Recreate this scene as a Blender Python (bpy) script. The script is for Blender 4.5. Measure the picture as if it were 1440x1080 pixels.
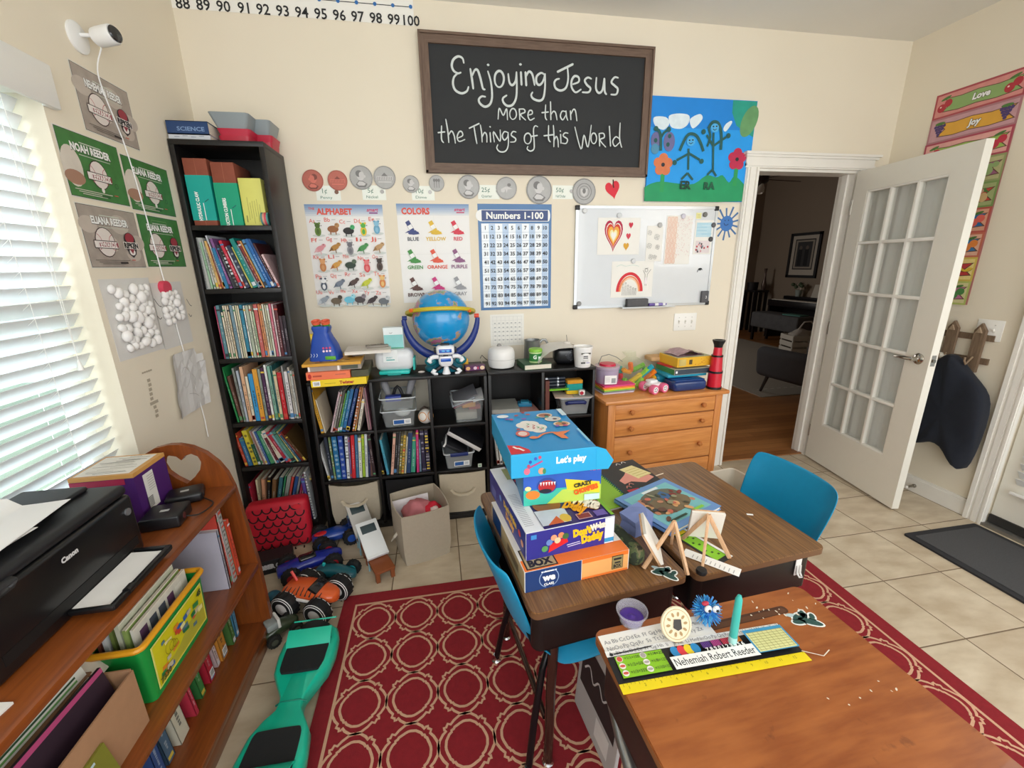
import bpy, bmesh, math, random
from mathutils import Matrix, Vector, Euler
R = math.radians
random.seed(7)
for o in list(bpy.data.objects): bpy.data.objects.remove(o)
SC = bpy.context.scene
COL = SC.collection

# ---------------------------------------------------------------- camera
cam_d = bpy.data.cameras.new('camera'); cam = bpy.data.objects.new('camera', cam_d); COL.objects.link(cam)
SC.camera = cam
cam_d.sensor_fit = 'HORIZONTAL'; cam_d.sensor_width = 36.0
cam_d.lens = 595.05 / 1440 * 36.0
cam_d.clip_start = 0.02; cam_d.clip_end = 200
YAW, PIT, ROL = 0.171943, -0.273412, -0.0159953
_r = Vector((math.cos(YAW), -math.sin(YAW), 0))
_f = Vector((math.sin(YAW)*math.cos(PIT), math.cos(YAW)*math.cos(PIT), math.sin(PIT)))
_u = _r.cross(_f)
_r2 = math.cos(ROL)*_r + math.sin(ROL)*_u
_u2 = -math.sin(ROL)*_r + math.cos(ROL)*_u
cam.matrix_world = Matrix(((_r2.x, _u2.x, -_f.x, 0.0), (_r2.y, _u2.y, -_f.y, -2.6), (_r2.z, _u2.z, -_f.z, 1.464), (0, 0, 0, 1)))

# ---------------------------------------------------------------- world, lights, exposure
SC.view_settings.view_transform = 'Standard'
SC.view_settings.look = 'None'
SC.view_settings.gamma = 1.0
SC.view_settings.use_curve_mapping = False
SC.view_settings.exposure = 0.28
SC.cycles.use_denoising = True
SC.cycles.max_bounces = 8
SC.cycles.sample_clamp_indirect = 6.0
W = bpy.data.worlds.new('sky'); SC.world = W; W.use_nodes = True
nt = W.node_tree; bg = nt.nodes['Background']
bg.inputs['Color'].default_value = (0.86, 0.93, 1.0, 1)
bg.inputs['Strength'].default_value = 1.25

def area_light(name, loc, rot, sx, sy, power, color=(1, 1, 1)):
 d = bpy.data.lights.new(name, 'AREA'); d.shape = 'RECTANGLE'; d.size = sx; d.size_y = sy
 d.energy = power; d.color = color
 o = bpy.data.objects.new(name, d); COL.objects.link(o); o.location = loc; o.rotation_euler = rot
 return o
# daylight coming in through the blinds on the left and the glazed door on the right
area_light('rear_fill', (0.6, -4.3, 1.75), (R(84), 0, 0), 3.6, 1.9, 44, (1.0, 0.98, 0.94))  # soft fill lamp added at the open rear of the room
area_light('daylight_left', (-2.6, -1.7, 2.9), (0, R(-52), 0), 1.6, 2.2, 260, (0.95, 0.98, 1.0))
area_light('living_room_fill', (2.0, 5.7, 1.7), (R(-78), 0, R(25)), 2.2, 1.4, 40, (1.0, 0.97, 0.92))  # lamp added to brighten the dim living room, no window stands there
area_light('daylight_right', (2.93, -2.3, 1.5), (R(52), 0, R(90)), 1.4, 1.6, 22, (1.0, 0.98, 0.95))

# ---------------------------------------------------------------- materials
def lin(h):
 if isinstance(h, str):
  h = h.lstrip('#'); c = [int(h[i:i+2], 16)/255 for i in (0, 2, 4)]
 else: c = [x/255 for x in h]
 return tuple(x/12.92 if x <= 0.04045 else ((x+0.055)/1.055)**2.4 for x in c) + (1.0,)
_MC = {}
class NT:
 def __init__(s, name):
  s.m = bpy.data.materials.new(name); s.m.use_nodes = True; s.t = s.m.node_tree; s.n = s.t.nodes
  s.p = s.n['Principled BSDF']; s.out = s.n['Material Output']
 def new(s, ty, **kw):
  n = s.n.new(ty)
  for k, v in kw.items():
   if hasattr(n, k): setattr(n, k, v)
   else: n.inputs[k].default_value = v
  return n
 def ln(s, a, b): s.t.links.new(a, b)
 def math(s, op, a, b=None):
  n = s.n.new('ShaderNodeMath'); n.operation = op
  for i, x in enumerate((a, b)):
   if x is None: continue
   if isinstance(x, (int, float)): n.inputs[i].default_value = x
   else: s.ln(x, n.inputs[i])
  return n.outputs[0]
 def mix(s, fac, a, b):
  n = s.n.new('ShaderNodeMix'); n.data_type = 'RGBA'
  for sock, x in ((n.inputs[0], fac), (n.inputs[6], a), (n.inputs[7], b)):
   if isinstance(x, (int, float, tuple)): sock.default_value = x
   else: s.ln(x, sock)
  return n.outputs[2]
 def coord(s, kind='Object'):
  return s.n.new('ShaderNodeTexCoord').outputs[kind]
 def noise(s, scale, detail=2, vec=None):
  n = s.n.new('ShaderNodeTexNoise'); n.inputs['Scale'].default_value = scale; n.inputs['Detail'].default_value = detail
  s.ln(vec if vec is not None else s.coord(), n.inputs['Vector']); return n.outputs['Fac']
 def bump(s, h, strength=.2, dist=.01):
  n = s.n.new('ShaderNodeBump'); n.inputs['Strength'].default_value = strength; n.inputs['Distance'].default_value = dist
  s.ln(h, n.inputs['Height']); s.ln(n.outputs[0], s.p.inputs['Normal'])
def M(h, rough=.5, metal=0, var=.06, scale=18, bump=0, coat=0, sheen=0):
 """plain material with a slight procedural mottling"""
 key = (h, rough, metal, var, scale, bump, coat, sheen)
 if key in _MC: return _MC[key]
 k = NT('m_'+str(h).strip('#')); c = lin(h)
 f = k.noise(scale, 3)
 a = tuple(min(1, x*(1+var)) for x in c[:3])+(1,); b = tuple(x*(1-var) for x in c[:3])+(1,)
 k.ln(k.mix(f, b, a), k.p.inputs['Base Color'])
 k.p.inputs['Roughness'].default_value = rough; k.p.inputs['Metallic'].default_value = metal
 if coat: k.p.inputs['Coat Weight'].default_value = coat
 if sheen: k.p.inputs['Sheen Weight'].default_value = sheen
 if bump: k.bump(k.noise(scale*6, 2), bump, .002)
 _MC[key] = k.m; return k.m
def wood(name, c1, c2, axis='X', scale=6, rough=.45, ring=10, coat=0, stretch=14):
 if name in _MC: return _MC[name]
 k = NT(name); mp = k.n.new('ShaderNodeMapping'); k.ln(k.coord(), mp.inputs['Vector'])
 s = [stretch]*3; s['XYZ'.index(axis)] = 1.0
 mp.inputs['Scale'].default_value = s
 n1 = k.noise(scale, 5, mp.outputs[0]); n2 = k.noise(scale*ring/4, 3, mp.outputs[0])
 rp = k.n.new('ShaderNodeValToRGB'); rp.color_ramp.elements[0].position = .3; rp.color_ramp.elements[1].position = .72
 rp.color_ramp.elements[0].color = lin(c1); rp.color_ramp.elements[1].color = lin(c2)
 k.ln(k.math('ADD', k.math('MULTIPLY', n1, .6), k.math('MULTIPLY', n2, .4)), rp.inputs[0])
 k.ln(rp.outputs[0], k.p.inputs['Base Color']); k.p.inputs['Roughness'].default_value = rough
 if coat: k.p.inputs['Coat Weight'].default_value = coat; k.p.inputs['Coat Roughness'].default_value = .2
 _MC[name] = k.m; return k.m
def clear(name, tint='e8eef0', amount=.80, rough=.12):
 """clear or milky plastic / glass: part see-through, part glossy and hazy"""
 if name in _MC: return _MC[name]
 k = NT(name); tr = k.new('ShaderNodeBsdfTransparent'); tr.inputs[0].default_value = lin(tint)
 k.p.inputs['Base Color'].default_value = lin(tint); k.p.inputs['Roughness'].default_value = rough
 mx = k.n.new('ShaderNodeMixShader'); mx.inputs[0].default_value = amount
 n = k.noise(9, 2); mm = k.math('ADD', k.math('MULTIPLY', n, .06), amount-.03); k.ln(mm, mx.inputs[0])
 k.ln(k.p.outputs[0], mx.inputs[1]); k.ln(tr.outputs[0], mx.inputs[2]); k.ln(mx.outputs[0], k.out.inputs['Surface'])
 _MC[name] = k.m; return k.m

# ---------------------------------------------------------------- mesh builder
I4 = Matrix.Identity(4)
def TR(loc=(0, 0, 0), rot=(0, 0, 0), sc=(1, 1, 1)):
 return Matrix.Translation(loc) @ Euler(rot).to_matrix().to_4x4() @ Matrix.Diagonal((*sc, 1))
_TXT = {}
def text_mesh(s, bold=0.0, shear=0.0):
 key = (s, bold, shear)
 if key in _TXT: return _TXT[key]
 cu = bpy.data.curves.new('t', 'FONT'); cu.body = s; cu.size = 1; cu.offset = bold; cu.shear = shear; cu.resolution_u = 2
 ob = bpy.data.objects.new('t', cu); COL.objects.link(ob)
 me = bpy.data.meshes.new_from_object(ob.evaluated_get(bpy.context.evaluated_depsgraph_get()))
 vs = [v.co.copy() for v in me.vertices]; fs = [tuple(p.vertices) for p in me.polygons]
 bpy.data.objects.remove(ob); bpy.data.curves.remove(cu); bpy.data.meshes.remove(me)
 if vs:
  x0 = min(v.x for v in vs); x1 = max(v.x for v in vs); y0 = min(v.y for v in vs); y1 = max(v.y for v in vs)
 else: x0 = x1 = y0 = y1 = 0
 _TXT[key] = (vs, fs, x0, x1, y0, y1); return _TXT[key]
class MB:
 def __init__(s): s.v = []; s.f = []; s.mi = []; s.mats = []; s.X = I4; s.lay = 0
 def mid(s, m):
  if m not in s.mats: s.mats.append(m)
  return s.mats.index(m)
 def add(s, vs, fs, m, X=None):
  X = s.X @ X if X is not None else s.X
  b = len(s.v); s.v += [X @ Vector(v) for v in vs]; i = s.mid(m)
  for f in fs: s.f.append(tuple(b+j for j in f)); s.mi.append(i)
 def box(s, c, d, m, rot=(0, 0, 0), X=None):
  x, y, z = (k/2 for k in d)
  vs = [(a, b, e) for a in (-x, x) for b in (-y, y) for e in (-z, z)]
  fs = [(0, 1, 3, 2), (4, 6, 7, 5), (0, 4, 5, 1), (2, 3, 7, 6), (0, 2, 6, 4), (1, 5, 7, 3)]
  T = TR(c, rot); s.add(vs, fs, m, T if X is None else X @ T)
 def b6(s, x0, x1, y0, y1, z0, z1, m, bev=0, X=None):
  c = ((x0+x1)/2, (y0+y1)/2, (z0+z1)/2); d = (x1-x0, y1-y0, z1-z0)
  if bev: s.cbox(c, d, bev, m, X=X)
  else: s.box(c, d, m, X=X)
 def cbox(s, c, d, b, m, rot=(0, 0, 0), X=None, seg=2):
  """box with rounded edges: a superellipsoid-like grid of corner spheres"""
  h = [k/2 for k in d]; b = min(b, *[k*.98 for k in h]); n = seg
  bm = bmesh.new(); bmesh.ops.create_cube(bm, size=1.0)
  for v in bm.verts: v.co = Vector((v.co.x*d[0], v.co.y*d[1], v.co.z*d[2]))
  bmesh.ops.bevel(bm, geom=bm.edges[:]+bm.verts[:], offset=b, segments=n, affect='EDGES', profile=.5)
  s.bm(bm, m, TR(c, rot) if X is None else X @ TR(c, rot))
 def bm(s, bm, m, X=None):
  bm.verts.index_update()
  s.add([v.co.copy() for v in bm.verts], [tuple(v.index for v in f.verts) for f in bm.faces], m, X); bm.free()
 def prism(s, poly, z0, z1, m, X=None, mside=None):
  n = len(poly); vs = [(p[0], p[1], z0) for p in poly]+[(p[0], p[1], z1) for p in poly]
  s.add(vs, [tuple(range(n-1, -1, -1)), tuple(range(n, 2*n))], m, X)
  s.add(vs, [(i, (i+1) % n, n+(i+1) % n, n+i) for i in range(n)], mside or m, X)
 def tube(s, pts, r, m, n=8, closed=False, X=None, cap=True, flat=None):
  pts = [Vector(p) for p in pts]; k = len(pts); rr = r if isinstance(r, (list, tuple)) else [r]*k
  tang = []
  for i in range(k):
   a = pts[(i-1) % k] if (closed or i > 0) else pts[i]; b = pts[(i+1) % k] if (closed or i < k-1) else pts[i]
   t = (b-a); tang.append(t.normalized() if t.length > 1e-9 else Vector((0, 0, 1)))
  up = Vector((0, 0, 1)) if abs(tang[0].z) < .9 else Vector((0, 1, 0))
  nrm = (up-tang[0]*up.dot(tang[0])).normalized(); vs = []
  for i in range(k):
   nrm = (nrm-tang[i]*nrm.dot(tang[i])); nrm = nrm.normalized() if nrm.length > 1e-6 else tang[i].orthogonal().normalized()
   bi = tang[i].cross(nrm); fl = flat or 1
   for j in range(n):
    a = 2*math.pi*j/n; vs.append(pts[i]+nrm*math.cos(a)*rr[i]*fl+bi*math.sin(a)*rr[i])
  fs = []
  for i in range(k if closed else k-1):
   for j in range(n):
    a = i*n+j; b = i*n+(j+1) % n; c = ((i+1) % k)*n+(j+1) % n; d = ((i+1) % k)*n+j; fs.append((a, b, c, d))
  if cap and not closed: fs += [tuple(range(n-1, -1, -1)), tuple(range((k-1)*n, k*n))]
  s.add(vs, fs, m, X)
 def lathe(s, prof, m, n=24, X=None, a0=0, a1=2*math.pi):
  vs = []; fs = []; full = abs(a1-a0-2*math.pi) < 1e-6; q = n if full else n+1; k = len(prof)
  for i in range(q):
   a = a0+(a1-a0)*i/n
   for r, z in prof: vs.append((r*math.cos(a), r*math.sin(a), z))
  for i in range(n):
   for j in range(k-1):
    a = i*k+j; b = ((i+1) % q)*k+j; fs.append((a, b, b+1, a+1))
  s.add(vs, fs, m, X)
 def cyl(s, c, r, h, m, n=20, rot=(0, 0, 0), r2=None, X=None):
  r2 = r if r2 is None else r2
  T = TR(c, rot); T = T if X is None else X @ T
  s.lathe([(1e-5, -h/2), (r, -h/2), (r2, h/2), (1e-5, h/2)], m, n, T)
 def ball(s, c, r, m, nu=16, nv=10, rot=(0, 0, 0), X=None):
  r = r if isinstance(r, (tuple, list)) else (r,)*3
  T = TR(c, rot, r); T = T if X is None else X @ T
  s.lathe([(max(1e-4, math.sin(math.pi*i/nv)), -math.cos(math.pi*i/nv)) for i in range(nv+1)], m, nu, T)
 # ---- 2-D printing on the local plane z = lay
 def z(s): s.lay += .00012; return s.lay
 def rect(s, x, y, w, h, m, z=None, rot=0):
  z = s.z() if z is None else z
  s.add([(-w/2, -h/2, 0), (w/2, -h/2, 0), (w/2, h/2, 0), (-w/2, h/2, 0)], [(0, 1, 2, 3)], m, TR((x, y, z), (0, 0, rot)))
 def poly(s, pts, m, z=None):
  z = s.z() if z is None else z
  s.add([(p[0], p[1], z) for p in pts], [tuple(range(len(pts)))], m)
 def ell(s, x, y, rx, ry, m, n=20, z=None, rot=0):
  z = s.z() if z is None else z; c, q = math.cos(rot), math.sin(rot)
  ps = [(rx*math.cos(2*math.pi*i/n), ry*math.sin(2*math.pi*i/n)) for i in range(n)]
  s.poly([(x+a*c-b*q, y+a*q+b*c) for a, b in ps], m, z)
 def ring(s, x, y, r, w, m, n=24, z=None, sy=1, a0=0, a1=2*math.pi):
  s.stroke([(x+r*math.cos(a0+(a1-a0)*i/n), y+sy*r*math.sin(a0+(a1-a0)*i/n)) for i in range(n+1)], w, m, z)
 def stroke(s, pts, w, m, z=None):
  z = s.z() if z is None else z; k = len(pts); vs = []
  for i in range(k):
   a = Vector(pts[max(0, i-1)]); b = Vector(pts[min(k-1, i+1)]); d = b-a
   if (Vector(pts[0])-Vector(pts[-1])).length < 1e-6 and k > 3 and i in (0, k-1): d = Vector(pts[1])-Vector(pts[k-2])
   d = d.normalized() if d.length > 1e-9 else Vector((1, 0)); p = Vector(pts[i]); nn = Vector((-d.y, d.x))*(w[i] if isinstance(w, list) else w)/2
   vs += [(p.x+nn.x, p.y+nn.y, z), (p.x-nn.x, p.y-nn.y, z)]
  s.add(vs, [(2*i+1, 2*i+3, 2*i+2, 2*i) for i in range(k-1)], m)
 def text(s, t, x, y, h, m, align='C', bold=0, w=None, z=None, rot=0, shear=0):
  """one line of lettering: cap height about h, centred (or left) at x with its middle on y; w squeezes it to a width"""
  vs, fs, x0, x1, y0, y1 = text_mesh(t, bold, shear)
  if not vs: return
  z = s.z() if z is None else z; k = h/.70; kx = k if w is None else w/max(1e-6, x1-x0)
  ox = -(x0+x1)/2 if align == 'C' else (-x0 if align == 'L' else -x1)
  s.add([((v.x+ox)*kx, (v.y-.35)*k, 0) for v in vs], fs, m, TR((x, y, z), (0, 0, rot)))
 def build(s, name, parent=None, loc=(0, 0, 0), rot=(0, 0, 0), smooth=38):
  me = bpy.data.meshes.new(name); me.from_pydata([tuple(v) for v in s.v], [], s.f); me.validate(); me.update()
  for m in s.mats: me.materials.append(m)
  if len(me.polygons) == len(s.mi): me.polygons.foreach_set('material_index', s.mi)
  b = bmesh.new(); b.from_mesh(me); bmesh.ops.recalc_face_normals(b, faces=b.faces) if smooth else None; b.to_mesh(me); b.free()
  if smooth:
   me.polygons.foreach_set('use_smooth', [True]*len(me.polygons)); me.set_sharp_from_angle(angle=R(smooth))
  o = bpy.data.objects.new(name, me); COL.objects.link(o)
  if parent is not None: o.parent = parent
  o.location = loc; o.rotation_euler = rot
  return o
def tag(o, label, cat=None, group=None, kind=None):
 if label: o['label'] = label
 if cat: o['category'] = cat
 if group: o['group'] = group
 if kind: o['kind'] = kind
 return o
def thing(name, label, cat, loc=(0, 0, 0), rot=(0, 0, 0), group=None):
 o = bpy.data.objects.new(name, None); COL.objects.link(o); o.empty_display_size = .05
 o.location = loc; o.rotation_euler = rot if isinstance(rot, tuple) else (0, 0, rot)
 return tag(o, label, cat, group)
def struct(mb, name, **kw):
 return tag(mb.build(name, **kw), None, kind='structure')
BACK = (R(90), 0, 0); LEFT = (R(90), 0, R(90)); RIGHT = (R(90), 0, R(-90))
ORD = ['first', 'second', 'third', 'fourth', 'fifth', 'sixth', 'seventh', 'eighth', 'ninth', 'tenth', 'eleventh', 'twelfth', 'thirteenth',
       'fourteenth', 'fifteenth', 'sixteenth', 'seventeenth', 'eighteenth', 'nineteenth', 'twentieth', 'twenty-first', 'twenty-second',
       'twenty-third', 'twenty-fourth', 'twenty-fifth', 'twenty-sixth', 'twenty-seventh', 'twenty-eighth', 'twenty-ninth', 'thirtieth']
# ================================================================ the setting
def wall_mat(name, h):
 k = NT(name); c = lin(h); f = k.noise(2.2, 3)
 k.ln(k.mix(f, tuple(x*.97 for x in c[:3])+(1,), tuple(min(1, x*1.03) for x in c[:3])+(1,)), k.p.inputs['Base Color'])
 k.p.inputs['Roughness'].default_value = .7; k.bump(k.noise(160, 2), .12, .002); return k.m
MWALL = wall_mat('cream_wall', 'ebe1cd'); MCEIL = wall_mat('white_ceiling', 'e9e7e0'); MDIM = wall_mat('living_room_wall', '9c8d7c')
MTRIM = M('f1eee6', .38, var=.02, coat=.2); MTRIMW = M('eeeae2', .5, var=.03)
def tile_mat():
 k = NT('beige_floor_tile'); co = k.coord(); sp = k.n.new('ShaderNodeSeparateXYZ'); k.ln(co, sp.inputs[0])
 P = .327; G = .0045
 def grid(s, off):
  f = k.math('FRACT', k.math('DIVIDE', k.math('ADD', s, off), P)); return k.math('MULTIPLY', k.math('SUBTRACT', .5, k.math('ABSOLUTE', k.math('SUBTRACT', f, .5))), P)
 gx = grid(sp.outputs[0], -2.0+20*P); gy = grid(sp.outputs[1], 1.255+20*P)
 d = k.math('MINIMUM', gx, gy)
 cx = k.math('FLOOR', k.math('DIVIDE', k.math('ADD', sp.outputs[0], -2.0+20*P), P)); cy = k.math('FLOOR', k.math('DIVIDE', k.math('ADD', sp.outputs[1], 1.255+20*P), P))
 wn = k.n.new('ShaderNodeTexWhiteNoise'); wn.noise_dimensions = '2D'; cb = k.n.new('ShaderNodeCombineXYZ'); k.ln(cx, cb.inputs[0]); k.ln(cy, cb.inputs[1]); k.ln(cb.outputs[0], wn.inputs['Vector'])
 va = k.n.new('ShaderNodeVectorMath'); va.operation = 'ADD'; k.ln(co, va.inputs[0]); k.ln(wn.outputs['Color'], va.inputs[1])
 mp = k.n.new('ShaderNodeMapping'); mp.inputs['Scale'].default_value = (1, 2.2, 1); mp.inputs['Rotation'].default_value = (0, 0, .5); k.ln(va.outputs[0], mp.inputs[0])
 n = k.noise(7, 6, mp.outputs[0]); rp = k.n.new('ShaderNodeValToRGB'); e = rp.color_ramp.elements
 e[0].position = .32; e[0].color = lin('b8a68c'); e[1].position = .7; e[1].color = lin('d3c5ad'); k.ln(n, rp.inputs[0])
 bt = k.mix(k.math('MULTIPLY', wn.outputs['Value'], .22), rp.outputs[0], lin('baa78e'))
 gm = k.math('LESS_THAN', d, G/1.7)
 k.ln(k.mix(gm, bt, lin('75634f')), k.p.inputs['Base Color'])
 k.ln(k.mix(gm, (.33,)*3+(1,), (.85,)*3+(1,)), k.p.inputs['Roughness'])
 st = k.math('MINIMUM', k.math('DIVIDE', d, .006), 1.0); k.bump(k.math('ADD', st, k.math('MULTIPLY', n, .15)), .35, .003)
 return k.m
def plank_mat():
 k = NT('hardwood_boards'); co = k.coord(); sp = k.n.new('ShaderNodeSeparateXYZ'); k.ln(co, sp.inputs[0])
 row = k.math('FLOOR', k.math('DIVIDE', sp.outputs[1], .08)); fr = k.math('FRACT', k.math('DIVIDE', sp.outputs[1], .08))
 wn = k.n.new('ShaderNodeTexWhiteNoise'); wn.noise_dimensions = '2D'; cb = k.n.new('ShaderNodeCombineXYZ')
 sh = k.math('ADD', sp.outputs[0], k.math('MULTIPLY', row, .37)); col = k.math('FLOOR', k.math('DIVIDE', sh, .9))
 k.ln(row, cb.inputs[0]); k.ln(col, cb.inputs[1]); k.ln(cb.outputs[0], wn.inputs['Vector'])
 mp = k.n.new('ShaderNodeMapping'); mp.inputs['Scale'].default_value = (1.5, 16, 1); k.ln(co, mp.inputs[0])
 n = k.noise(4, 5, mp.outputs[0]); t = k.math('ADD', k.math('MULTIPLY', n, .55), k.math('MULTIPLY', wn.outputs['Value'], .45))
 c = k.mix(t, lin('8a552c'), lin('c78a52')); k.ln(k.mix(k.math('LESS_THAN', fr, .03), c, lin('4a2b17')), k.p.inputs['Base Color']); k.p.inputs['Roughness'].default_value = .3
 return k.m
m = MB(); m.b6(-1.3, 3.15, -4.2, .06, -.10, 0, tile_mat()); struct(m, 'floor')
m = MB(); m.b6(-.4, 7.1, .06, 6.1, -.10, 0, plank_mat()); struct(m, 'floor_living_room')
m = MB(); m.b6(2.03, 2.775, .02, .09, 0, .009, wood('threshold_oak', '7a4a27', 'a8703f', 'X')); struct(m, 'trim_threshold')
CZ = 2.755
m = MB(); m.b6(-1.3, 3.15, -4.2, .1, CZ, CZ+.1, MCEIL); struct(m, 'ceiling')
# back wall with the door opening
m = MB(); m.b6(-1.12, 2.03, 0, .12, 0, CZ, MWALL); m.b6(2.775, 3.0, 0, .12, 0, CZ, MWALL); m.b6(2.03, 2.775, 0, .12, 2.025, CZ, MWALL); struct(m, 'wall_back')
# left wall with the recessed window
WY0, WY1, WZ0, WZ1 = -2.42, -.935, .745, 2.03
m = MB(); m.b6(-1.30, -1.12, WY1, .12, 0, CZ, MWALL); m.b6(-1.30, -1.12, WY0, WY1, 0, WZ0, MWALL); m.b6(-1.30, -1.12, WY0, WY1, WZ1, CZ, MWALL); m.b6(-1.30, -1.12, -4.0, WY0, 0, CZ, MWALL); struct(m, 'wall_left')
# right wall with the glazed outer door
DY0, DY1 = -1.86, -.985
m = MB(); m.b6(3.0, 3.15, DY1, .12, 0, CZ, MWALL); m.b6(3.0, 3.15, DY0, DY1, 2.06, CZ, MWALL); m.b6(3.0, 3.15, -4.0, DY0, 0, CZ, MWALL); struct(m, 'wall_right')
def baseboard(name, x0, x1, y0, y1):
 m = MB(); m.b6(x0, x1, y0, y1, 0, .088, MTRIMW)
 cx, cy = (x0+x1)/2, (y0+y1)/2
 m.b6(x0+(.004 if x1-x0 < .1 else 0), x1-(0 if x1-x0 > .1 else 0), y0+(.004 if y1-y0 < .1 else 0), y1, .088, .104, MTRIMW); struct(m, name)
baseboard('baseboard_right', 2.986, 3.0, -.90, 0)
baseboard('baseboard_back', 1.70, 1.94, -.014, 0)
baseboard('baseboard_back_corner', 2.87, 2.986, -.014, 0)
# window: frame, glass, sill, blind
fr = MB(); X0, X1 = -1.275, -1.235
for (a, b, c, d) in ((WY0, WY1, WZ0, WZ0+.05), (WY0, WY1, WZ1-.05, WZ1), (WY0, WY0+.05, WZ0+.05, WZ1-.05), (WY1-.05, WY1, WZ0+.05, WZ1-.05), (WY0+.05, WY1-.05, 1.37, 1.41)):
 fr.b6(X0, X1, a, b, c, d, MTRIM)
win = struct(fr, 'window_1')
g = MB(); g.b6(-1.258, -1.252, WY0+.05, WY1-.05, WZ0+.05, WZ1-.05, clear('window_glass', 'f2f8fa', .93, .02)); tag(g.build('glass_pane', win), None, kind='structure')
s = MB(); s.b6(-1.235, -1.12, WY0, WY1, WZ0, WZ0+.012, MTRIM); tag(s.build('window_sill', win), None, kind='structure')
def slat_mat():
 k = NT('white_faux_wood_slat'); k.p.inputs['Base Color'].default_value = lin('f4f5f4'); k.p.inputs['Roughness'].default_value = .4
 f = k.noise(30, 2); k.ln(k.mix(f, lin('eef0f0'), lin('f8f8f6')), k.p.inputs['Base Color'])
 tl = k.new('ShaderNodeBsdfTranslucent'); tl.inputs[0].default_value = lin('f4f7fa'); mx = k.n.new('ShaderNodeMixShader'); mx.inputs[0].default_value = .28
 k.ln(k.p.outputs[0], mx.inputs[1]); k.ln(tl.outputs[0], mx.inputs[2]); k.ln(mx.outputs[0], k.out.inputs['Surface']); return k.m
MSLAT = slat_mat(); MWHITE = M('f4f3ef', .4, var=.02)
bl = thing('window_blind', 'white horizontal slatted blind hanging in the left window', 'blind', (-1.185, (WY0+WY1)/2, 1.99))
BW = WY1-WY0-.03
h = MB(); h.b6(-.03, .03, -BW/2, BW/2, -.02, .035, MWHITE, .004); h.build('head_rail', bl)
v = MB(); v.b6(.072, .086, -BW/2-.02, BW/2+.055, -.045, .075, MWHITE, .004); v.b6(.066, .076, BW/2+.01, BW/2+.055, -.045, .075, MWHITE); v.build('valance', bl)
n = 0; z = -.055
while z > WZ0-1.99+.05:
 q = MB(); q.cbox((0, 0, 0), (.05, BW, .0032), .0012, MSLAT); q.build('slat', bl, (0, 0, z), (0, R(-57), 0)); z -= .0445; n += 1
q = MB(); q.cbox((0, 0, 0), (.05, BW, .014), .004, MWHITE); q.build('bottom_rail', bl, (0, 0, WZ0-1.99+.022))
for yy in (BW/2-.18, 0.0, -BW/2+.18):
 q = MB()
 for dx in (-.026, .026): q.tube([(dx, yy, 0), (dx, yy, WZ0-1.99+.03)], .0009, MWHITE, 5)
 zz = -.055
 while zz > WZ0-1.99+.05: q.tube([(-.026, yy, zz-.022), (.026, yy, zz+.022)], .0007, MWHITE, 4); zz -= .0445
 q.build('ladder_cord', bl)
q = MB()
for dy, L in ((0, .80), (.018, .83)): q.tube([(.042, BW/2-.12+dy*1.5, 0), (.045, BW/2-.105+dy, -.4), (.045, BW/2-.10, -L+.03)], .0011, MWHITE, 5)
q.lathe([(.0005, .035), (.004, .03), (.008, .006), (.0085, 0), (.0005, -.001)], MWHITE, 10, TR((.045, BW/2-.10, -.83))); q.build('pull_cord', bl)
q = MB(); q.tube([(.04, BW/2-.30, -.02), (.042, BW/2-.30, -.07)], .003, MWHITE, 6); q.cbox((.045, BW/2-.30, -.085), (.018, .02, .03), .004, M('e3e1da', .3)); q.build('tilt_control', bl)
# garden seen in slivers through the blind
m = MB(); m.b6(-14, -1.6, -9, 6, -.5, -.4, M('b9c4a6', .9, var=.2, scale=3)); tag(m.build('lawn'), 'green lawn outside the left window', 'lawn', kind='stuff')
m = MB()
for i in range(26): m.ball((-6.5+random.uniform(-.4, .4), -6+i*.42, random.uniform(.5, .9)), (random.uniform(.5, .8), random.uniform(.5, .8), random.uniform(.5, .8)), M(['a9bd7a', '94ab74', 'c9cf86', 'bcc6a4'][i % 4], .9, var=.35, scale=9), 10, 7)
tag(m.build('hedge'), 'leafy green hedge beyond the lawn outside the window', 'hedge', kind='stuff')
# door casings
def casing(m, x0, x1, z0, z1, y=-.02, ax='z'):
 m.b6(x0, x1, y, 0, z0, z1, MTRIM)
 if ax == 'z':
  w = x1-x0
  for f0, f1, d in ((.06, .16, .008), (.30, .62, .006), (.80, .97, .010)): m.b6(x0+w*f0, x0+w*f1, y-d, y, z0, z1, MTRIM)
m = MB(); casing(m, 1.942, 2.03, 0, 2.025); casing(m, 2.775, 2.863, 0, 2.025)
m.b6(1.935, 2.87, -.022, 0, 2.025, 2.085, MTRIM); m.b6(1.935, 2.87, -.03, 0, 2.033, 2.048, MTRIM); m.b6(1.925, 2.885, -.034, 0, 2.085, 2.098, MTRIM); m.b6(1.915, 2.895, -.045, 0, 2.098, 2.112, MTRIM)
m.b6(2.03, 2.045, 0, .12, 0, 2.025, MTRIM); m.b6(2.76, 2.775, 0, .12, 0, 2.025, MTRIM); m.b6(2.045, 2.76, 0, .12, 2.01, 2.025, MTRIM)
m.b6(2.045, 2.057, .045, .085, 0, 2.01, MTRIM); m.b6(2.748, 2.76, .045, .085, 0, 2.01, MTRIM)
struct(m, 'trim_1')
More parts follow.
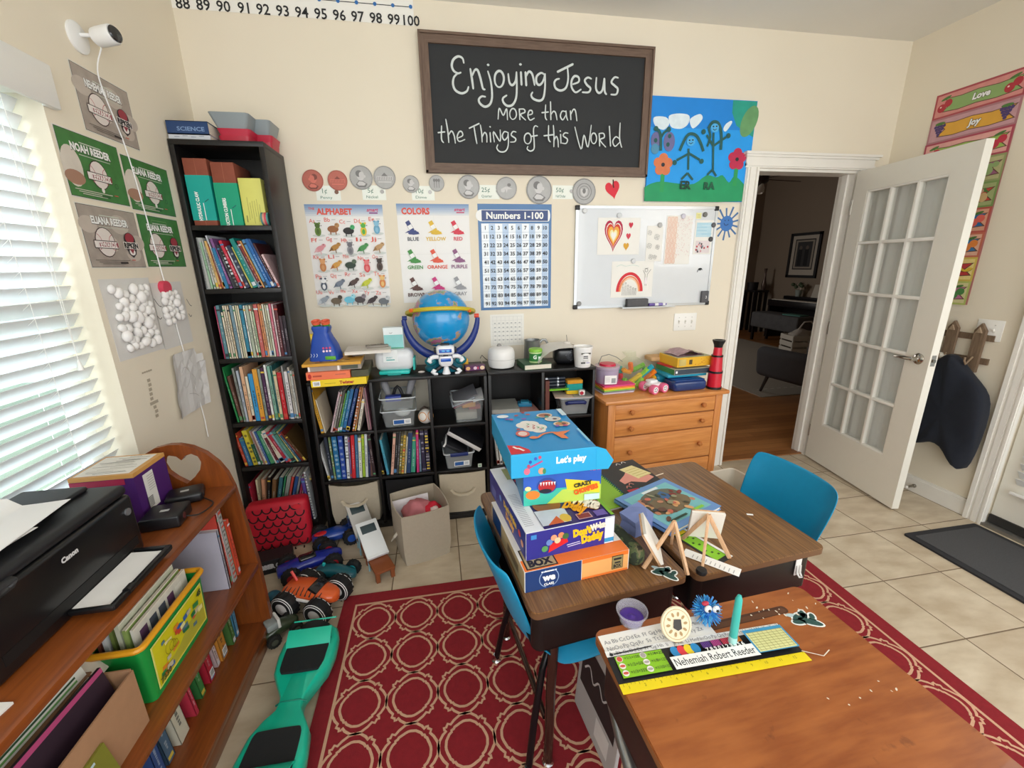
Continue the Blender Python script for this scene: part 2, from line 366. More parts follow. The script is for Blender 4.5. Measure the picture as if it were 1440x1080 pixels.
# french door leaf, hinge line at (2.763, -.022), standing open
DW, DH, DT = .757, 2.0, .042
dang = math.atan2(-.765, -.118)
MDOOR = M('eae6da', .42, var=.02, coat=.1)
m = MB()
cols = 3; rows = 5; gx0, gx1, gz0, gz1 = .105, DW-.135, .30, 1.885
m.b6(0, gx0, -DT/2, DT/2, .012, DH+.012, MDOOR); m.b6(gx1, DW, -DT/2, DT/2, .012, DH+.012, MDOOR); m.b6(gx0, gx1, -DT/2, DT/2, .012, gz0, MDOOR); m.b6(gx0, gx1, -DT/2, DT/2, gz1, DH+.012, MDOOR)
door = struct(m, 'door_1', loc=(2.768, -.030, 0), rot=(0, 0, dang), smooth=0)
m = MB(); mw = .020
pw = (gx1-gx0)/3; ph = (gz1-gz0)/5
for i in range(1, 3): m.cbox((gx0+pw*i, 0, (gz0+gz1)/2), (mw, DT*.92, gz1-gz0), .005, MTRIM)
for j in range(1, 5): m.cbox(((gx0+gx1)/2, 0, gz0+ph*j), (gx1-gx0, DT*.9, mw), .005, MTRIM)
for sx in (gx0, gx1): m.cbox((sx+(.005 if sx == gx0 else -.005), 0, (gz0+gz1)/2), (.012, DT*.9, gz1-gz0), .004, MTRIM)
for sz in (gz0, gz1): m.cbox(((gx0+gx1)/2, 0, sz+(.005 if sz == gz0 else -.005)), (gx1-gx0, DT*.9, .012), .004, MTRIM)
tag(m.build('muntin_grid', door), None, kind='structure')
m = MB(); m.b6(gx0, gx1, -.003, .003, gz0, gz1, clear('door_glass', 'f6f7f6', .90, .03)); tag(m.build('glass_pane', door), None, kind='structure')
def lever(y, s):
 q = MB(); mn = M('b9b4ab', .18, 1, var=.02)
 q.lathe([(.0005, 0), (.031, 0), (.032, .004), (.026, .011), (.013, .014), (.011, .045), (.0005, .046)], mn, 20, TR((DW-.062, y, .925), (R(-90*s), 0, 0)))
 q.tube([(DW-.060, y+s*.04, .925), (DW-.085, y+s*.047, .925), (DW-.13, y+s*.046, .924), (DW-.165, y+s*.041, .92)], [.011, .0105, .009, .007], mn, 10); return q
tag(lever(-DT/2, -1).build('door_handle', door), None, kind='structure'); tag(lever(DT/2, 1).build('door_handle', door), None, kind='structure')
q = MB(); q.b6(DW, DW+.0015, -.012, .012, .895, .955, M('b9b4ab', .25, 1)); q.b6(DW, DW+.010, -.007, .006, .917, .932, M('8d8981', .25, 1)); tag(q.build('latch_plate', door), None, kind='structure')
q = MB()
for zz in (.22, 1.0, 1.8): q.cyl((-.003, -.018, zz), .007, .09, M('b9b4ab', .3, 1), 10)
tag(q.build('hinge', door), None, kind='structure')
# sheer curtain stretched behind the panes of the door
def curtain():
 m = MB(); n = 64; vs = []; fs = []
 for i in range(n+1):
  t = i/n; x = gx0-.02+(gx1-gx0+.04)*t; y = .036+.006*math.sin(t*46)+.003*math.sin(t*19+1)
  for z in (gz0-.03, .9, 1.4, gz1+.03): vs.append((x, y+.002*math.sin(z*5+t*30), z))
 for i in range(n):
  for j in range(3): a = i*4+j; fs.append((a, a+4, a+5, a+1))
 k = NT('sheer_white_voile'); k.p.inputs['Base Color'].default_value = lin('f4f4f2'); k.p.inputs['Roughness'].default_value = .9
 tr = k.n.new('ShaderNodeBsdfTranslucent'); tr.inputs[0].default_value = lin('f2f4f2'); mx = k.n.new('ShaderNodeMixShader'); k.ln(k.math('ADD', k.math('MULTIPLY', k.noise(60, 2), .1), .08), mx.inputs[0])
 k.ln(k.p.outputs[0], mx.inputs[1]); k.ln(tr.outputs[0], mx.inputs[2]); k.ln(mx.outputs[0], k.out.inputs['Surface'])
 m.add(vs, fs, k.m)
 for z in (gz0-.03, gz1+.03): m.tube([(gx0-.03, .036, z), (gx1+.03, .036, z)], .005, M('d9d6cf', .4), 8)
 o = m.build('door_curtain', loc=(2.768, -.030, 0), rot=(0, 0, dang)); tag(o, 'gathered white sheer curtain on rods behind the glass of the open door', 'curtain')
curtain()
# outer door on the right wall
m = MB()
m.b6(2.978, 3.0, DY1-.008, DY1+.082, 0, 2.06, MTRIM); m.b6(2.970, 2.978, DY1+.06, DY1+.08, 0, 2.06, MTRIM); m.b6(2.972, 2.978, DY1+.02, DY1+.045, 0, 2.06, MTRIM); m.b6(2.970, 2.978, DY1-.004, DY1+.008, 0, 2.06, MTRIM)
m.b6(2.978, 3.0, DY0-.082, DY0+.008, 0, 2.06, MTRIM); m.b6(2.978, 3.0, DY0-.082, DY1+.082, 2.06, 2.15, MTRIM); m.b6(2.975, 3.06, DY0, DY1, 0, .018, M('8d8a84', .4, .6)); struct(m, 'trim_2')
m = MB(); m.b6(3.02, 3.06, DY0+.01, DY1-.01, .02, .26, MDOOR); m.b6(3.02, 3.06, DY0+.01, DY0+.12, .26, 2.05, MDOOR); m.b6(3.02, 3.06, DY1-.12, DY1-.01, .26, 2.05, MDOOR); m.b6(3.02, 3.06, DY0+.12, DY1-.12, 1.92, 2.05, MDOOR)
d2 = struct(m, 'door_2')
m = MB(); m.b6(3.036, 3.042, DY0+.12, DY1-.12, .26, 1.92, clear('window_glass', 'f2f8fa', .93, .02)); tag(m.build('glass_pane', d2), None, kind='structure')
m = MB(); m.b6(3.008, 3.02, DY0+.01, DY1-.01, .022, .07, M('2b2a28', .7)); tag(m.build('door_sweep', d2), None, kind='structure')
b2 = thing('door_blind', 'white slatted blind mounted on the outer door at the right edge', 'blind', (2.995, (DY0+DY1)/2, 1.95)); BL = .72
q = MB(); q.b6(-.02, .02, -BL/2, BL/2, -.02, .03, MWHITE, .004); q.build('head_rail', b2)
z = -.05
while z > -1.66: q = MB(); q.cbox((0, 0, 0), (.048, BL, .003), .001, MSLAT); q.build('slat', b2, (0, 0, z), (0, R(58), 0)); z -= .043
q = MB(); q.cbox((0, 0, 0), (.05, BL, .016), .004, MWHITE); q.build('bottom_rail', b2, (-.004, 0, -1.71), (0, R(20), 0))
q = MB()
for yy in (-.24, .24): q.tube([(-.026, yy, 0), (-.026, yy, -1.7)], .0009, MWHITE, 4)
q.build('ladder_cord', b2)
# living room shell beyond the doorway
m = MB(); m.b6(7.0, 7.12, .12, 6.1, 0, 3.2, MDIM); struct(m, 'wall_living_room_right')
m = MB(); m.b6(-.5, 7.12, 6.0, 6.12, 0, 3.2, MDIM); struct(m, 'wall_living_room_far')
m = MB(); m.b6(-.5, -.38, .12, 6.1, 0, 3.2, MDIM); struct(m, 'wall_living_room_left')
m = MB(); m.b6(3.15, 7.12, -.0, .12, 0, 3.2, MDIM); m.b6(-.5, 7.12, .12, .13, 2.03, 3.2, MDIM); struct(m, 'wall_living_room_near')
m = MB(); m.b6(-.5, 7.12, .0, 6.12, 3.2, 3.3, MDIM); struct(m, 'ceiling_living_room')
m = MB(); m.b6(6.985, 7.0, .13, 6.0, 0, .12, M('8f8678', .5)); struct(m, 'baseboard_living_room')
# ================================================================ things on the walls
def smoothpts(pts, k=5):
 if len(pts) < 3: return pts
 cl = pts[0] == pts[-1]; n = len(pts); out = []
 for i in range(n-1):
  p0 = pts[i-1] if i > 0 else (pts[-2] if cl else pts[0]); p1 = pts[i]; p2 = pts[i+1]; p3 = pts[i+2] if i+2 < n else (pts[1] if cl else pts[-1])
  for j in range(k):
   t = j/k; a = []
   for d in (0, 1): a.append(.5*(2*p1[d]+(p2[d]-p0[d])*t+(2*p0[d]-5*p1[d]+4*p2[d]-p3[d])*t*t+(3*p1[d]-p0[d]-3*p2[d]+p3[d])*t**3))
   out.append(tuple(a))
 out.append(pts[-1]); return out
def mm(pts): return [(x/1000, y/1000) for x, y in pts]
K = M('1d1d1f', .5); PAPER = M('f3f1ea', .7, var=.02); WHT = M('f8f8f6', .6, var=.01)
CHALK1 = [[(-416,202),(-422,222),(-444,229),(-469,214),(-479,187),(-471,164),(-450,153),(-434,157)],[(-450,153),(-471,133),(-477,101),(-465,74),(-434,62),(-406,73),(-396,93)],[(-383,176),(-376,130),(-371,86)],[(-374,146),(-359,172),(-344,171),(-330,132),(-320,91),(-309,85)],[(-290,169),(-275,119),(-271,55),(-283,18),(-311,4),(-337,18),(-343,37),(-327,52),(-308,51)],[(-239,101),(-251,114),(-255,136),(-250,158),(-237,172),(-221,173),(-209,159),(-205,138),(-211,115),(-224,101),(-239,101)],[(-181,163),(-175,124),(-159,112),(-141,133),(-136,173)],[(-136,173),(-135,109),(-140,52),(-160,19),(-189,13),(-210,29),(-212,48),(-192,62)],[(-112,175),(-109,115)],[(-87,176),(-83,113)],[(-84,156),(-68,179),(-49,166),(-37,118)],[(18,169),(-1,176),(-25,159),(-27,131),(-11,119),(9,136),(21,172)],[(21,172),(21,109),(12,59),(-11,44),(-44,52),(-56,68),(-49,82)],[(90,185),(177,226)],[(146,210),(151,156),(140,114),(111,98),(82,107),(73,131),(83,148),(100,153)],[(179,131),(211,144),(210,165),(188,170),(171,148),(172,116),(195,93),(225,108)],[(283,162),(263,167),(246,152),(259,132),(280,116),(270,97),(235,95)],[(313,168),(312,118),(329,96),(350,111),(358,166)],[(360,166),(363,108),(374,91)],[(439,174),(418,175),(401,151),(421,135),(440,120),(433,94),(402,91)],[(-292,197),(-285,196)],[(-119,208),(-111,208)]]
CHALK2 = [[(-242,-55),(-234,-2),(-213,-35),(-194,-3),(-190,-56)],[(-165,-52),(-174,-42),(-177,-27),(-173,-12),(-164,-2),(-152,-2),(-144,-11),(-140,-27),(-144,-42),(-154,-51),(-165,-52)],[(-124,-1),(-121,-53)],[(-122,-2),(-98,-2),(-93,-16),(-117,-29),(-89,-54)],[(-72,-29),(-52,-22),(-54,-7),(-69,-9),(-76,-32),(-64,-53),(-40,-43)],[(24,24),(22,-33),(31,-49)],[(2,-15),(40,-10)],[(51,40),(54,-48)],[(54,-23),(68,-6),(81,-14),(89,-47)],[(138,-5),(118,-4),(108,-28),(122,-46),(138,-24)],[(140,-1),(143,-28),(151,-47)],[(165,0),(169,-44)],[(167,-20),(182,7),(195,-1),(204,-48)],[(-549,-99),(-553,-161),(-543,-179)],[(-570,-132),(-533,-127)],[(-525,-67),(-517,-127),(-515,-178)],[(-515,-143),(-498,-122),(-485,-142),(-480,-180)],[(-463,-154),(-439,-142),(-443,-124),(-457,-125),(-469,-150),(-459,-171),(-428,-161)],[(-402,-106),(-347,-81)],[(-376,-94),(-370,-139),(-363,-179)],[(-341,-88),(-335,-129),(-334,-171)],[(-333,-146),(-319,-124),(-308,-137),(-308,-171)],[(-289,-123),(-287,-170)],[(-290,-94),(-286,-97)],[(-267,-169),(-270,-119),(-235,-164),(-233,-109)],[(-191,-120),(-210,-117),(-222,-138),(-211,-158),(-193,-142),(-189,-120)],[(-189,-120),(-190,-184),(-207,-213),(-237,-216),(-254,-199),(-248,-182)],[(-145,-117),(-162,-115),(-172,-133),(-148,-149),(-153,-164),(-177,-167)],[(-86,-172),(-96,-163),(-99,-147),(-95,-131),(-85,-122),(-73,-121),(-63,-131),(-60,-147),(-64,-162),(-74,-172),(-86,-172)],[(-23,-87),(-37,-83),(-47,-103),(-43,-163),(-45,-198),(-65,-209),(-83,-199),(-79,-186)],[(-60,-136),(-25,-130)],[(39,-79),(39,-143),(50,-160)],[(12,-131),(70,-123)],[(66,-78),(70,-129),(70,-184)],[(70,-155),(83,-132),(93,-150),(96,-185)],[(108,-120),(111,-166)],[(104,-103),(108,-106)],[(151,-114),(133,-113),(123,-128),(148,-144),(141,-165),(118,-165)],[(190,-82),(229,-192),(245,-121),(270,-181),(286,-70)],[(299,-161),(290,-151),(287,-136),(289,-120),(297,-110),(308,-110),(316,-120),(320,-135),(317,-151),(309,-161),(299,-161)],[(334,-110),(340,-174)],[(334,-110),(360,-109),(365,-129),(341,-143),(376,-178)],[(393,-71),(405,-173)],[(457,-53),(458,-131),(473,-177)],[(456,-133),(434,-124),(417,-148),(432,-173),(457,-153)]]
PNT_HILL = [[(-350,-204),(-311,-183),(-243,-170),(-124,-180),(-26,-179),(53,-130),(119,-141),(161,-128),(209,-169),(241,-133),(296,-162),(340,-210),(346,-275),(-345,-281)]]
PNT_CLOUD = [[(-318,170),(-245,173),(-219,141),(-253,107),(-308,127)],[(-223,182),(-161,195),(-99,187),(-98,146),(-139,117),(-200,120),(-220,147)],[(-90,168),(-32,197),(-10,176),(-39,137),(-72,122)],[(132,123),(146,151),(178,169),(184,155),(151,112)]]
PNT_GREEN = [[(177,277),(338,277),(338,87),(286,108),(217,145),(180,211)]]
PNT_DK = [[(-142,-1),(-122,45),(-102,79),(-76,91),(-40,81),(-8,42),(14,0)],[(-85,12),(-75,-103)],[(-72,-11),(-157,-53)],[(-71,-17),(-5,-47)],[(-78,-121),(-116,-157)],[(-78,-121),(-39,-158)],[(31,122),(55,156),(89,155),(111,125),(124,74),(128,11)],[(34,122),(50,78),(35,26)],[(68,101),(89,-100)],[(77,27),(25,88)],[(80,33),(155,81)],[(85,-100),(53,-130)],[(85,-100),(115,-135)],[(-313,111),(-286,101),(-270,68),(-264,-4)],[(-226,108),(-251,91),(-266,68)]]
PNT_DOT = [[(-169,-66),(7,-55),(2,104),(168,88),(-303,110),(-223,109)]]
PNT_FACE = [[(-75,49),(72,126)]]
PNT_FL = [[(-241,-78),(246,-38)]]
# framed chalkboard
cb = thing('chalkboard', 'black chalkboard with chalk lettering in a wide brown wooden frame', 'chalkboard', (.6365, 0, 2.2865), BACK)
mfr = wood('weathered_brown_frame', '5a463a', '7d6656', 'X', 9, .55); mfv = wood('weathered_brown_frame_upright', '5a463a', '7d6656', 'Y', 9, .55)
q = MB(); hw, hh = .645, .328
for sx in (-1, 1): q.prism([(sx*hw, -hh), (sx*(hw-.05), -hh+.05), (sx*(hw-.05), hh-.05), (sx*hw, hh)], 0, .024, mfv)
for sy in (-1, 1): q.prism([(-hw, sy*hh), (-hw+.05, sy*(hh-.05)), (hw-.05, sy*(hh-.05)), (hw, sy*hh)], 0, .024, mfr)
for sx in (-1, 1): q.b6(sx*(hw-.006)-.006, sx*(hw-.006)+.006, -hh, hh, .024, .032, mfv)
for sy in (-1, 1): q.b6(-hw, hw, sy*(hh-.006)-.006, sy*(hh-.006)+.006, .024, .032, mfr)
q.build('frame', cb, smooth=0)
q = MB(); q.b6(-hw+.045, hw-.045, -hh+.045, hh-.045, .004, .0115, M('2b2d2f', .75, var=.12, scale=5)); q.lay = .0119; MCH = M('d3dad8', .8, var=.14, scale=60)
for st, w in ((CHALK1, .0105), (CHALK2, .0066)):
 for s_ in st:
  p = smoothpts(mm(s_)); n = len(p); q.stroke(p, [w*(.72+.4*math.sin(math.pi*(i+1)/(n+1))) for i in range(n)], MCH)
  for e_ in (p[0], p[-1]): q.ell(e_[0], e_[1], w*.36, w*.36, MCH, 10)
q.build('writing_surface', cb, smooth=0)
# number line strip
q = MB(); q.b6(-.55, .55, -.055, .058, 0, .0006, PAPER); q.lay = .0008; x0 = -1.122+.55
q.rect(.004, .0235, 1.07, .0035, K)
for i, n in enumerate(range(88, 101)):
 x = -1.074+i*.0866-x0; q.ell(x, .0235, .0085, .0085, M('2f6fb4', .5)); q.text(str(n), x, -.034, .043, K, bold=.014)
tag(q.build('number_line', loc=(x0+.001, -.0005, 2.6945), rot=BACK, smooth=0), 'long white number line strip with blue dots running to 100 above the bookcase', 'number strip')
# blue painting
BL = M('1e9ff2', .6, var=.12, scale=9); q = MB(); q.b6(-.34, .34, -.279, .279, 0, .012, M('1788dd', .6)); q.lay = .0122
q.rect(0, .02, .68, .518, BL); q.rect(0, .2, .68, .158, M('1388e0', .6, var=.12, scale=7))
q.poly(mm(PNT_GREEN[0]), M('22a08c', .6, var=.25, scale=14)); q.ell(.30, .17, .05, .09, M('6aa06a', .7, var=.2), rot=-.4)
q.poly(smoothpts(mm(PNT_HILL[0]), 3), M('1d9a63', .6, var=.2, scale=12))
for c in PNT_CLOUD: q.poly(smoothpts(mm(c+[c[0]]), 4), M('dfeef8', .7, var=.12, scale=40))
DKG = M('1f5a57', .6, var=.15)
for (x, y), c in zip(mm(PNT_FL[0]), ('d97b4f', 'c2284f')):
 q.rect(x+.003, y-.085, .026, .13, M('2aa05a', .6))
 for a in range(5): q.ell(x+.034*math.cos(a*1.257+.3), y+.036*math.sin(a*1.257+.3), .029, .027, M(c, .6, var=.15, scale=30))
 q.ell(x, y, .012, .011, M('20242c', .6))
q.ell(-.213, .045, .036, .052, M('6d6d9d', .6, var=.2)); q.ell(-.30, .05, .03, .045, M('6d6d9d', .6, var=.2)); q.ell(-.30, .005, .026, .028, M('4f8fb0', .6))
for a, b in ((-.213, .075), (-.22, .03), (-.30, .05)): q.ell(a, b, .011, .012, DKG)
for s_ in PNT_DK: q.stroke(smoothpts(mm(s_), 4), .017 if len(s_) > 3 else .013, DKG)
for x, y in mm(PNT_DOT[0]): q.ell(x, y, .014, .014, DKG)
for x, y in mm(PNT_FACE[0]):
 q.ell(x, y, .027, .024, M('4fb4ee', .6)); q.ell(x-.01, y+.007, .006, .004, K); q.ell(x+.011, y+.009, .006, .004, K); q.stroke([(x-.012, y-.006), (x, y-.012), (x+.013, y-.004)], .004, K)
q.text('ER', -.085, -.188, .044, M('12402f', .6), bold=.04); q.text('RA', .075, -.19, .040, M('175a40', .6), bold=.04)
tag(q.build('painting', loc=(1.627, -.001, 2.107), rot=BACK, smooth=0), 'childlike blue canvas painting with two stick figures and flowers', 'painting')
# coin cut-outs and their price cards
def coin(x, z, r, c, bust, label, kind):
 q = MB(); mb_ = M(c, .45, .25, var=.1, scale=40); lt = M(tuple(min(255, int(int(c[i:i+2], 16)*1.16)) for i in (0, 2, 4)), .45, .2); dk = M(tuple(int(int(c[i:i+2], 16)*.72) for i in (0, 2, 4)), .5, .2)
 q.lathe([(.0005, 0), (r, 0), (r, .0022), (r-.002, .003), (r-.004, .0022), (.0005, .0022)], mb_, 32); q.lay = .0024
 q.ring(0, 0, r*.94, r*.04, dk)
 if kind == 'bust':
  q.ell(bust*r*.05, r*.16, r*.33, r*.42, lt); q.ell(-bust*r*.30, r*.1, r*.1, r*.12, lt); q.ell(bust*r*.16, r*.32, r*.30, r*.28, dk); q.ell(-bust*r*.02, r*.2, r*.2, r*.28, lt)
  q.poly([(-r*.52, -r*.58), (-r*.22, -r*.24), (r*.12, -r*.28), (r*.5, -r*.52), (r*.3, -r*.8), (-r*.3, -r*.8)], dk); q.poly([(-r*.40, -r*.52), (-r*.2, -r*.3), (r*.1, -r*.34), (r*.36, -r*.5), (r*.2, -r*.66), (-r*.25, -r*.66)], lt)
 elif kind == 'hall':
  q.rect(0, -r*.05, r*1.45, r*.34, lt); q.poly([(-r*.3, r*.12), (r*.3, r*.12), (0, r*.42)], dk)
  for i in range(9): q.rect(-r*.62+i*r*.155, -r*.07, r*.05, r*.28, dk)
  q.rect(0, -r*.38, r*1.2, r*.1, lt)
 elif kind == 'torch':
  for a in (-.5, 0, .5): q.rect(a*r*.6, 0, r*.08, r*1.1, dk); q.ell(a*r*.6, r*.35, r*.16, r*.2, dk)
 elif kind == 'bird':
  q.poly([(-r*.6, -r*.1), (-r*.1, r*.15), (r*.1, r*.15), (r*.6, -r*.05), (r*.1, -r*.1), (0, -r*.4), (-r*.1, -r*.1)], lt); q.ell(-r*.35, -r*.2, r*.2, r*.16, lt); q.ell(r*.25, r*.3, r*.18, r*.15, dk)
 else:
  q.ring(0, 0, r*.62, r*.05, dk); q.ring(0, 0, r*.42, r*.04, dk); q.poly([(-r*.3, r*.2), (r*.3, r*.2), (r*.24, -r*.2), (0, -r*.4), (-r*.24, -r*.2)], lt); q.ell(0, r*.05, r*.14, r*.2, dk)
 tag(q.build('coin_cutout', loc=(x, -.0032, z), rot=BACK, smooth=0), label, 'coin picture', 'cardboard coin cut-outs')
CP, CS = 'b8685a', 'a9a8a6'
coin(-.603, 1.913, .053, CP, 1, 'coppery cardboard penny with a head, leftmost of the coin row', 'bust'); coin(-.478, 1.915, .050, CP, 1, 'coppery cardboard penny with a building, second of the coin row', 'hall')
coin(-.355, 1.931, .060, CS, -1, 'grey cardboard nickel with a head, just right of the coppery pennies', 'bust'); coin(-.233, 1.933, .058, CS, 1, 'grey cardboard nickel with a domed building', 'hall')
coin(-.095, 1.903, .044, CS, -1, 'small grey cardboard dime with a head, under the left chalkboard corner', 'bust'); coin(.044, 1.909, .042, CS, 1, 'small grey cardboard dime with three torches', 'torch')
coin(.221, 1.893, .062, CS, -1, 'grey cardboard quarter with a head, above the numbers chart', 'bust'); coin(.437, 1.888, .060, CS, 1, 'grey cardboard quarter with a flying bird', 'bird')
coin(.629, 1.882, .076, CS, -1, 'largest grey cardboard coin, a head overlapping the numbers chart', 'bust'); coin(.901, 1.876, .072, CS, 1, 'large grey cardboard coin with a shield, rightmost of the row', 'seal')
for x, z, a, b, cc, dx in ((-.533, 1.852, '1¢', 'Penny', '6e5346', .045), (-.296, 1.857, '5¢', 'Nickel', '8f8d8a', .045), (-.033, 1.858, '10¢', 'Dime', '9b9995', .04), (.335, 1.868, '25¢', 'Quarter', '9b9995', .055), (.772, 1.872, '50¢', 'Half Dollar', '9b9995', .055)):
 q = MB(); q.b6(-.062, .062, -.037, .037, 0, .0006, M('f4f8ef', .7, var=.01)); q.lay = .0008; g_ = M('4e7f6d', .7)
 q.text(a, -.018, .012, .024, g_); q.text(b, -.012, -.021, .014, g_, w=.06); q.lathe([(.0005, 0), (.0105, 0), (.0105, .0018), (.0005, .0018)], M(cc, .35, .7), 16, TR((dx*.95, .006, .0008)))
 tag(q.build('price_card', loc=(x, -.0006, z), rot=BACK, smooth=0), 'small white card reading '+a.replace('¢', ' cents')+' '+b+' with a coin taped on', 'card', 'price cards under the coins')
# posters
def gradient(q, x, y, w, h, c1, c2, n=7):
 a = [int(c1[i:i+2], 16) for i in (0, 2, 4)]; b = [int(c2[i:i+2], 16) for i in (0, 2, 4)]
 for i in range(n):
  t = i/(n-1); q.rect(x, y+h/2-h*(i+.5)/n, w, h/n, M(tuple(int(a[k]*(1-t)+b[k]*t) for k in range(3)), .5, var=.02), z=.00075)
MPOST = M('efedea', .45, var=.02, coat=.15); RED = M('e2503c', .5); BLK = M('2a2a2e', .5)
q = MB(); W_, H_ = .405, .535; q.b6(-W_/2, W_/2, -H_/2, H_/2, 0, .0006, MPOST); gradient(q, 0, H_/2-.035, W_, .07, '7f9cc4', 'efedea'); q.lay = .0009
q.text('THE', -.168, H_/2-.022, .012, RED, bold=.02); q.text('ALPHABET', -.052, H_/2-.036, .030, RED, bold=.04, w=.185)
q.text('smart', .148, H_/2-.026, .018, M('c93f6a', .5), bold=.03, shear=.2); q.rect(.152, H_/2-.043, .045, .007, M('8d3f86', .5))
AN = [('Aa', '6c8a3c', '4f6b2b'), ('Bb', '9a6238', 'b98a58'), ('Cc', '2c2c2c', '46b26c'), ('Dd', 'e8c53a', '57b04a'), ('Ee', '6ea9c9', '8cc0da'), ('Ff', 'e49aa0', 'e8b2b6'), ('Gg', 'b8863e', '7a5426'), ('Hh', '8f8f93', '6f6f76'), ('Ii', '4f9a56', '3c7d46'), ('Jj', 'c09a6c', '9a7448'),
      ('Kk', 'c9824a', 'dba06a'), ('Ll', 'd9a04c', 'b0662c'), ('Mm', '37463a', '5a6a52'), ('Nn', 'd94b52', 'e27f80'), ('Oo', '5b4a44', '3f342f'), ('Pp', '4a5566', 'f0f0f0'), ('Qq', '76808f', '596577'), ('Rr', '54423d', '342a28'), ('Ss', 'c9cf3f', 'a9b52e'), ('Tt', 'd9854a', 'e8c07a'),
      ('Uu', '9aa3ad', 'c4cad0'), ('Vv', '6b5d4a', '4a4034'), ('Ww', '6cc0d9', '9bd8e6'), ('Xx', '4d474a', '8a7f84'), ('Yy', '3a2f33', '564a4e'), ('Zz', '6e747a', 'cfd2d4')]
cells = [(-.155+i*.078, .150-j*.098) for j in range(4) for i in range(5)]+[(-.162+i*.064, -.235) for i in range(6)]
random.seed(3)
for (t, a, b), (x, y) in zip(AN, cells):
 dz = random.uniform(-.006, .01); lx = x-.018; q.text(t, lx, y+.036+dz, .021, RED, w=.030)
 q.rect(lx+.034, y+.036+dz, .02, .002, M('8a8a90', .6)); q.X = TR((x+random.uniform(.0, .012), y-.004+dz, 0), sc=(1.38, 1.38, 1)); cx = cy = 0
 A, B_ = M(a, .6, var=.15), M(b, .6, var=.15)
 q.ell(cx+.002, cy-.026, .024, .005, M('cfd4cf', .6)); k_ = random.random()
 if k_ < .34: q.ell(cx, cy-.006, .021, .013, A); q.ell(cx+.016, cy+.008, .009, .009, B_); q.rect(cx-.010, cy-.02, .004, .014, A); q.rect(cx+.010, cy-.02, .004, .014, A)
 elif k_ < .67: q.ell(cx, cy-.010, .012, .018, A); q.ell(cx, cy+.012, .010, .010, B_); q.ell(cx-.008, cy+.02, .004, .004, A); q.ell(cx+.008, cy+.02, .004, .004, A); q.ell(cx, cy-.012, .006, .010, B_)
 else: q.ell(cx-.002, cy-.004, .019, .010, A, rot=.5); q.ell(cx+.014, cy+.008, .008, .007, A); q.poly([(cx-.026, cy-.02), (cx-.008, cy-.012), (cx-.014, cy-.002)], B_); q.stroke([(cx, cy-.01), (cx+.002, cy-.026)], .003, B_)
 q.ell(cx+.014, cy+.011, .0018, .0018, BLK); q.X = I4
tag(q.build('alphabet_poster', loc=(-.462, -.0006, 1.529), rot=BACK, smooth=0), 'white alphabet poster with animals beside the tall bookcase', 'poster')
q = MB(); W_, H_ = .402, .542; q.b6(-W_/2, W_/2, -H_/2, H_/2, 0, .0006, MPOST); gradient(q, 0, H_/2-.035, W_, .07, '7f9cc4', 'efedea'); q.lay = .0009
q.text('COLORS', -.098, H_/2-.038, .032, RED, bold=.045, w=.155); q.text('smart', .148, H_/2-.028, .018, M('c93f6a', .5), bold=.03, shear=.2); q.rect(.152, H_/2-.045, .045, .006, M('c93f6a', .5))
q.rect(-.0, .002, W_, .0012, M('dedcd8', .5)); q.rect(.0, 0, .0012, H_-.1, M('e3e1dd', .5))
for i, (t, c) in enumerate((('BLUE', '39457f'), ('YELLOW', 'e3bb33'), ('RED', 'd8344a'), ('GREEN', '3f9040'), ('ORANGE', 'e4573a'), ('PURPLE', '8d5680'), ('BROWN', '5c3630'), ('PINK', 'cf2f7d'), ('GRAY', '9a9a9d'))):
 x = -.125+(i % 3)*.127; y = .135-(i//3)*.155; mc = M(c, .5)
 q.rect(x-.018, y+.034, .024, .024, mc, rot=.5); q.rect(x-.008, y+.014, .024, .022, WHT, rot=.5)
 for dd in (-.0125, .0125): q.rect(x-.009+dd*.88, y+.015+dd*.48, .0012, .03, mc, rot=.5)
 q.rect(x+.001, y-.002, .024, .012, mc, rot=.5); q.ell(x+.008, y-.018, .030, .008, mc, rot=.1); q.poly([(x-.02, y-.006), (x+.02, y-.003), (x+.042, y-.024), (x+.004, y-.028), (x-.022, y-.016), (x-.040, y-.018)], mc)
 if t != 'PINK' or True: q.text(t, x+.004, y-.050, .020, mc if t != 'BLUE' else M('35354a', .5), bold=.02)
tag(q.build('colors_poster', loc=(.016, -.0006, 1.532), rot=BACK, smooth=0), 'white poster of nine spilling crayons headed COLORS', 'poster')
q = MB(); W_, H_ = .438, .604; q.b6(-W_/2, W_/2, -H_/2, H_/2, 0, .0006, M('2c6aa3', .35, var=.06, coat=.3)); q.lay = .0009
q.rect(0, .239, .398, .064, WHT); q.ell(-.199, .239, .032, .032, WHT); q.ell(.199, .239, .012, .032, WHT); q.rect(0, .239, .394, .058, M('34497f', .4)); q.text('Numbers 1-100', 0, .240, .036, WHT, bold=.03, w=.34)
q.rect(0, -.045, .402, .482, M('eef4fa', .3, coat=.3)); mlb = M('b4cbe6', .35, coat=.3); mln = M('7d93b0', .5)
for i in range(10):
 x = -.178+i*.0397
 if i % 2: q.rect(x, -.045, .037, .478, mlb)
for j in range(11): q.rect(0, .196-j*.0482, .402, .0011, mln, z=q.lay+.0001)
for j in range(10):
 for i in range(10): q.text(str(j*10+i+1), -.178+i*.0397, .172-j*.0482, .021, BLK, bold=.02, w=None if j*10+i+1 < 100 else .034)
tag(q.build('numbers_chart', loc=(.486, -.0006, 1.504), rot=BACK, smooth=0), 'blue-bordered hundred chart headed Numbers 1-100', 'chart')
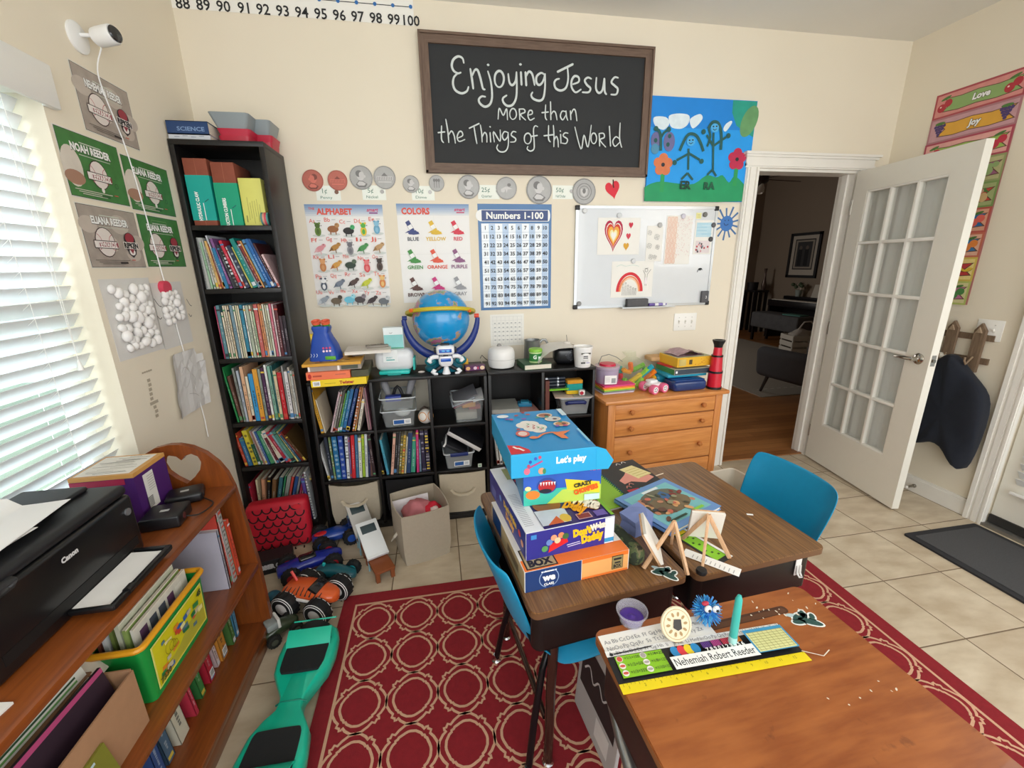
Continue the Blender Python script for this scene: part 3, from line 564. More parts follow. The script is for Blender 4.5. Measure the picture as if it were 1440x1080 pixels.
# red paper heart, blue paper sun, blank grid sheet
def heart(q, x, y, w, h, m, rot=0):
 c, s_ = math.cos(rot), math.sin(rot); ps = []
 for i in range(28):
  t = 2*math.pi*i/28; a = 16*math.sin(t)**3/32*w; b = (13*math.cos(t)-5*math.cos(2*t)-2*math.cos(3*t)-math.cos(4*t)+2.5)/29*h; ps.append((x+a*c-b*s_, y+a*s_+b*c))
 return ps
q = MB(); q.prism(heart(q, 0, 0, .09, .10, 0, .25), 0, .001, M('dd2b3c', .6, var=.1)); q.lay = .0012; q.stroke([(-.002, .06), (0, .03), (.004, .015)], .007, M('3a2a1e', .7))
tag(q.build('paper_heart', loc=(1.083, -.0005, 1.885), rot=BACK), 'small red paper heart taped under the chalkboard', 'paper heart')
q = MB(); ms = M('3f78c0', .6, var=.08); q.prism([(.045*math.cos(i*.314), .047*math.sin(i*.314)) for i in range(20)], 0, .0012, ms)
for i in range(13):
 a = i*2*math.pi/13+.25; L = .045+.02*((i*7) % 5)/5; q.prism([(.036*math.cos(a-.12), .036*math.sin(a-.12)), ((.045+L)*math.cos(a-.06), (.045+L)*math.sin(a-.06)), ((.045+L)*math.cos(a+.06), (.045+L)*math.sin(a+.06)), (.036*math.cos(a+.12), .036*math.sin(a+.12))], -.0005, .0005, M('4a74a8', .6, var=.1))
q.lay = .0015; q.stroke([(-.02, .003), (-.012, -.009), (.002, -.01), (.012, -.002)], .004, M('15294f', .6)); q.ell(-.014, .018, .003, .004, M('15294f', .6)); q.ell(.010, .02, .003, .004, M('15294f', .6))
tag(q.build('paper_sun', loc=(1.862, -.0006, 1.700), rot=BACK), 'blue paper sun with strip rays right of the whiteboard', 'paper sun')
q = MB(); q.b6(-.106, .106, -.098, .098, 0, .0005, PAPER); q.lay = .0007; ml = M('c9c9c6', .6)
for i in range(8): q.rect(-.09+i*.0257, 0, .001, .17, ml); q.rect(0, -.084+i*.024, .19, .001, ml)
for i in range(7):
 for j in range(5): q.rect(-.077+i*.0257, -.06+j*.026, .011, .006, M('b5b5b4', .6))
tag(q.build('grid_sheet', loc=(.427, -.0005, 1.076), rot=BACK, smooth=0), 'faint white grid sheet taped up under the hundred chart', 'sheet')
# whiteboard with its frame, tray, corners
wb = thing('whiteboard', 'white magnetic board with thin silver frame and black corners', 'whiteboard', (1.318, 0, 1.496), BACK)
hw, hh = .467, .303
q = MB(); q.b6(-hw+.01, hw-.01, -hh+.01, hh-.01, .002, .010, M('dce0e3', .16, var=.015, coat=.5)); q.build('panel', wb)
q = MB(); ma = M('c3c6c8', .3, .8)
for s_ in (-1, 1): q.b6(-hw, hw, s_*(hh-.008)-.008, s_*(hh-.008)+.008, 0, .015, ma); q.b6(s_*(hw-.008)-.008, s_*(hw-.008)+.008, -hh, hh, 0, .015, ma)
q.build('frame', wb)
for sx in (-1, 1):
 for sy in (-1, 1): q = MB(); q.cbox((sx*(hw-.011), sy*(hh-.011), .009), (.028, .028, .02), .005, K); q.build('corner_cap', wb)
q = MB(); q.b6(-.16, .20, -hh-.004, -hh+.004, .012, .06, ma); q.build('tray', wb)
def wsheet(name, x, z, w, h, label, draw, col=PAPER, y=-.0115, rot=0, cat='drawing'):
 q = MB(); q.b6(-w/2, w/2, -h/2, h/2, 0, .0005, col); q.lay = .0007; draw(q)
 return tag(q.build(name, loc=(x, y, z), rot=(R(90), rot, 0), smooth=0), label, cat)
def d_heart(q):
 for k_, c in ((1, 'b9274a'), (.84, 'f4f2ec'), (.78, 'd8452f'), (.62, 'f0b04a'), (.42, 'f4e9b0'), (.28, 'f4f2ec')):
  q.poly([(x, y) for x, y in heart(q, -.035, .0, .118*k_, .185*k_, 0)], M(c, .7))
 for x, y, s_, c in ((.075, .062, .028, 'd0344a'), (.062, -.002, .030, 'd94a5a'), (.050, -.062, .036, 'e0a83a')): q.poly(heart(q, x, y, s_, s_*1.3, 0), M(c, .7))
wsheet('heart_drawing', 1.130, 1.625, .275, .215, 'drawing of nested red and yellow hearts pinned to the whiteboard', d_heart)
def d_rain(q):
 q.ring(-.015, -.075, .082, .018, M('d8323c', .7), sy=1.35, a0=0, a1=math.pi); q.ring(-.015, -.075, .068, .010, M('ee8a5a', .7), sy=1.35, a0=0, a1=math.pi); q.ring(-.015, -.075, .060, .007, M('f3c9a0', .7), sy=1.35, a0=0, a1=math.pi)
 for i, h in enumerate((.08, .088, .07, .06, .05, .045)):
  x = -.06+i*.017; q.stroke([(x-.004, -.098), (x-.003, -.098+h*.7), (x+.004, -.098+h*.7), (x+.004, -.098)], .0016, BLK); q.ring(x, -.098+h*.85, .005, .0016, BLK, 10)
 q.stroke([(.088, -.04), (.085, .03), (.070, .055)], .0018, BLK); q.stroke([(.096, -.04), (.100, .03), (.122, .06)], .0018, BLK); q.ring(.092, .055, .010, .0018, BLK, 12); q.stroke([(.082, .066), (.104, .068)], .002, BLK); q.rect(.092, -.01, .012, .04, M('f6eef0', .7))
 q.stroke(smoothpts([(-.11, .08), (-.08, .09), (-.05, .082), (0, .088), (.04, .08)], 3), .002, M('bcd7cf', .7))
wsheet('rainbow_drawing', 1.234, 1.366, .281, .222, 'drawing of a red rainbow over a family, under the heart drawing', d_rain)
def d_doodle(q):
 random.seed(4)
 for x, y, r in ((-.035, .065, .013), (.014, .04, .016), (-.034, -.012, .015), (.022, -.02, .013), (-.02, -.078, .014), (.008, -.08, .012)):
  q.ring(x, y, r, .0014, M('8c8c8c', .7), 12); q.ring(x, y, r*.5, .0012, M('8c8c8c', .7), 9)
  for a in range(4): q.stroke([(x, y), (x+r*1.3*math.cos(a*1.6+.4), y+r*1.3*math.sin(a*1.6+.4))], .0011, M('9a9a9a', .7))
wsheet('doodle_sheet', 1.368, 1.580, .108, .212, 'narrow white sheet of pencil doodles in the middle of the whiteboard', d_doodle)
def d_pink(q):
 random.seed(5); c1 = M('eab9a2', .7); c2 = M('e7c3c4', .7)
 for i in range(9):
  for j in range(3): x = -.072+j*.024+(i % 2)*.008; y = .122-i*.031; q.ring(x, y, .010, .0018, c1, 8, sy=1.5)
 q.rect(-.048, 0, .068, .28, M('f2dccd', .7), z=.0006)
 for i in range(90): q.ell(random.uniform(-.008, .082), random.uniform(-.10, .135), .0022, .0022, c2, 6)
wsheet('patterned_sheet', 1.528, 1.600, .176, .292, 'white sheet half filled with peach loops on the whiteboard', d_pink)
def d_map(q):
 q.rect(0, .045, .105, .085, M('bfe0ee', .6)); random.seed(8)
 for i in range(8): q.rect(random.uniform(-.02, .02), .08-i*.010, .07, .003, M(['9ccfe2', 'd7ecf3'][i % 2], .6))
 q.rect(0, -.058, .10, .075, M('e6dcdc', .6))
 for i in range(14): q.ell(random.uniform(-.045, .045), random.uniform(-.09, -.035), .006, .007, M(['b8454f', '5a4248', 'd99aa0', '8a8f9a'][i % 4], .6), 8)
wsheet('photo_card', 1.700, 1.617, .125, .205, 'blue card with a red group photo at the top right of the whiteboard', d_map, cat='card')
def d_note(q):
 for i in range(3): q.rect(0, .008-i*.008, .022, .0016, M('9a9a70', .7))
wsheet('sticky_note', 1.655, 1.745, .035, .034, 'small yellow note by the top right magnet of the whiteboard', d_note, M('f1eda6', .7), cat='note')
for x, z, lb, c in ((.905, 1.770, 'round clear magnet at the top left corner of the whiteboard', 'd8dadb'), (1.125, 1.745, 'round clear magnet holding the heart drawing', 'd5d8da'), (1.233, 1.478, 'round clear magnet holding the rainbow drawing', 'd5d8da'), (1.395, 1.690, 'round grey magnet on the doodle sheet', 'b4b4b2'), (1.548, 1.742, 'round lilac magnet on the peach patterned sheet', 'cfcbd8'), (1.696, 1.752, 'round dark grey magnet beside the yellow note', '6f6f6a'), (.885, 1.225, 'round grey magnet at the bottom left corner of the whiteboard', '8a8a88'), (1.752, 1.605, 'small black magnet at the edge of the photo card', '3a3a3c'), (1.762, 1.69, 'dark grey magnet above the photo card edge', '55555a')):
 q = MB(); q.lathe([(.0005, 0), (.015, 0), (.015, .006), (.012, .009), (.0005, .009)], M(c, .3), 18); tag(q.build('magnet', loc=(x, -.0122, z), rot=BACK), lb, 'magnet', 'magnets on the whiteboard')
q = MB(); q.cbox((0, 0, .018), (.142, .05, .03), .006, M('5b5b5d', .9, var=.2, scale=60)); q.b6(-.071, .071, -.025, .025, .001, .004, K); tag(q.build('board_eraser', loc=(1.265, -.0195, 1.222), rot=BACK), 'dark grey felt eraser on the whiteboard tray', 'eraser')
q = MB(); q.cyl((0, 0, 0), .009, .075, M('efedf2', .4), 14, (0, R(90), 0)); q.cyl((-.055, 0, 0), .0095, .04, M('6a55a0', .4), 14, (0, R(90), 0)); q.cyl((.005, 0, 0), .0092, .03, M('8f80c0', .4), 14, (0, R(90), 0)); q.cyl((.042, 0, 0), .006, .012, M('6a55a0', .4), 12, (0, R(90), 0)); tag(q.build('board_marker', loc=(1.42, -.038, 1.207)), 'white and purple marker lying on the whiteboard tray', 'marker')
q = MB(); q.cbox((0, 0, .011), (.05, .075, .018), .004, M('55565a', .6)); q.lay = .0206; q.text('3', .006, -.002, .018, WHT); tag(q.build('magnetic_timer', loc=(1.745, -.012, 1.245), rot=BACK), 'small dark grey magnetic timer at the lower right of the whiteboard', 'timer')
q = MB(); q.stroke(smoothpts([(-.018, -.012), (-.01, .004), (.006, .008), (.016, .002)], 4), .005, K, z=.0001); q.stroke(smoothpts([(-.012, .006), (0, .012), (.012, .01)], 4), .004, K, z=.0002); q.b6(-.004, .004, -.002, .006, 0, .004, K); tag(q.build('magnetic_clip', loc=(1.70, -.0122, 1.415), rot=BACK), 'tiny curled black clip low on the right of the whiteboard', 'clip')
# switches
def switch(name, x, z, rot, loc, gangs, w, label):
 t = thing(name, label, 'light switch', loc, rot)
 q = MB(); q.cbox((0, 0, .003), (w, .115, .007), .003, M('f6f4ee', .35, var=.01)); q.build('wall_plate', t)
 for i in range(gangs):
  xx = (i-(gangs-1)/2)*.046; q = MB(); q.b6(xx-.005, xx+.005, -.012, .012, .006, .008, M('dedbd2', .4)); q.cbox((xx, .004, .011), (.008, .016, .012), .003, M('f4f1e9', .35), (R(25), 0, 0)); q.build('toggle', t)
 q = MB()
 for i in range(gangs):
  for s_ in (-1, 1): q.cyl(((i-(gangs-1)/2)*.046, s_*.03, .0068), .003, .002, M('c9c6bd', .4), 10)
 q.build('screw', t)
switch('light_switch', 0, 0, BACK, (1.634, -.0, 1.082), 3, .163, 'white triple switch plate under the whiteboard')
switch('light_switch', 0, 0, RIGHT, (3.0, -.768, 1.078), 2, .118, 'white double switch plate on the right wall above the coat rack')
# fruit of the spirit banner on the right wall
q = MB(); W_ = .42; q.b6(-W_/2, W_/2, -.59, .595, 0, .0007, M('c98a86', .5)); q.lay = .0009
ROWS = [('Love', 'b04a52', 'd98f88', '8fae6a', 'b8323e', 'ell'), ('Joy', 'b07a80', 'c99aa0', 'e2a83c', '4f3b6e', 'grape'), ('Peace', 'b0485a', 'e6a8a0', '9cba5a', 'c42f45', 'ell'), ('Patience', '96a06a', 'b9b684', '99607f', '93ae72', 'pear'), ('Kindness', '7d9a58', 'a7b27a', 'c8473c', 'cfae7a', 'pine'),
  ('Goodness', 'c05a50', 'e0a68a', '2f6fa6', 'e2675a', 'ell'), ('Faithfulness', 'c9705a', 'e6b49a', '2f74a8', 'e88b40', 'ell'), ('Gentleness', 'd9c05a', 'ecd68a', 'c23c3c', 'e6c23c', 'ban'), ('Self-Control', 'b5c26a', 'd6cf9a', 'c0739a', '4f8a4a', 'ell')]
for i, (t, c1, c2, c3, c4, k_) in enumerate(ROWS):
 y = .529-i*.1317; sk = -.0; q.rect(sk, y, W_, .1317, M(c1, .5)); q.rect(sk, y, W_-.02, .112, M(c2, .5, var=.15, scale=30)); mc = M(c3, .5, var=.08)
 q.poly([(-.165, y-.034), (-.08, y-.042), (0, y-.036), (.09, y-.042), (.20, y-.034), (.165, y), (.20, y+.036), (.09, y+.028), (0, y+.036), (-.08, y+.030), (-.165, y+.038), (-.13, y)], M('6a4a3a', .5)); q.poly([(-.158, y-.030), (-.08, y-.038), (0, y-.032), (.09, y-.038), (.19, y-.030), (.157, y), (.19, y+.032), (.09, y+.024), (0, y+.032), (-.08, y+.026), (-.158, y+.034), (-.122, y)], mc)
 mf = M(c4, .5, var=.15); gl = M('4f7a3a', .5)
 for sx in (-1, 1):
  x = sx*.155
  if k_ == 'grape':
   for a in range(4):
    for b in range(4-a): q.ell(x-.022+b*.015+a*.0075, y+.022-a*.015, .0085, .0085, mf)
  elif k_ == 'ban':
   for a in range(3): q.ring(x+.002+a*.006, y+.022, .030, .011, mf, 10, a0=-2.6, a1=-.5); q.ring(x+.002+a*.006, y+.022, .036, .0015, BLK, 10, a0=-2.6, a1=-.5)
  elif k_ == 'pear': q.ell(x-.01, y-.012, .022, .022, mf); q.ell(x-.006, y+.012, .013, .015, mf); q.ell(x+.018, y+.016, .016, .014, mf)
  elif k_ == 'pine': q.ell(x, y-.014, .02, .024, mf); q.poly([(x-.022, y+.01), (x, y+.035), (x+.024, y+.008), (x, y+.014)], gl); q.ell(x-.016, y+.02, .014, .012, M('c9a08a', .5))
  else: q.ell(x-.014, y-.012, .022, .022, mf); q.ell(x+.016, y+.008, .020, .020, mf); q.ell(x-.02, y-.005, .005, .004, M('f6d9d0', .4)); q.ell(x, y+.036, .026, .007, gl, rot=.3)
  if k_ == 'grape': q.ell(x, y+.036, .026, .008, gl)
 fs_ = .030; q.text(t, .02 if i < 2 else (.075-.011*len(t)*.5), y, fs_, M('4a2f2a', .5), bold=.09, shear=.15, w=min(.021*len(t), .2)); q.text(t, .02 if i < 2 else (.075-.011*len(t)*.5), y, fs_, WHT, bold=.045, shear=.15, w=min(.021*len(t), .2)*.97)
tag(q.build('word_banner', loc=(2.9995, -.425, 1.795), rot=(R(90), R(0), R(-90)), smooth=0), 'tall fruit banner with Love and Joy rows on the right wall', 'banner')
# name cards with baseballs on the left wall
def namecard(y, z, w, h, name, green, both, label):
 q = MB(); q.b6(-w/2, w/2, -h/2, h/2, 0, .0006, M('dfdcd2', .6)); q.lay = .0008; b = .006
 q.rect(0, 0, w-b, h-b, K)
 base = M('3f7a3c' if green else 'a89c92', .5, var=.35 if green else .25, scale=26); q.rect(0, 0, w-b-.003, h-b-.003, base)
 if green and not both: q.ell(-w*.36, -.008, w*.15, h*.30, M('d9d0c4', .6, var=.15)); q.ell(-w*.36, -h*.2, w*.15, h*.11, M('a87f6a', .6));
 if not green:
  for x_, y_, r_ in ((-w*.38, h*.3, .05), (w*.15, h*.38, .06), (w*.42, -h*.05, .05), (-w*.1, -h*.1, .055), (w*.3, -h*.4, .05)): q.ell(x_, y_ if abs(y_) < h*.3 else y_*.62, r_*.8, r_*.55, M('c3b7ac', .6, var=.15))
 if green and both: q.ring(0, 0, h*.47, .0016, M('8fae7a', .6), 6)
 q.rect(0, h*.35, w*.34, .003, M('cfd6c8', .6)); q.text(name, 0, h*.265, .023, K, bold=.08, w=w*.64); q.text(name, -.0012, h*.268, .023, WHT, bold=.045, w=w*.63); q.rect(.01, h*.165, w*.5, .0022, M('c6cabc', .6))
 bx = -w*.17 if both else .01
 q.ell(bx, -.016, .047 if both else .042, .050 if both else .046, M('3a1c1e', .5)); q.ell(bx, -.016, .044 if both else .039, .047 if both else .043, M('e6dcd6', .5))
 for s_ in (-1, 1): q.ring(bx+s_*.045, -.016, .028, .002, M('b5545a', .6), 12, a0=(1.9 if s_ > 0 else -1.2), a1=(4.4 if s_ > 0 else 1.2))
 q.rect(bx, -.024, .112, .027, M('3a1c1e', .5)); q.rect(bx, -.024, .108, .022, M('e9e3de', .5)); q.rect(bx+.01, -.0235, .094, .016, M('8f3040', .5)); q.text('STEWARDS', bx, -.0235, .016, M('efe6e2', .5), bold=.05, w=.1)
 if both:
  x = w*.27; q.ell(x, -.002, .030, .026, M('2b2026', .5)); q.ell(x, .004, .024, .018, M('9c3340', .5)); q.poly([(x-.032, -.018), (x+.032, -.018), (x+.020, -.052), (x, -.066), (x-.020, -.052)], M('2b2026', .5)); q.ell(x, -.045, .016, .012, M('e9e3de', .5)); q.poly([(x-.016, -.030), (x+.016, -.030), (x, -.052)], M('8f3040', .5))
  q.rect(x, -.022, .082, .024, M('e9e3de', .5)); q.text('RIPKEN', x, -.022, .018, K, bold=.06, w=.076)
 else: q.ell(.01, -.064, .007, .009, M('efe9e2', .5)); q.ring(w*.30, -.04, .008, .002, M('2f5c34', .6), 10)
 for i in range(3): q.rect(-w*.12, -h*.37-i*.006, w*(.6-.1*i), .0022, M('d8d4c8' if green else '6f665f', .6))
 q.rect(w*.06, -h*.41, w*.14, .007, M('3b3432', .6) if not green else M('2f5c34', .6)); q.rect(w*.25, -h*.36, .02, .003, M('c4564a', .6))
 tag(q.build('name_card', loc=(-1.1195, y, z), rot=LEFT, smooth=0), label, 'name card', 'baseball name cards on the left wall')
namecard(-.643, 2.025, .279, .206, 'NEHEMIAH REEDER', False, True, 'grey NEHEMIAH REEDER baseball card, topmost on the left wall')
namecard(-.784, 1.801, .279, .206, 'NOAH REEDER', True, False, 'green NOAH REEDER baseball card beside the window')
namecard(-.492, 1.789, .294, .196, 'ELIANA REEDER', True, False, 'green grassy ELIANA REEDER card with a single baseball emblem')
namecard(-.778, 1.579, .284, .206, 'ELIANA REEDER', False, True, 'grey ELIANA REEDER baseball card beside the window')
namecard(-.488, 1.580, .278, .204, 'ELIANA REEDER', True, True, 'green ELIANA REEDER card with two emblems, lowest right')
# cotton ball pictures and a creased drawing
def cotton(y, z, w, h, balls, red, label, rot=0):
 t = thing('cotton_picture', label, 'craft', (-1.1195, y, z), (R(90), rot, R(90))); q = MB(); q.b6(-w/2, w/2, -h/2, h/2, 0, .0006, M('dcdad6', .6, var=.03)); q.build('backing_sheet', t); random.seed(int(w*1000))
 mc = M('f1efec', .95, var=.05, scale=50, bump=.4)
 for (x, y_, r) in balls: q = MB(); q.ball((x, y_, r*.55), (r*random.uniform(.85, 1.15), r*random.uniform(.8, 1.1), r*.62), mc, 12, 8, (0, 0, random.random()*3)); q.build('cotton_ball', t)
 q = MB(); q.lay = .001
 if red: q.prism([(red[0]+.030*math.cos(i*.4), red[1]+.026*math.sin(i*.4)) for i in range(16)], .0, .02, M('d5455c', .8))
 q.stroke(smoothpts([(w*.32, h*.22), (w*.40, h*.12), (w*.46, h*.1)], 3), .003, K, z=.03); q.stroke(smoothpts([(w*.36, -h*.02), (w*.41, -.02), (w*.46, -h*.05)], 3), .003, K, z=.022); q.build('pipe_cleaner', t, smooth=0)
random.seed(21)
def pack(w, h, n, rr, x0=0, y0=0):
 out = []; tries = 0
 while len(out) < n and tries < 4000:
  tries += 1; r = random.uniform(*rr); x = x0+random.uniform(-w/2+r, w/2-r); y = y0+random.uniform(-h/2+r, h/2-r)
  if all((x-a)**2+(y-b)**2 > (.72*(r+c))**2 for a, b, c in out): out.append((x, y, r))
 return out
cotton(-.775, 1.297, .265, .285, pack(.22, .25, 46, (.015, .026)), None, 'white sheet covered with cotton balls, left of the pair under the cards')
cotton(-.536, 1.283, .218, .27, pack(.15, .15, 22, (.014, .024), 0, .03)+[(-.02, .09, .02)], (-.03, .115), 'white sheet with cotton balls and a red patch under the green card')
q = MB(); n = 8; vs = []; fs = []; random.seed(2)
for i in range(n+1):
 for j in range(n+1):
  x = -.125+.25*i/n; y = -.135+.27*j/n
  if i > n-2 and j > n-2: x -= .02; y -= .03
  vs.append((x+.02*(y/.135), y, .004+.007*random.random()+(.010 if i in (0, n) else 0)))
for i in range(n):
 for j in range(n): a = i*(n+1)+j; fs.append((a, a+n+1, a+n+2, a+1))
q.add(vs, fs, M('d9d8d6', .7, var=.03)); off = len(vs); q.add([(v[0], v[1], v[2]-.0008) for v in vs], [f[::-1] for f in fs], M('d9d8d6', .7, var=.03)); q.lay = .0125
for s_ in ([(-.06, .05), (-.03, .07), (0, .04), (-.02, .0), (-.05, -.02)], [(.01, .03), (.03, .0), (.0, -.04)], [(-.04, -.05), (.0, -.06), (.03, -.08)]): q.stroke(smoothpts(s_, 3), .0016, M('a8a6a4', .7))
tag(q.build('creased_drawing', loc=(-1.1195, -.53, .985), rot=LEFT, smooth=0), 'creased white pencil drawing on the left wall beside the cord', 'drawing')
q = MB(); q.lay = .0004; random.seed(6)
for i in range(9): q.rect(random.uniform(-.006, .006), .07-i*.018, .018 if i != 5 else .05, .012, M('b3a894', .75, var=.1))
for i in range(5): q.rect(-.02+.012*i, .105, .01, .006, M('b3a894', .75))
tag(q.build('tape_remnant', loc=(-1.1198, -.79, .985), rot=LEFT, smooth=0), 'greyish strip of old tape marks on the left wall', 'tape')
# camera with its cord
wc = thing('security_camera', 'small white wall camera with black lens and hanging cord', 'camera', (-1.12, -.705, 2.225), LEFT)
mw_ = M('eeeeec', .3, var=.01)
q = MB(); q.lathe([(.0005, 0), (.046, 0), (.046, .006), (.040, .010), (.0005, .010)], mw_, 28, TR((-.005, -.01, 0))); q.build('base_plate', wc)
q = MB(); q.tube([(0, .0, .008), (.004, .002, .03), (.010, .004, .05)], .006, mw_, 10); q.build('stem', wc)
BX = Matrix.Translation((.012, .006, .075)) @ Vector((-.22, .10, .87)).to_track_quat('Z', 'Y').to_matrix().to_4x4()
q = MB(); q.lathe([(.0005, -.037), (.020, -.037), (.027, -.030), (.029, -.012), (.029, .030), (.026, .036), (.0005, .036)], mw_, 24, BX); q.build('body', wc)
q = MB(); q.lathe([(.0005, .0365), (.0235, .0365), (.0245, .039), (.021, .0425), (.0005, .0435)], M('17171a', .12, coat=.6), 24, BX); q.build('lens', wc)
cpath = [(-1.070, -.683, 2.200), (-1.105, -.67, 2.14), (-1.116, -.645, 2.07), (-1.115, -.60, 1.92), (-1.114, -.575, 1.70), (-1.114, -.555, 1.45), (-1.114, -.54, 1.25), (-1.114, -.52, 1.05), (-1.113, -.50, .90), (-1.112, -.49, .80), (-1.108, -.50, .70)]
wl = wc.matrix_basis.inverted() if False else (Matrix.Translation((-1.12, -.705, 2.225)) @ Euler(LEFT).to_matrix().to_4x4()).inverted()
def sp3(P, k=5):
 a = smoothpts([(p[0], p[1]) for p in P], k); b = smoothpts([(p[2], p[2]) for p in P], k); return [(x, y, z[0]) for (x, y), z in zip(a, b)]
q = MB(); q.tube([tuple(wl @ Vector(p)) for p in sp3(cpath)], .0024, mw_, 6); q.build('cord', wc)
# coat rack shaped like a small picket fence, with coats
cr = thing('coat_rack', 'weathered wooden picket coat rack on the right wall', 'coat rack', (3.0, -.67, 1.0), RIGHT)
mr = wood('weathered_picket', '5f4b3a', '8f7860', 'Y', 9, .7)
for x in (-.16, -.055, .075):
 q = MB(); q.prism([(x-.026, -.16), (x+.026, -.16), (x+.026, .075), (x, .115), (x-.026, .075)], .012, .030, mr); q.prism([(x-.014, .062), (x+.014, .062), (x, .092)], .030, .040, wood('pale_picket', '8f7860', 'b09a80', 'Y', 9, .7)); q.build('picket', cr, smooth=0)
for y in (.035, -.095): q = MB(); q.b6(-.22, .135, y-.017, y+.017, .0, .012, mr); q.build('rail', cr)
for x in (-.055, .075): q = MB(); q.tube([(x, -.075, .03), (x, -.10, .055), (x, -.115, .068), (x, -.095, .082), (x, -.075, .083)], .005, M('8f7860', .6), 8); q.build('hook', cr)
def coat(name, pts, loc, m, label, depth, parts, rz=RIGHT):
 t = thing(name, label, 'coat', loc, rz); bm = bmesh.new(); n = len(pts); k = 7; rings = []
 for j in range(k):
  u = j/(k-1)*2-1; z = depth*(u+1)/2; sc = math.sqrt(max(.0, 1-u**4))*.10+.90; cx = sum(p[0] for p in pts)/n; cy = sum(p[1] for p in pts)/n
  rings.append([bm.verts.new((cx+(p[0]-cx)*sc, cy+(p[1]-cy)*sc, z+.008*math.sin(i*1.7+j)+.012*math.sin(p[0]*45+p[1]*9)*(1 if u > 0 else .2))) for i, p in enumerate(pts)])
 for j in range(k-1):
  for i in range(n): bm.faces.new((rings[j][i], rings[j][(i+1) % n], rings[j+1][(i+1) % n], rings[j+1][i]))
 for rg in (rings[0][::-1], rings[-1]):
  f = bm.faces.new(rg); r_ = bmesh.ops.poke(bm, faces=[f], offset=.012 if rg is rings[-1] else 0)
 q = MB(); q.bm(bm, m); o = q.build('body', t, smooth=60)
 md = o.modifiers.new('s', 'SUBSURF'); md.levels = 1; md.render_levels = 1
 return t
MNV = M('151a26', .9, var=.2, scale=25, bump=.3, sheen=.05)
nv = coat('navy_coat', [(-.02, .0), (.03, .01), (.07, -.04), (.13, -.10), (.20, -.15), (.235, -.22), (.24, -.36), (.235, -.50), (.225, -.60), (.20, -.66), (.14, -.60), (.08, -.545), (.03, -.53), (-.01, -.56), (-.06, -.585), (-.10, -.58), (-.11, -.48), (-.105, -.34), (-.11, -.22), (-.09, -.12), (-.05, -.05)], (2.98, -.66, .925), MNV, 'dark navy coat hanging from the picket coat rack', .09, 3)
for z in (-.34, -.43, -.52): q = MB(); q.lathe([(.0005, 0), (.011, 0), (.012, .003), (.008, .006), (.0005, .005)], M('20232c', .3), 14, TR((-.045, z+.0, .098), (R(-12), 0, 0))); q.build('button', nv)
coat('white_cardigan', [(-.03, .02), (.02, .03), (.07, .0), (.08, -.08), (.07, -.2), (.075, -.36), (.05, -.48), (-.02, -.50), (-.07, -.46), (-.09, -.3), (-.10, -.14), (-.08, -.03)], (2.995, -.575, .90), M('e3ddd0', .95, var=.05, bump=.3), 'cream knitted garment behind the navy coat on the rack', .06, 1)
# spring door stop on the baseboard
q = MB(); q.tube([(0, 0, .004), (0, 0, .06)], .0045, M('9a958a', .3, .9), 8); q.tube([(.007*math.cos(a*1.2), .007*math.sin(a*1.2), .006+a*.0011) for a in range(48)], .0012, M('b5b0a6', .25, 1), 5); q.cyl((0, 0, .068), .009, .016, M('e8e4da', .6), 12); q.cyl((0, 0, .003), .012, .006, M('b5b0a6', .3, 1), 12)
tag(q.build('door_stop', loc=(2.986, -.625, .045), rot=RIGHT), 'small spring door stop on the right baseboard behind the door', 'door stop')
# ================================================================ furniture
BLK2 = M('1b1a1a', .38, var=.12, scale=30, coat=.1)
def blackwood(): return wood('black_brown_laminate', '0d0c0c', '1a1817', 'Z', 12, .42)
MBW = blackwood()
# tall bookcase in the corner
TX0, TX1, TYF, TYB = -1.116, -.727, -.295, -.016
tb = thing('bookcase', 'tall narrow black bookcase in the left corner', 'bookcase', ((TX0+TX1)/2, (TYF+TYB)/2, 0)); ox, oy = (TX0+TX1)/2, (TYF+TYB)/2
TSH = [.07, .43, .685, 1.03, 1.375, 1.665]
def part(name, par, x0, x1, y0, y1, z0, z1, m, ox, oy, bev=.0012, oz=0):
 q = MB(); q.b6(x0-ox, x1-ox, y0-oy, y1-oy, z0-oz, z1-oz, m, bev); return q.build(name, par)
part('side_panel', tb, TX0, TX0+.022, TYF, TYB, 0, 2.0, MBW, ox, oy); part('side_panel', tb, TX1-.022, TX1, TYF, TYB, 0, 2.0, MBW, ox, oy)
part('top_panel', tb, TX0, TX1, TYF, TYB, 2.0, 2.022, MBW, ox, oy); part('back_panel', tb, TX0+.022, TX1-.022, TYB-.006, TYB, 0, 2.0, MBW, ox, oy, 0)
for z in TSH: part('shelf', tb, TX0+.0225, TX1-.0225, TYF+.004, TYB-.006, z-.022, z, MBW, ox, oy)
part('plinth', tb, TX0+.0225, TX1-.0225, TYF+.02, TYF+.035, 0, .048, MBW, ox, oy)
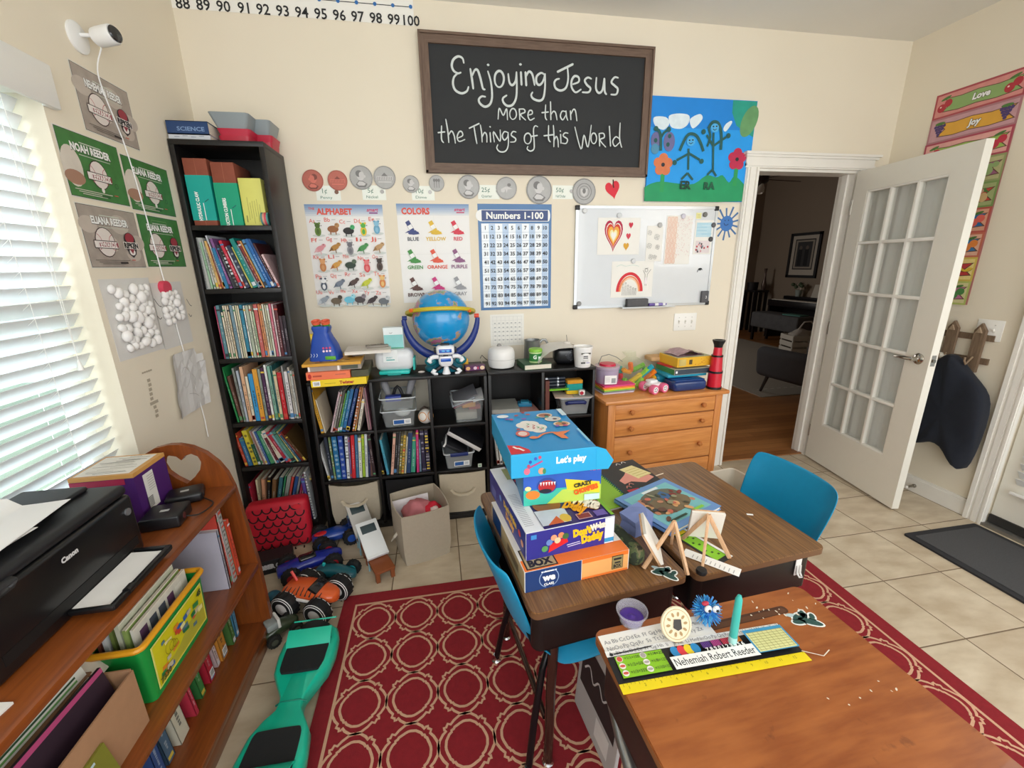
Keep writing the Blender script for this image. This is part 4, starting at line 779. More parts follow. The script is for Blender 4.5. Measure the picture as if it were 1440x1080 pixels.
# cube organisers
CYF, CYB, CT = -.345, -.050, .895
def cube(name, x0, x1, nc, label, openback=()):
 t = thing(name, label, 'cube shelf', ((x0+x1)/2, (CYF+CYB)/2, 0)); ox, oy = (x0+x1)/2, (CYF+CYB)/2; w = .016; cw = (x1-x0-w)/nc
 for i in range(nc+1): part('side_panel' if i in (0, nc) else 'divider', t, x0+i*cw, x0+i*cw+w, CYF, CYB, 0 if i in (0, nc) else .045, CT-w, MBW, ox, oy)
 part('top_panel', t, x0, x1, CYF-.004, CYB, CT-w, CT, MBW, ox, oy)
 for z in (.045, .325, .606):
  for i in range(nc): part('shelf', t, x0+i*cw+w+.0003, x0+(i+1)*cw-.0003, CYF+.002, CYB, z-w, z, MBW, ox, oy)
 for i in range(nc):
  for j, (a, b) in enumerate(((.045, .309), (.325, .590), (.606, CT-w))):
   if (i, j) not in openback: part('back_panel', t, x0+i*cw+w, x0+(i+1)*cw, CYB-.003, CYB, a, b, MBW, ox, oy, 0)
 part('plinth', t, x0+w, x1-w, CYF+.006, CYF+.018, 0, .029, MBW, ox, oy)
 return t
AX0, AX1, BX0, BX1 = -.684, .250, .258, .884
cube('cube_organizer', AX0, AX1, 3, 'black three by three cube shelf right of the tall bookcase', ((1, 2),))
cube('cube_organizer', BX0, BX1, 2, 'black two column cube shelf left of the orange pine dresser')
# fabric bins in the bottom cubes and on the floor
def fab(h): return M(h, .95, var=.07, scale=70, bump=.35)
def fabricbin(loc, w, d, h, col, label, rotz=0, lidh=True, sag=.0):
 t = thing('fabric_bin', label, 'fabric bin', loc, rotz); mf = fab(col); q = MB(); th = .005; n = 10
 ring = []
 for s in range(4):
  for i in range(n):
   u = i/n*2-1; e = .012*(1-u*u)
   ring.append([(u*w/2, -d/2-e), (w/2+e, u*d/2), (-u*w/2, d/2+e), (-w/2-e, -u*d/2)][s])
 N = len(ring); lv = [0, .3*h, .7*h, h]
 vs = []; fs = []
 for k, z in enumerate(lv):
  f = [.93, 1, 1.0, 1.0][k]
  for p in ring: vs.append((p[0]*f, p[1]*f, z-(sag*(1-(2*p[0]/w)**2) if k == 3 and p[1] < 0 else 0)))
 for z, k in ((h, 3), (.02, 0)):
  for j, p in enumerate(ring):
   f = 1-2*th/min(w, d); vs.append((p[0]*f*(1 if k else .93), p[1]*f*(1 if k else .93), vs[3*N+j][2] if k else z))
 for k in range(5):
  for j in range(N): a = k*N+j; b = k*N+(j+1) % N; fs.append((a, b, b+N, a+N))
 fs.append(tuple(range(N-1, -1, -1))); fs.append(tuple(range(5*N, 6*N))); q.add(vs, fs, mf); q.build('body', t)
 if lidh:
  q = MB(); q.tube([(-w*.26, -d/2-.013, h*.62), (-w*.20, -d/2-.030, h*.56), (-w*.08, -d/2-.040, h*.525), (w*.08, -d/2-.040, h*.525), (w*.20, -d/2-.030, h*.56), (w*.26, -d/2-.013, h*.62)], .011, mf, 8, flat=.35); q.build('handle', t)
 return t
cw = (AX1-AX0-.016)/3
fabricbin((AX0+.016+cw/2-.008, -.212, .046), .262, .24, .250, 'b9ad98', 'beige fabric bin with a loop handle, bottom left cube', 0, True, .012)
fabricbin((AX0+.008+cw*1.5, -.185, .046), .266, .25, .240, '1c1b1d', 'black fabric bin in the bottom middle cube behind the tall beige one')
fabricbin((AX0+.008+cw*2.5, -.212, .046), .266, .25, .255, 'c1b59f', 'beige fabric bin with a loop handle, bottom right cube near the blue chair')
tallbin = fabricbin((-.155, -.560, 0), .245, .262, .285, 'b3a794', 'tall open beige fabric bin standing on the floor tiles', R(17), False)
q = MB(); q.tube([(-.122, -.03, .15), (-.150, -.045, .135), (-.158, -.03, .11), (-.13, -.0, .115)], .010, fab('c9c0b0'), 8, flat=.4); q.build('handle', tallbin)
# pine dresser
mp = wood('orange_pine', 'c4783a', 'e29c56', 'X', 5, .36, coat=.25); mpz = wood('orange_pine_upright', 'bf7437', 'dd9550', 'Z', 5, .36, coat=.25); mkn = wood('turned_pine_knob', 'a9602c', 'c98243', 'Z', 9, .35)
dr = thing('dresser', 'orange pine dresser with round wooden knobs beside the doorway', 'dresser', (1.31, -.215, 0), R(4))
part('top_panel', dr, -.415, .415, -.207, .165, .684, .71, mp, 0, 0, .010)
q = MB(); q.b6(-.385, -.363, -.175, .155, 0, .684, mpz, .002); q.b6(.363, .385, -.175, .155, 0, .684, mpz, .002); q.b6(-.363, .363, .135, .155, .08, .684, mp)
q.b6(-.385, -.337, -.183, -.16, 0, .684, mpz, .003); q.b6(.337, .385, -.183, -.16, 0, .684, mpz, .003); q.b6(-.337, .337, -.178, -.16, .04, .085, mp); q.b6(-.337, .337, -.178, -.16, .673, .684, mp)
q.build('carcass', dr)
q = MB(); q.b6(-.36, .36, -.16, .12, .085, .09, mp)
for z in (.275, .475, .581): q.b6(-.337, .337, -.175, -.15, z-.006, z+.001, M('8a5226', .6))
q.build('drawer_rail', dr)
for z0, z1 in ((.092, .268), (.277, .468), (.477, .574), (.583, .672)):
 d = MB(); d.cbox((0, -.170, (z0+z1)/2), (.672, .022, z1-z0), .004, mp); dd = d.build('drawer', dr)
 for x in (-.238, .245):
  k_ = MB(); k_.lathe([(.0005, .030), (.010, .029), (.0155, .022), (.014, .014), (.008, .008), (.008, 0), (.0005, 0)], mkn, 16, TR((x, -.1815, (z0+z1)/2), (R(90), 0, 0))); k_.build('knob', dd)
# low wooden bookcase with the heart cut-out, under the window
mh = wood('red_brown_stain', '6f3717', '96501f', 'Y', 4, .30, coat=.35); mhz = wood('red_brown_stain_upright', '6d3516', '944e1e', 'Z', 4, .30, coat=.35)
hb = thing('low_bookcase', 'low red-brown wooden bookcase with a heart cut in its arched end', 'bookcase', (-.935, -1.7, 0)); ox, oy = -.935, -1.7
def heartpanel(y0, y1):
 out_l = [(-1.108, 0), (-1.108, .68), (-1.104, .74), (-1.085, .80), (-1.05, .84), (-1.0, .868), (-.955, .876)]
 out_r = [(-.922, .874), (-.885, .862), (-.845, .835), (-.812, .795), (-.79, .75), (-.776, .69), (-.765, .55), (-.748, .35), (-.744, .05), (-.75, 0)]
 hc = (-.925, .775); hh_ = [(0, .040), (.014, .056), (.035, .062), (.054, .050), (.061, .028), (.052, -.002), (.030, -.028), (0, -.052)]
 right = [(hc[0]+a, hc[1]+b) for a, b in hh_]; left = [(hc[0]-a, hc[1]+b) for a, b in hh_]; mid = hc[0]
 L = out_l+[(mid, .8745)]+left+[(mid, 0)]; Rr = [(mid, .8745)]+out_r+[(mid, 0)]+right[::-1]
 q = MB(); X = TR((0, 0, 0), (R(90), 0, 0))
 bm = bmesh.new()
 def tri(poly):
  vv = [bm.verts.new((p[0], p[1], 0)) for p in poly]; f = bm.faces.new(vv); return f
 tri(L); tri(Rr); bmesh.ops.remove_doubles(bm, verts=bm.verts, dist=1e-5); bmesh.ops.triangulate(bm, faces=bm.faces)
 r_ = bmesh.ops.extrude_face_region(bm, geom=bm.faces[:]); bmesh.ops.translate(bm, verts=[e for e in r_['geom'] if isinstance(e, bmesh.types.BMVert)], vec=(0, 0, y1-y0)); bmesh.ops.recalc_face_normals(bm, faces=bm.faces)
 q.bm(bm, mhz, Matrix.Translation((-ox, y1-oy, 0)) @ X); return q
heartpanel(-1.04, -1.018).build('end_panel', hb); heartpanel(-2.40, -2.378).build('end_panel', hb)
for z, xf in ((.70, -.770), (.36, -.748), (.082, -.748)):
 part('shelf', hb, -1.106, xf, -2.378, -1.04, z-.022, z, mh, ox, oy, .002)
part('back_panel', hb, -1.108, -1.098, -2.378, -1.04, .082, .68, mh, ox, oy, 0); part('plinth', hb, -.764, -.750, -2.378, -1.04, 0, .06, mh, ox, oy, .002)
# school desks
def desk_mat(name, c1, c2, axis, worn=False):
 k = NT(name); mp_ = k.n.new('ShaderNodeMapping'); k.ln(k.coord(), mp_.inputs[0]); mp_.inputs['Scale'].default_value = (55, 1.2, 1) if axis == 'Y' else (2.0, 14, 1)
 n = k.noise(3 if not worn else 4, 4, mp_.outputs[0]); rp = k.n.new('ShaderNodeValToRGB'); e = rp.color_ramp.elements; e[0].position = .35; e[0].color = lin(c1); e[1].position = .66; e[1].color = lin(c2); k.ln(n, rp.inputs[0])
 c = rp.outputs[0]
 if worn:
  n2 = k.noise(5, 6); n3 = k.noise(26, 6); rp2 = k.n.new('ShaderNodeValToRGB'); rp2.color_ramp.elements[0].position = .45; rp2.color_ramp.elements[1].position = .70; k.ln(n2, rp2.inputs[0])
  c = k.mix(k.math('MULTIPLY', rp2.outputs[0], .55), c, lin('b26a34')); rp3 = k.n.new('ShaderNodeValToRGB'); rp3.color_ramp.elements[0].position = .66; rp3.color_ramp.elements[1].position = .74; k.ln(n3, rp3.inputs[0])
  c = k.mix(k.math('MULTIPLY', rp3.outputs[0], .5), c, lin('5a2d12')); k.bump(n3, .06, .002)
 k.ln(c, k.p.inputs['Base Color']); k.p.inputs['Roughness'].default_value = .34 if not worn else .36; k.p.inputs['Coat Weight'].default_value = .2; return k.m
MLAM = desk_mat('walnut_laminate', '5e4029', '92693f', 'Y'); MWORN = desk_mat('worn_maple_desktop', '8a4619', 'a55e2a', 'X', True)
MBLK = M('0c0c0d', .42, var=.15, scale=20); MLEG = M('4a332c', .22, .6, var=.1, coat=.3); MCHR = M('c9c9c7', .14, 1, var=.02); MSIL = M('8d8d8b', .3, .8)
def rrect(w, d, r, n=5):
 o = []
 for cx, cy, a0 in ((w/2-r, d/2-r, 0), (-w/2+r, d/2-r, 90), (-w/2+r, -d/2+r, 180), (w/2-r, -d/2+r, 270)):
  for i in range(n+1): a = R(a0+90*i/n); o.append((cx+r*math.cos(a), cy+r*math.sin(a)))
 return o
def school_desk(loc, rz, w, d, top, label, legm, boxm, legx, edge, kind):
 t = thing('school_desk', label, 'school desk', (loc[0], loc[1], 0), rz); Z = .64
 q = MB(); q.prism(rrect(w, d, .022), Z-.020, Z-.003, top, mside=edge); q.prism(rrect(w-.003, d-.003, .021), Z-.003, Z, top)
 if kind == 'wood':
  gm = M('4a2a17', .55, var=.2); q.lay = Z+.0004; p = rrect(.33, .022, .010); q.poly([(x+.03, y+d/2-.058) for x, y in p], gm); q.poly([(x*.96+.03, y*.6+d/2-.060) for x, y in p], M('5d3820', .5, var=.2))
  random.seed(12); mw = M('e6dccb', .8)
  for i in range(26): q.ell(random.choice((.19, .235, .12))+random.gauss(0, .022), random.choice((.155, .175, -.04))+random.gauss(0, .012), random.uniform(.0015, .005), random.uniform(.001, .0025), mw, 6, rot=random.random()*3)
  q.stroke([(.125, .065), (.16, .043), (.185, .052)], .002, mw)
 q.build('desktop', t)
 # open-fronted metal book box
 q = MB(); bw, bd, h0, h1 = w-.03, d-.05, Z-.150, Z-.0205
 q.prism(rrect(bw, bd, .03), h0, h0+.004, boxm)
 for sy in (-1, 1): q.cbox((0, sy*(bd/2-.0015), (h0+h1)/2), (bw-.05, .003, h1-h0), .001, boxm)
 if kind == 'wood':
  for sx in (-1, 1): q.cbox((sx*(bw/2-.0015), 0, (h0+h1)/2), (.003, bd-.05, h1-h0), .001, boxm)
 else:
  q.cbox((-legx*(bw/2-.0015), 0, (h0+h1)/2), (.003, bd-.05, h1-h0), .001, boxm)
 for sx in (-1, 1):
  for sy in (-1, 1): q.cyl((sx*(bw/2-.026), sy*(bd/2-.026), (h0+h1)/2), .026, h1-h0, boxm, 16)
 q.build('book_box', t)
 for sx in (-1, 1):
  for sy in (-1, 1):
   q = MB(); x, y = sx*(bw/2-.078), sy*(bd/2-.055)
   q.tube([(x-sx*.06, y-sy*.02, h0-.006), (x-sx*.02, y, h0-.012), (x, y, h0-.05), (x+sx*.012, y+sy*.008, .30), (x+sx*.02, y+sy*.012, .02)], .0145, legm, 12); lg = q.build('leg', t)
   q = MB(); q.lathe([(.0005, 0), (.018, 0), (.019, .006), (.012, .016), (.010, .03), (.0005, .03)], MCHR, 16, TR((x+sx*.02, y+sy*.012, .0092))); q.build('glide', lg)
 for sx in (-1, 1):
  q = MB(); q.tube([(sx*(bw/2-.055), -bd/2+.06, .17), (sx*(bw/2-.055), bd/2-.06, .17)], .009, legm, 10); q.build('stretcher', t)
 return t
EDGE = M('6a4a30', .45, var=.1)
d1 = school_desk((.853, -1.4145), R(4.8), .448, .604, MLAM, 'brown laminate school desk in front of the blue chair nearest the door', MLEG, MBLK, 1, EDGE, 'lam')
d2_ = school_desk((.376, -1.452), R(6.3), .455, .604, MLAM, 'brown laminate school desk carrying the stack of game boxes', MLEG, MBLK, -1, EDGE, 'lam')
d3_ = school_desk((.618, -2.060), R(3.5), .585, .46, MWORN, 'worn orange-brown wooden school desk nearest the camera', MLEG, M('2a2220', .4), 1, M('8a5a34', .5, var=.15), 'wood')
q = MB(); q.tube([(-.25, .19, .46), (-.262, .12, .44), (-.265, .0, .38), (-.262, -.06, .22), (-.262, -.10, .05)], .016, MSIL, 12); q.build('support_bar', d3_)
# white adhesive hook on the front of the right desk
hk = MB(); hk.cbox((0, 0, 0), (.022, .003, .062), .002, M('ecebe8', .3)); hk.tube([(-.006, -.003, .005), (-.006, -.005, -.02), (-.004, -.014, -.028), (0, -.018, -.024), (.004, -.014, -.028), (.006, -.005, -.02), (.006, -.003, .005)], .003, M('e3e2de', .3), 8)
tag(hk.build('adhesive_hook', loc=(.853+.155*math.cos(R(4.8))+.2795*math.sin(R(4.8)), -1.4145+.155*math.sin(R(4.8))-.2795*math.cos(R(4.8)), .572), rot=(0, 0, R(4.8))), 'white plastic hook stuck to the black front of a school desk', 'hook')
# blue plastic chairs
MBLUE = M('1290bd', .42, var=.05, scale=40); MCLEG = M('17161a', .25, .4, var=.05)
def chair(loc, rz, label, holes=False):
 """faces local +x; seat height .42, back top .70"""
 t = thing('school_chair', label, 'chair', (loc[0], loc[1], 0), rz)
 prof = [(.175, .392), (.165, .412), (.10, .420), (.0, .410), (-.10, .404), (-.165, .412), (-.205, .445), (-.225, .50), (-.245, .57), (-.268, .64), (-.285, .690), (-.292, .706)]
 half = [.165, .178, .186, .188, .186, .182, .178, .178, .186, .190, .186, .168]; nv = 13
 def rows(off):
  out = []
  for i, ((x, z), hw) in enumerate(zip(prof, half)):
   a = prof[max(0, i-1)]; b = prof[min(len(prof)-1, i+1)]; tx, tz = b[0]-a[0], b[1]-a[1]; L = math.hypot(tx, tz); nx, nz = tz/L, -tx/L
   r_ = []
   for j in range(nv):
    u = j/(nv-1)*2-1; c = u*u
    if i <= 4: dz = -.055*max(0, abs(u)-.72)**1.3/.28**1.3; dx = 0; dz += .010*c
    else: dz = 0; dx = .030*c+.012*max(0, abs(u)-.8)/.2
    r_.append((x+dx+nx*off, u*hw, z+dz+nz*off*1))
   out.append(r_)
  return out
 A = rows(0); B = rows(.0085); vs = [p for r_ in A for p in r_]+[p for r_ in B for p in r_]; n = len(prof); fs = []; O = n*nv
 skip = {(6, 4), (6, 7)} if holes else set()
 for i in range(n-1):
  for j in range(nv-1):
   a = i*nv+j
   if (i, j) in skip:
    for e in ((a, a+1), (a+1, a+nv+1), (a+nv+1, a+nv), (a+nv, a)): fs.append((e[0], e[1], e[1]+O, e[0]+O))
    continue
   fs += [(a, a+nv, a+nv+1, a+1), (O+a, O+a+1, O+a+nv+1, O+a+nv)]
 for i in range(n-1): fs += [(i*nv, O+i*nv, O+(i+1)*nv, (i+1)*nv), (i*nv+nv-1, (i+1)*nv+nv-1, O+(i+1)*nv+nv-1, O+i*nv+nv-1)]
 for j in range(nv-1): fs += [(j, j+1, O+j+1, O+j), ((n-1)*nv+j, O+(n-1)*nv+j, O+(n-1)*nv+j+1, (n-1)*nv+j+1)]
 q = MB(); q.add(vs, fs, MBLUE); o = q.build('seat_shell', t, smooth=70); md = o.modifiers.new('s', 'SUBSURF'); md.levels = 1; md.render_levels = 2
 for sy in (-1, 1):
  q = MB(); q.tube([(.10, sy*.125, .395), (.125, sy*.14, .385), (.14, sy*.15, .34), (.155, sy*.172, .18), (.165, sy*.185, .02)], .011, MCLEG, 10); lg = q.build('leg', t)
  q = MB(); q.lathe([(.0005, 0), (.017, 0), (.018, .006), (.012, .014), (.0105, .03), (.0005, .03)], MCHR, 14, TR((.165, sy*.185, .0092))); q.build('glide', lg)
  q = MB(); q.tube([(-.08, sy*.125, .392), (-.12, sy*.14, .385), (-.14, sy*.15, .34), (-.175, sy*.175, .18), (-.20, sy*.195, .02)], .011, MCLEG, 10); lg = q.build('leg', t)
  q = MB(); q.lathe([(.0005, 0), (.017, 0), (.018, .006), (.012, .014), (.0105, .03), (.0005, .03)], MCHR, 14, TR((-.20, sy*.195, .0092))); q.build('glide', lg)
 q = MB(); q.tube([(-.10, -.13, .392), (-.10, .13, .392)], .010, MCLEG, 8); q.build('cross_bar', t); q = MB(); q.tube([(.10, -.13, .400), (.10, .13, .400)], .010, MCLEG, 8); q.build('cross_bar', t)
 return t
chair((.362, -1.505), R(6), 'blue plastic school chair tucked left of the game box desk')
chair((1.045, -1.372), R(183), 'blue plastic school chair on the door side, back seen above the desk', True)
# rug
q = MB(); RX0, RX1, RY0, RY1 = -.495, 1.768, -2.95, -.876; cx, cy = (RX0+RX1)/2, (RY0+RY1)/2
MR1 = M('86141f', .95, var=.18, scale=60, bump=.5); MR2 = M('7c1322', .95, var=.18, scale=60, bump=.5); MRL = M('cfa284', .95, var=.14, scale=120, bump=.4)
q.prism([(p[0], p[1]) for p in rrect(RX1-RX0, RY1-RY0, .012)], 0, .008, MR1); q.lay = .0083
ix0, ix1, iy1 = RX0+.060, RX1-.068, RY1-.066; iy0 = RY0+.066
q.stroke([(a-cx, b-cy) for a, b in ((ix0, iy0), (ix0, iy1), (ix1, iy1), (ix1, iy0))], .013, MRL, z=.0084)
def rugm(s, r0):
 quad = [(0, 1), (.2, .97), (.40, .84), (.50, .72), (.53, .78), (.62, .80), (.62, .72), (.74, .66), (.70, .55), (.83, .42), (.97, .2)]
 if s < .9: quad = [(0, 1), (.25, .97), (.50, .83), (.60, .70), (.66, .72), (.70, .64), (.72, .60), (.80, .55), (.84, .46), (.93, .28), (.99, .12)]
 ps = []
 for k in range(4):
  for x, y in quad: ps.append([(x, y), (y, -x), (-x, -y), (-y, x)][k])
 return [(p[0]*s, p[1]*s) for p in ps]
PX, PY = .1775, .186
for j in range(11):
 for i in range(12):
  mx, my = -.345+i*PX, -1.043-j*PY
  if mx > ix1-.06: continue
  for s in (1.0, .74):
   ps = rugm(s, 0); pts = [(mx-cx+p[0]*PX/2, my-cy+p[1]*PY/2) for p in ps]; pts.append(pts[0]); q.stroke(pts, .0085, MRL, z=.0085 if s == 1 else .0086)
tag(q.build('rug', loc=(cx, cy, .0005), smooth=0), 'dark red rug with beige interlocking medallion outlines', 'rug')
# door mat
q = MB(); q.prism(rrect(.485, .80, .01), 0, .010, M('26262a', .8)); q.prism(rrect(.42, .735, .006), .010, .013, M('4a4a4c', .98, var=.25, scale=160, bump=.6)); tag(q.build('door_mat', loc=(2.697, -1.385, .0005)), 'dark grey door mat with black rubber edge on the tiles', 'door mat')
# small waste bin between dresser and blue chair
wbn = thing('waste_bin', 'beige plastic bin behind the blue chair near the doorway', 'bin', (1.64, -.66, 0), R(8)); q = MB()
for z0, z1, s0, s1, inn in ((0, .25, .82, 1, 1), (.25, .006, .97, .79, 0)):
 a = [(x*s0, y*s0, z0) for x, y in rrect(.20, .26, .03)]; b = [(x*s1, y*s1, z1) for x, y in rrect(.20, .26, .03)]; n = len(a)
 q.add(a+b, [(i, (i+1) % n, n+(i+1) % n, n+i) for i in range(n)], M('c9bfae', .5, var=.04))
 if inn: q.add(a, [tuple(range(n))], M('c9bfae', .5, var=.04))
 else: q.add(b, [tuple(range(n))], M('c9bfae', .5, var=.04))
q.build('body', wbn); q = MB(); q.tube([(x*1.01, y*1.01, .25) for x, y in rrect(.20, .26, .03)], .005, M('d6cdbd', .45), 8, closed=True); q.build('rim', wbn)
# ================================================================ books
PAGES = M('e9e2d0', .85, var=.08, scale=120)
def cname(h):
 h = h.lstrip('#'); r, g, b = [int(h[i:i+2], 16)/255 for i in (0, 2, 4)]; mx, mn = max(r, g, b), min(r, g, b); v = mx; s = 0 if mx == 0 else (mx-mn)/mx
 if s < .14: return 'white' if v > .82 else ('light grey' if v > .62 else ('grey' if v > .33 else 'black'))
 d = mx-mn; H = (((g-b)/d) % 6 if mx == r else ((b-r)/d+2 if mx == g else (r-g)/d+4))*60
 if s < .30 and v > .75 and 20 < H < 75: return 'cream'
 if v < .24: return 'near black'
 n = 'red' if H < 14 or H > 345 else 'orange' if H < 36 else 'yellow' if H < 66 else 'green' if H < 165 else 'teal' if H < 190 else 'blue' if H < 255 else 'purple' if H < 300 else 'pink'
 if n == 'orange' and v < .72: n = 'brown'
 if n == 'red' and s < .5 and v > .7: n = 'pink'
 if n == 'yellow' and v < .55: n = 'olive'
 return ('dark ' if v < .48 else ('pale ' if s < .38 and v > .6 else ''))+n
def bookmesh(t, h, d, col, seed=0, style=None):
 rn = random.Random(seed); q = MB(); mc = M(col, .42, var=.08, coat=.1); b = .0016 if t > .009 else .0009
 q.b6(0, b, 0, d, 0, h, mc); q.b6(t-b, t, 0, d, 0, h, mc); q.b6(0, t, 0, .0018, 0, h, mc); q.b6(b, t-b, .0018, d-.004, .003, h-.003, PAGES)
 c = lin(col); lum = .3*c[0]+.6*c[1]+.1*c[2]; cc_ = [int(col[i:i+2], 16) for i in (0, 2, 4)]; mk = M(tuple(int(v*.45+(225 if lum < .25 else 45)*.55) for v in cc_), .5); mk2 = M(rn.choice(['e2c24a', 'd6dbe0', '4f86b5', 'c9503f', '5f9a6a', '2b2d33']), .5)
 y = -.0003
 def bar(z0, z1, w, m): q.add([(t/2-w/2, y, z0), (t/2+w/2, y, z0), (t/2+w/2, y, z1), (t/2-w/2, y, z1)], [(0, 1, 2, 3)], m)
 if style == 'spiral':
  z = .006
  while z < h-.006: q.b6(-.002, t*.35, -.004, .002, z, z+.0022, M('3d3d3f', .4, .4)); z += .0062
 elif style == 'dots':
  z = .02
  while z < h-.02: q.add([(t/2+t*.3*math.cos(a*.9), y, z+t*.3*math.sin(a*.9)) for a in range(7)], [tuple(range(7))], mk); z += rn.uniform(.02, .045)
 elif style == 'pattern':
  z = .012
  while z < h-.012: w = t*rn.uniform(.4, .9); bar(z, z+rn.uniform(.004, .012), w, rn.choice([mk, mk2])); z += .018
 elif t > .0065:
  z = rn.uniform(.15, .4)*h; z1 = h*rn.uniform(.6, .8); n = rn.randint(8, 13); st = (z1-z)/n
  for i in range(n):
   if rn.random() < .8: bar(z+i*st, z+i*st+st*rn.uniform(.55, .9), t*rn.uniform(.16, .3), mk)
  if rn.random() < .6: bar(h*.04, h*.04+rn.uniform(.010, .024), t*.7, mk2)
  if rn.random() < .35: bar(h*.90, h*.93, t*.98, mk2)
  if rn.random() < .25: bar(h*.03, h*.12, t*.98, mk2)
 return q
BOOKS = []
def row(specs, x0, z, yf, where, group, axis='x', wiggle=.008, fit=None):
 """books left to right: (colour, thickness mm, height m, lean degrees (+ = top to the right), depth m, gap mm, style)"""
 x = x0; n = len(specs); k_ = 1
 if fit: k_ = (fit-sum(s[5] if len(s) > 5 else 0 for s in specs)/1000)/sum(s[1]/1000/math.cos(R(s[3] if len(s) > 3 else 0)) for s in specs)
 for i, s in enumerate(specs):
  col, t, h = s[0], s[1]/1000*k_, s[2]; a = R(s[3]) if len(s) > 3 else 0; d = s[4] if len(s) > 4 and s[4] else .19; gap = (s[5] if len(s) > 5 else 0)/1000; st = s[6] if len(s) > 6 else None
  x += gap; rn = random.Random(i*7+int(x*1000)); q = bookmesh(t, h, d, col, i*13+int(z*100), st); yo = yf+rn.uniform(0, wiggle)
  c, sn = math.cos(a), math.sin(a)
  # rest on the lower bottom corner; x is the left end of the foot on the shelf
  dz = .0006+(t*sn if a > 0 else 0)
  if axis == 'x': o = q.build('book', loc=(x, yo, z+dz), rot=(0, a, 0), smooth=0)
  else: o = q.build('book', loc=(-yo, x, z+dz), rot=(0, a, R(90)), smooth=0)
  th = 'thin ' if s[1] <= 7 else ('thick ' if s[1] >= 19 else ''); pos = (ORD[i] if axis == 'x' else ORD[n-1-i])
  tag(o, f"{th}{cname(col)} book, {pos} from the left {where}" if axis == 'x' else f"{th}{cname(col)} book, {pos} from the far end {where}", 'book', group)
  BOOKS.append(o); x += t/c
 return x
TL = -1.0925
row([('b9bcb8', 20, .236, 0, .20, 1, 'spiral'), ('9fc4a4', 10, .215, -3), ('c9cbc8', 9, .235, -4), ('d7cfb4', 12, .22, -6), ('e2b56e', 11, .222, -7), ('8f3a2c', 6, .21, -8), ('c9ced6', 9, .248, -9), ('2f7fae', 15, .19, -9), ('8a5a94', 13, .235, -12), ('3a3a44', 13, .205, -12), ('2c2a2a', 15, .20, -13, .19, 0, 'pattern'), ('cf2f47', 14, .228, -15), ('dfe4e8', 9, .20, -15), ('27324d', 17, .205, -16, .19, 0, 'dots'), ('c6c46a', 9, .20, -17), ('12877f', 20, .238, -17), ('7f8b90', 7, .21, -18), ('8c2f2a', 12, .23, -18), ('d9a05a', 8, .23, -18), ('4f8fc0', 13, .235, -18), ('1f68b0', 15, .238, -18), ('23528f', 12, .238, -19), ('4a1c22', 9, .22, -19), ('e3bfc0', 11, .165, -19)],
 TL+.002, 1.375, -.282, 'on the second shelf of the tall bookcase', 'books on the second shelf of the tall bookcase', fit=.337)
row([('a63a5c', 6, .262), ('5a8792', 15, .266), ('e6dcc6', 9, .232), ('ddd0b8', 9, .264), ('e8dfc9', 8, .263), ('d6c6a8', 9, .262), ('7796a3', 14, .266), ('e9e3cf', 8, .262), ('c9c7a6', 9, .264), ('e4dcc2', 8, .262), ('2f7f9a', 15, .266), ('e8ebe6', 8, .262), ('a9b3a0', 14, .262), ('d8d9c2', 9, .262), ('b5c7a4', 9, .232), ('c0605c', 17, .266), ('dd8a5a', 9, .266), ('e2a070', 8, .262), ('ded9c6', 9, .266), ('b9b79a', 9, .262), ('dadbc8', 9, .262), ('bd5f72', 12, .268), ('e0c9c9', 7, .266), ('5a1f26', 15, .262), ('3d2430', 13, .205), ('2b1c28', 14, .205)],
 TL+.022, 1.03, -.284, 'on the third shelf of the tall bookcase', 'books on the third shelf of the tall bookcase', wiggle=.003, fit=.316)
row([('2a8f4e', 9, .30, -5, .25, 0), ('6b4a3e', 13, .252, -5, .22, 3), ('8e938c', 11, .292, -2), ('b6c0cc', 11, .278, -1), ('e3b48f', 15, .298), ('e6dcc4', 13, .245), ('3b9bd4', 21, .258), ('e3a23c', 21, .282), ('8f9a90', 12, .282), ('4a2a4c', 15, .288), ('e7e9e6', 11, .302), ('7fae9a', 14, .294), ('2f6f6f', 8, .296), ('d9c7a3', 14, .268), ('c5262f', 20, .258), ('9a9c9a', 9, .292), ('e4dfe0', 15, .262), ('b9b2a4', 10, .282), ('cfd0ca', 9, .264), ('a3978a', 9, .262)],
 TL+.018, .685, -.278, 'on the fourth shelf of the tall bookcase', 'books on the fourth shelf of the tall bookcase', fit=.318)
row([('c4472e', 11, .195, -8), ('2f6f9f', 15, .165, -8), ('d9c93a', 17, .205, -8, .18, 0, 'dots'), ('1f5a44', 11, .125, -9), ('cfc9c6', 6, .20, -10), ('a97a72', 7, .20, -11), ('e4e5e2', 8, .20, -11), ('3a62a0', 8, .20, -12), ('3f9068', 16, .20, -13), ('e6e3da', 7, .185, -15), ('6a2230', 8, .16, -16), ('dcd2be', 17, .205, -22, .18, 3), ('b02f45', 13, .20, -23), ('7fa9b4', 8, .20, -23), ('4f8a78', 14, .20, -24), ('e4d98a', 7, .20, -24), ('2f5a78', 8, .20, -26), ('7a2a22', 8, .20, -27), ('5a4324', 9, .18, -28)],
 TL+.014, .43, -.276, 'on the fifth shelf of the tall bookcase', 'books on the fifth shelf of the tall bookcase', fit=.318)
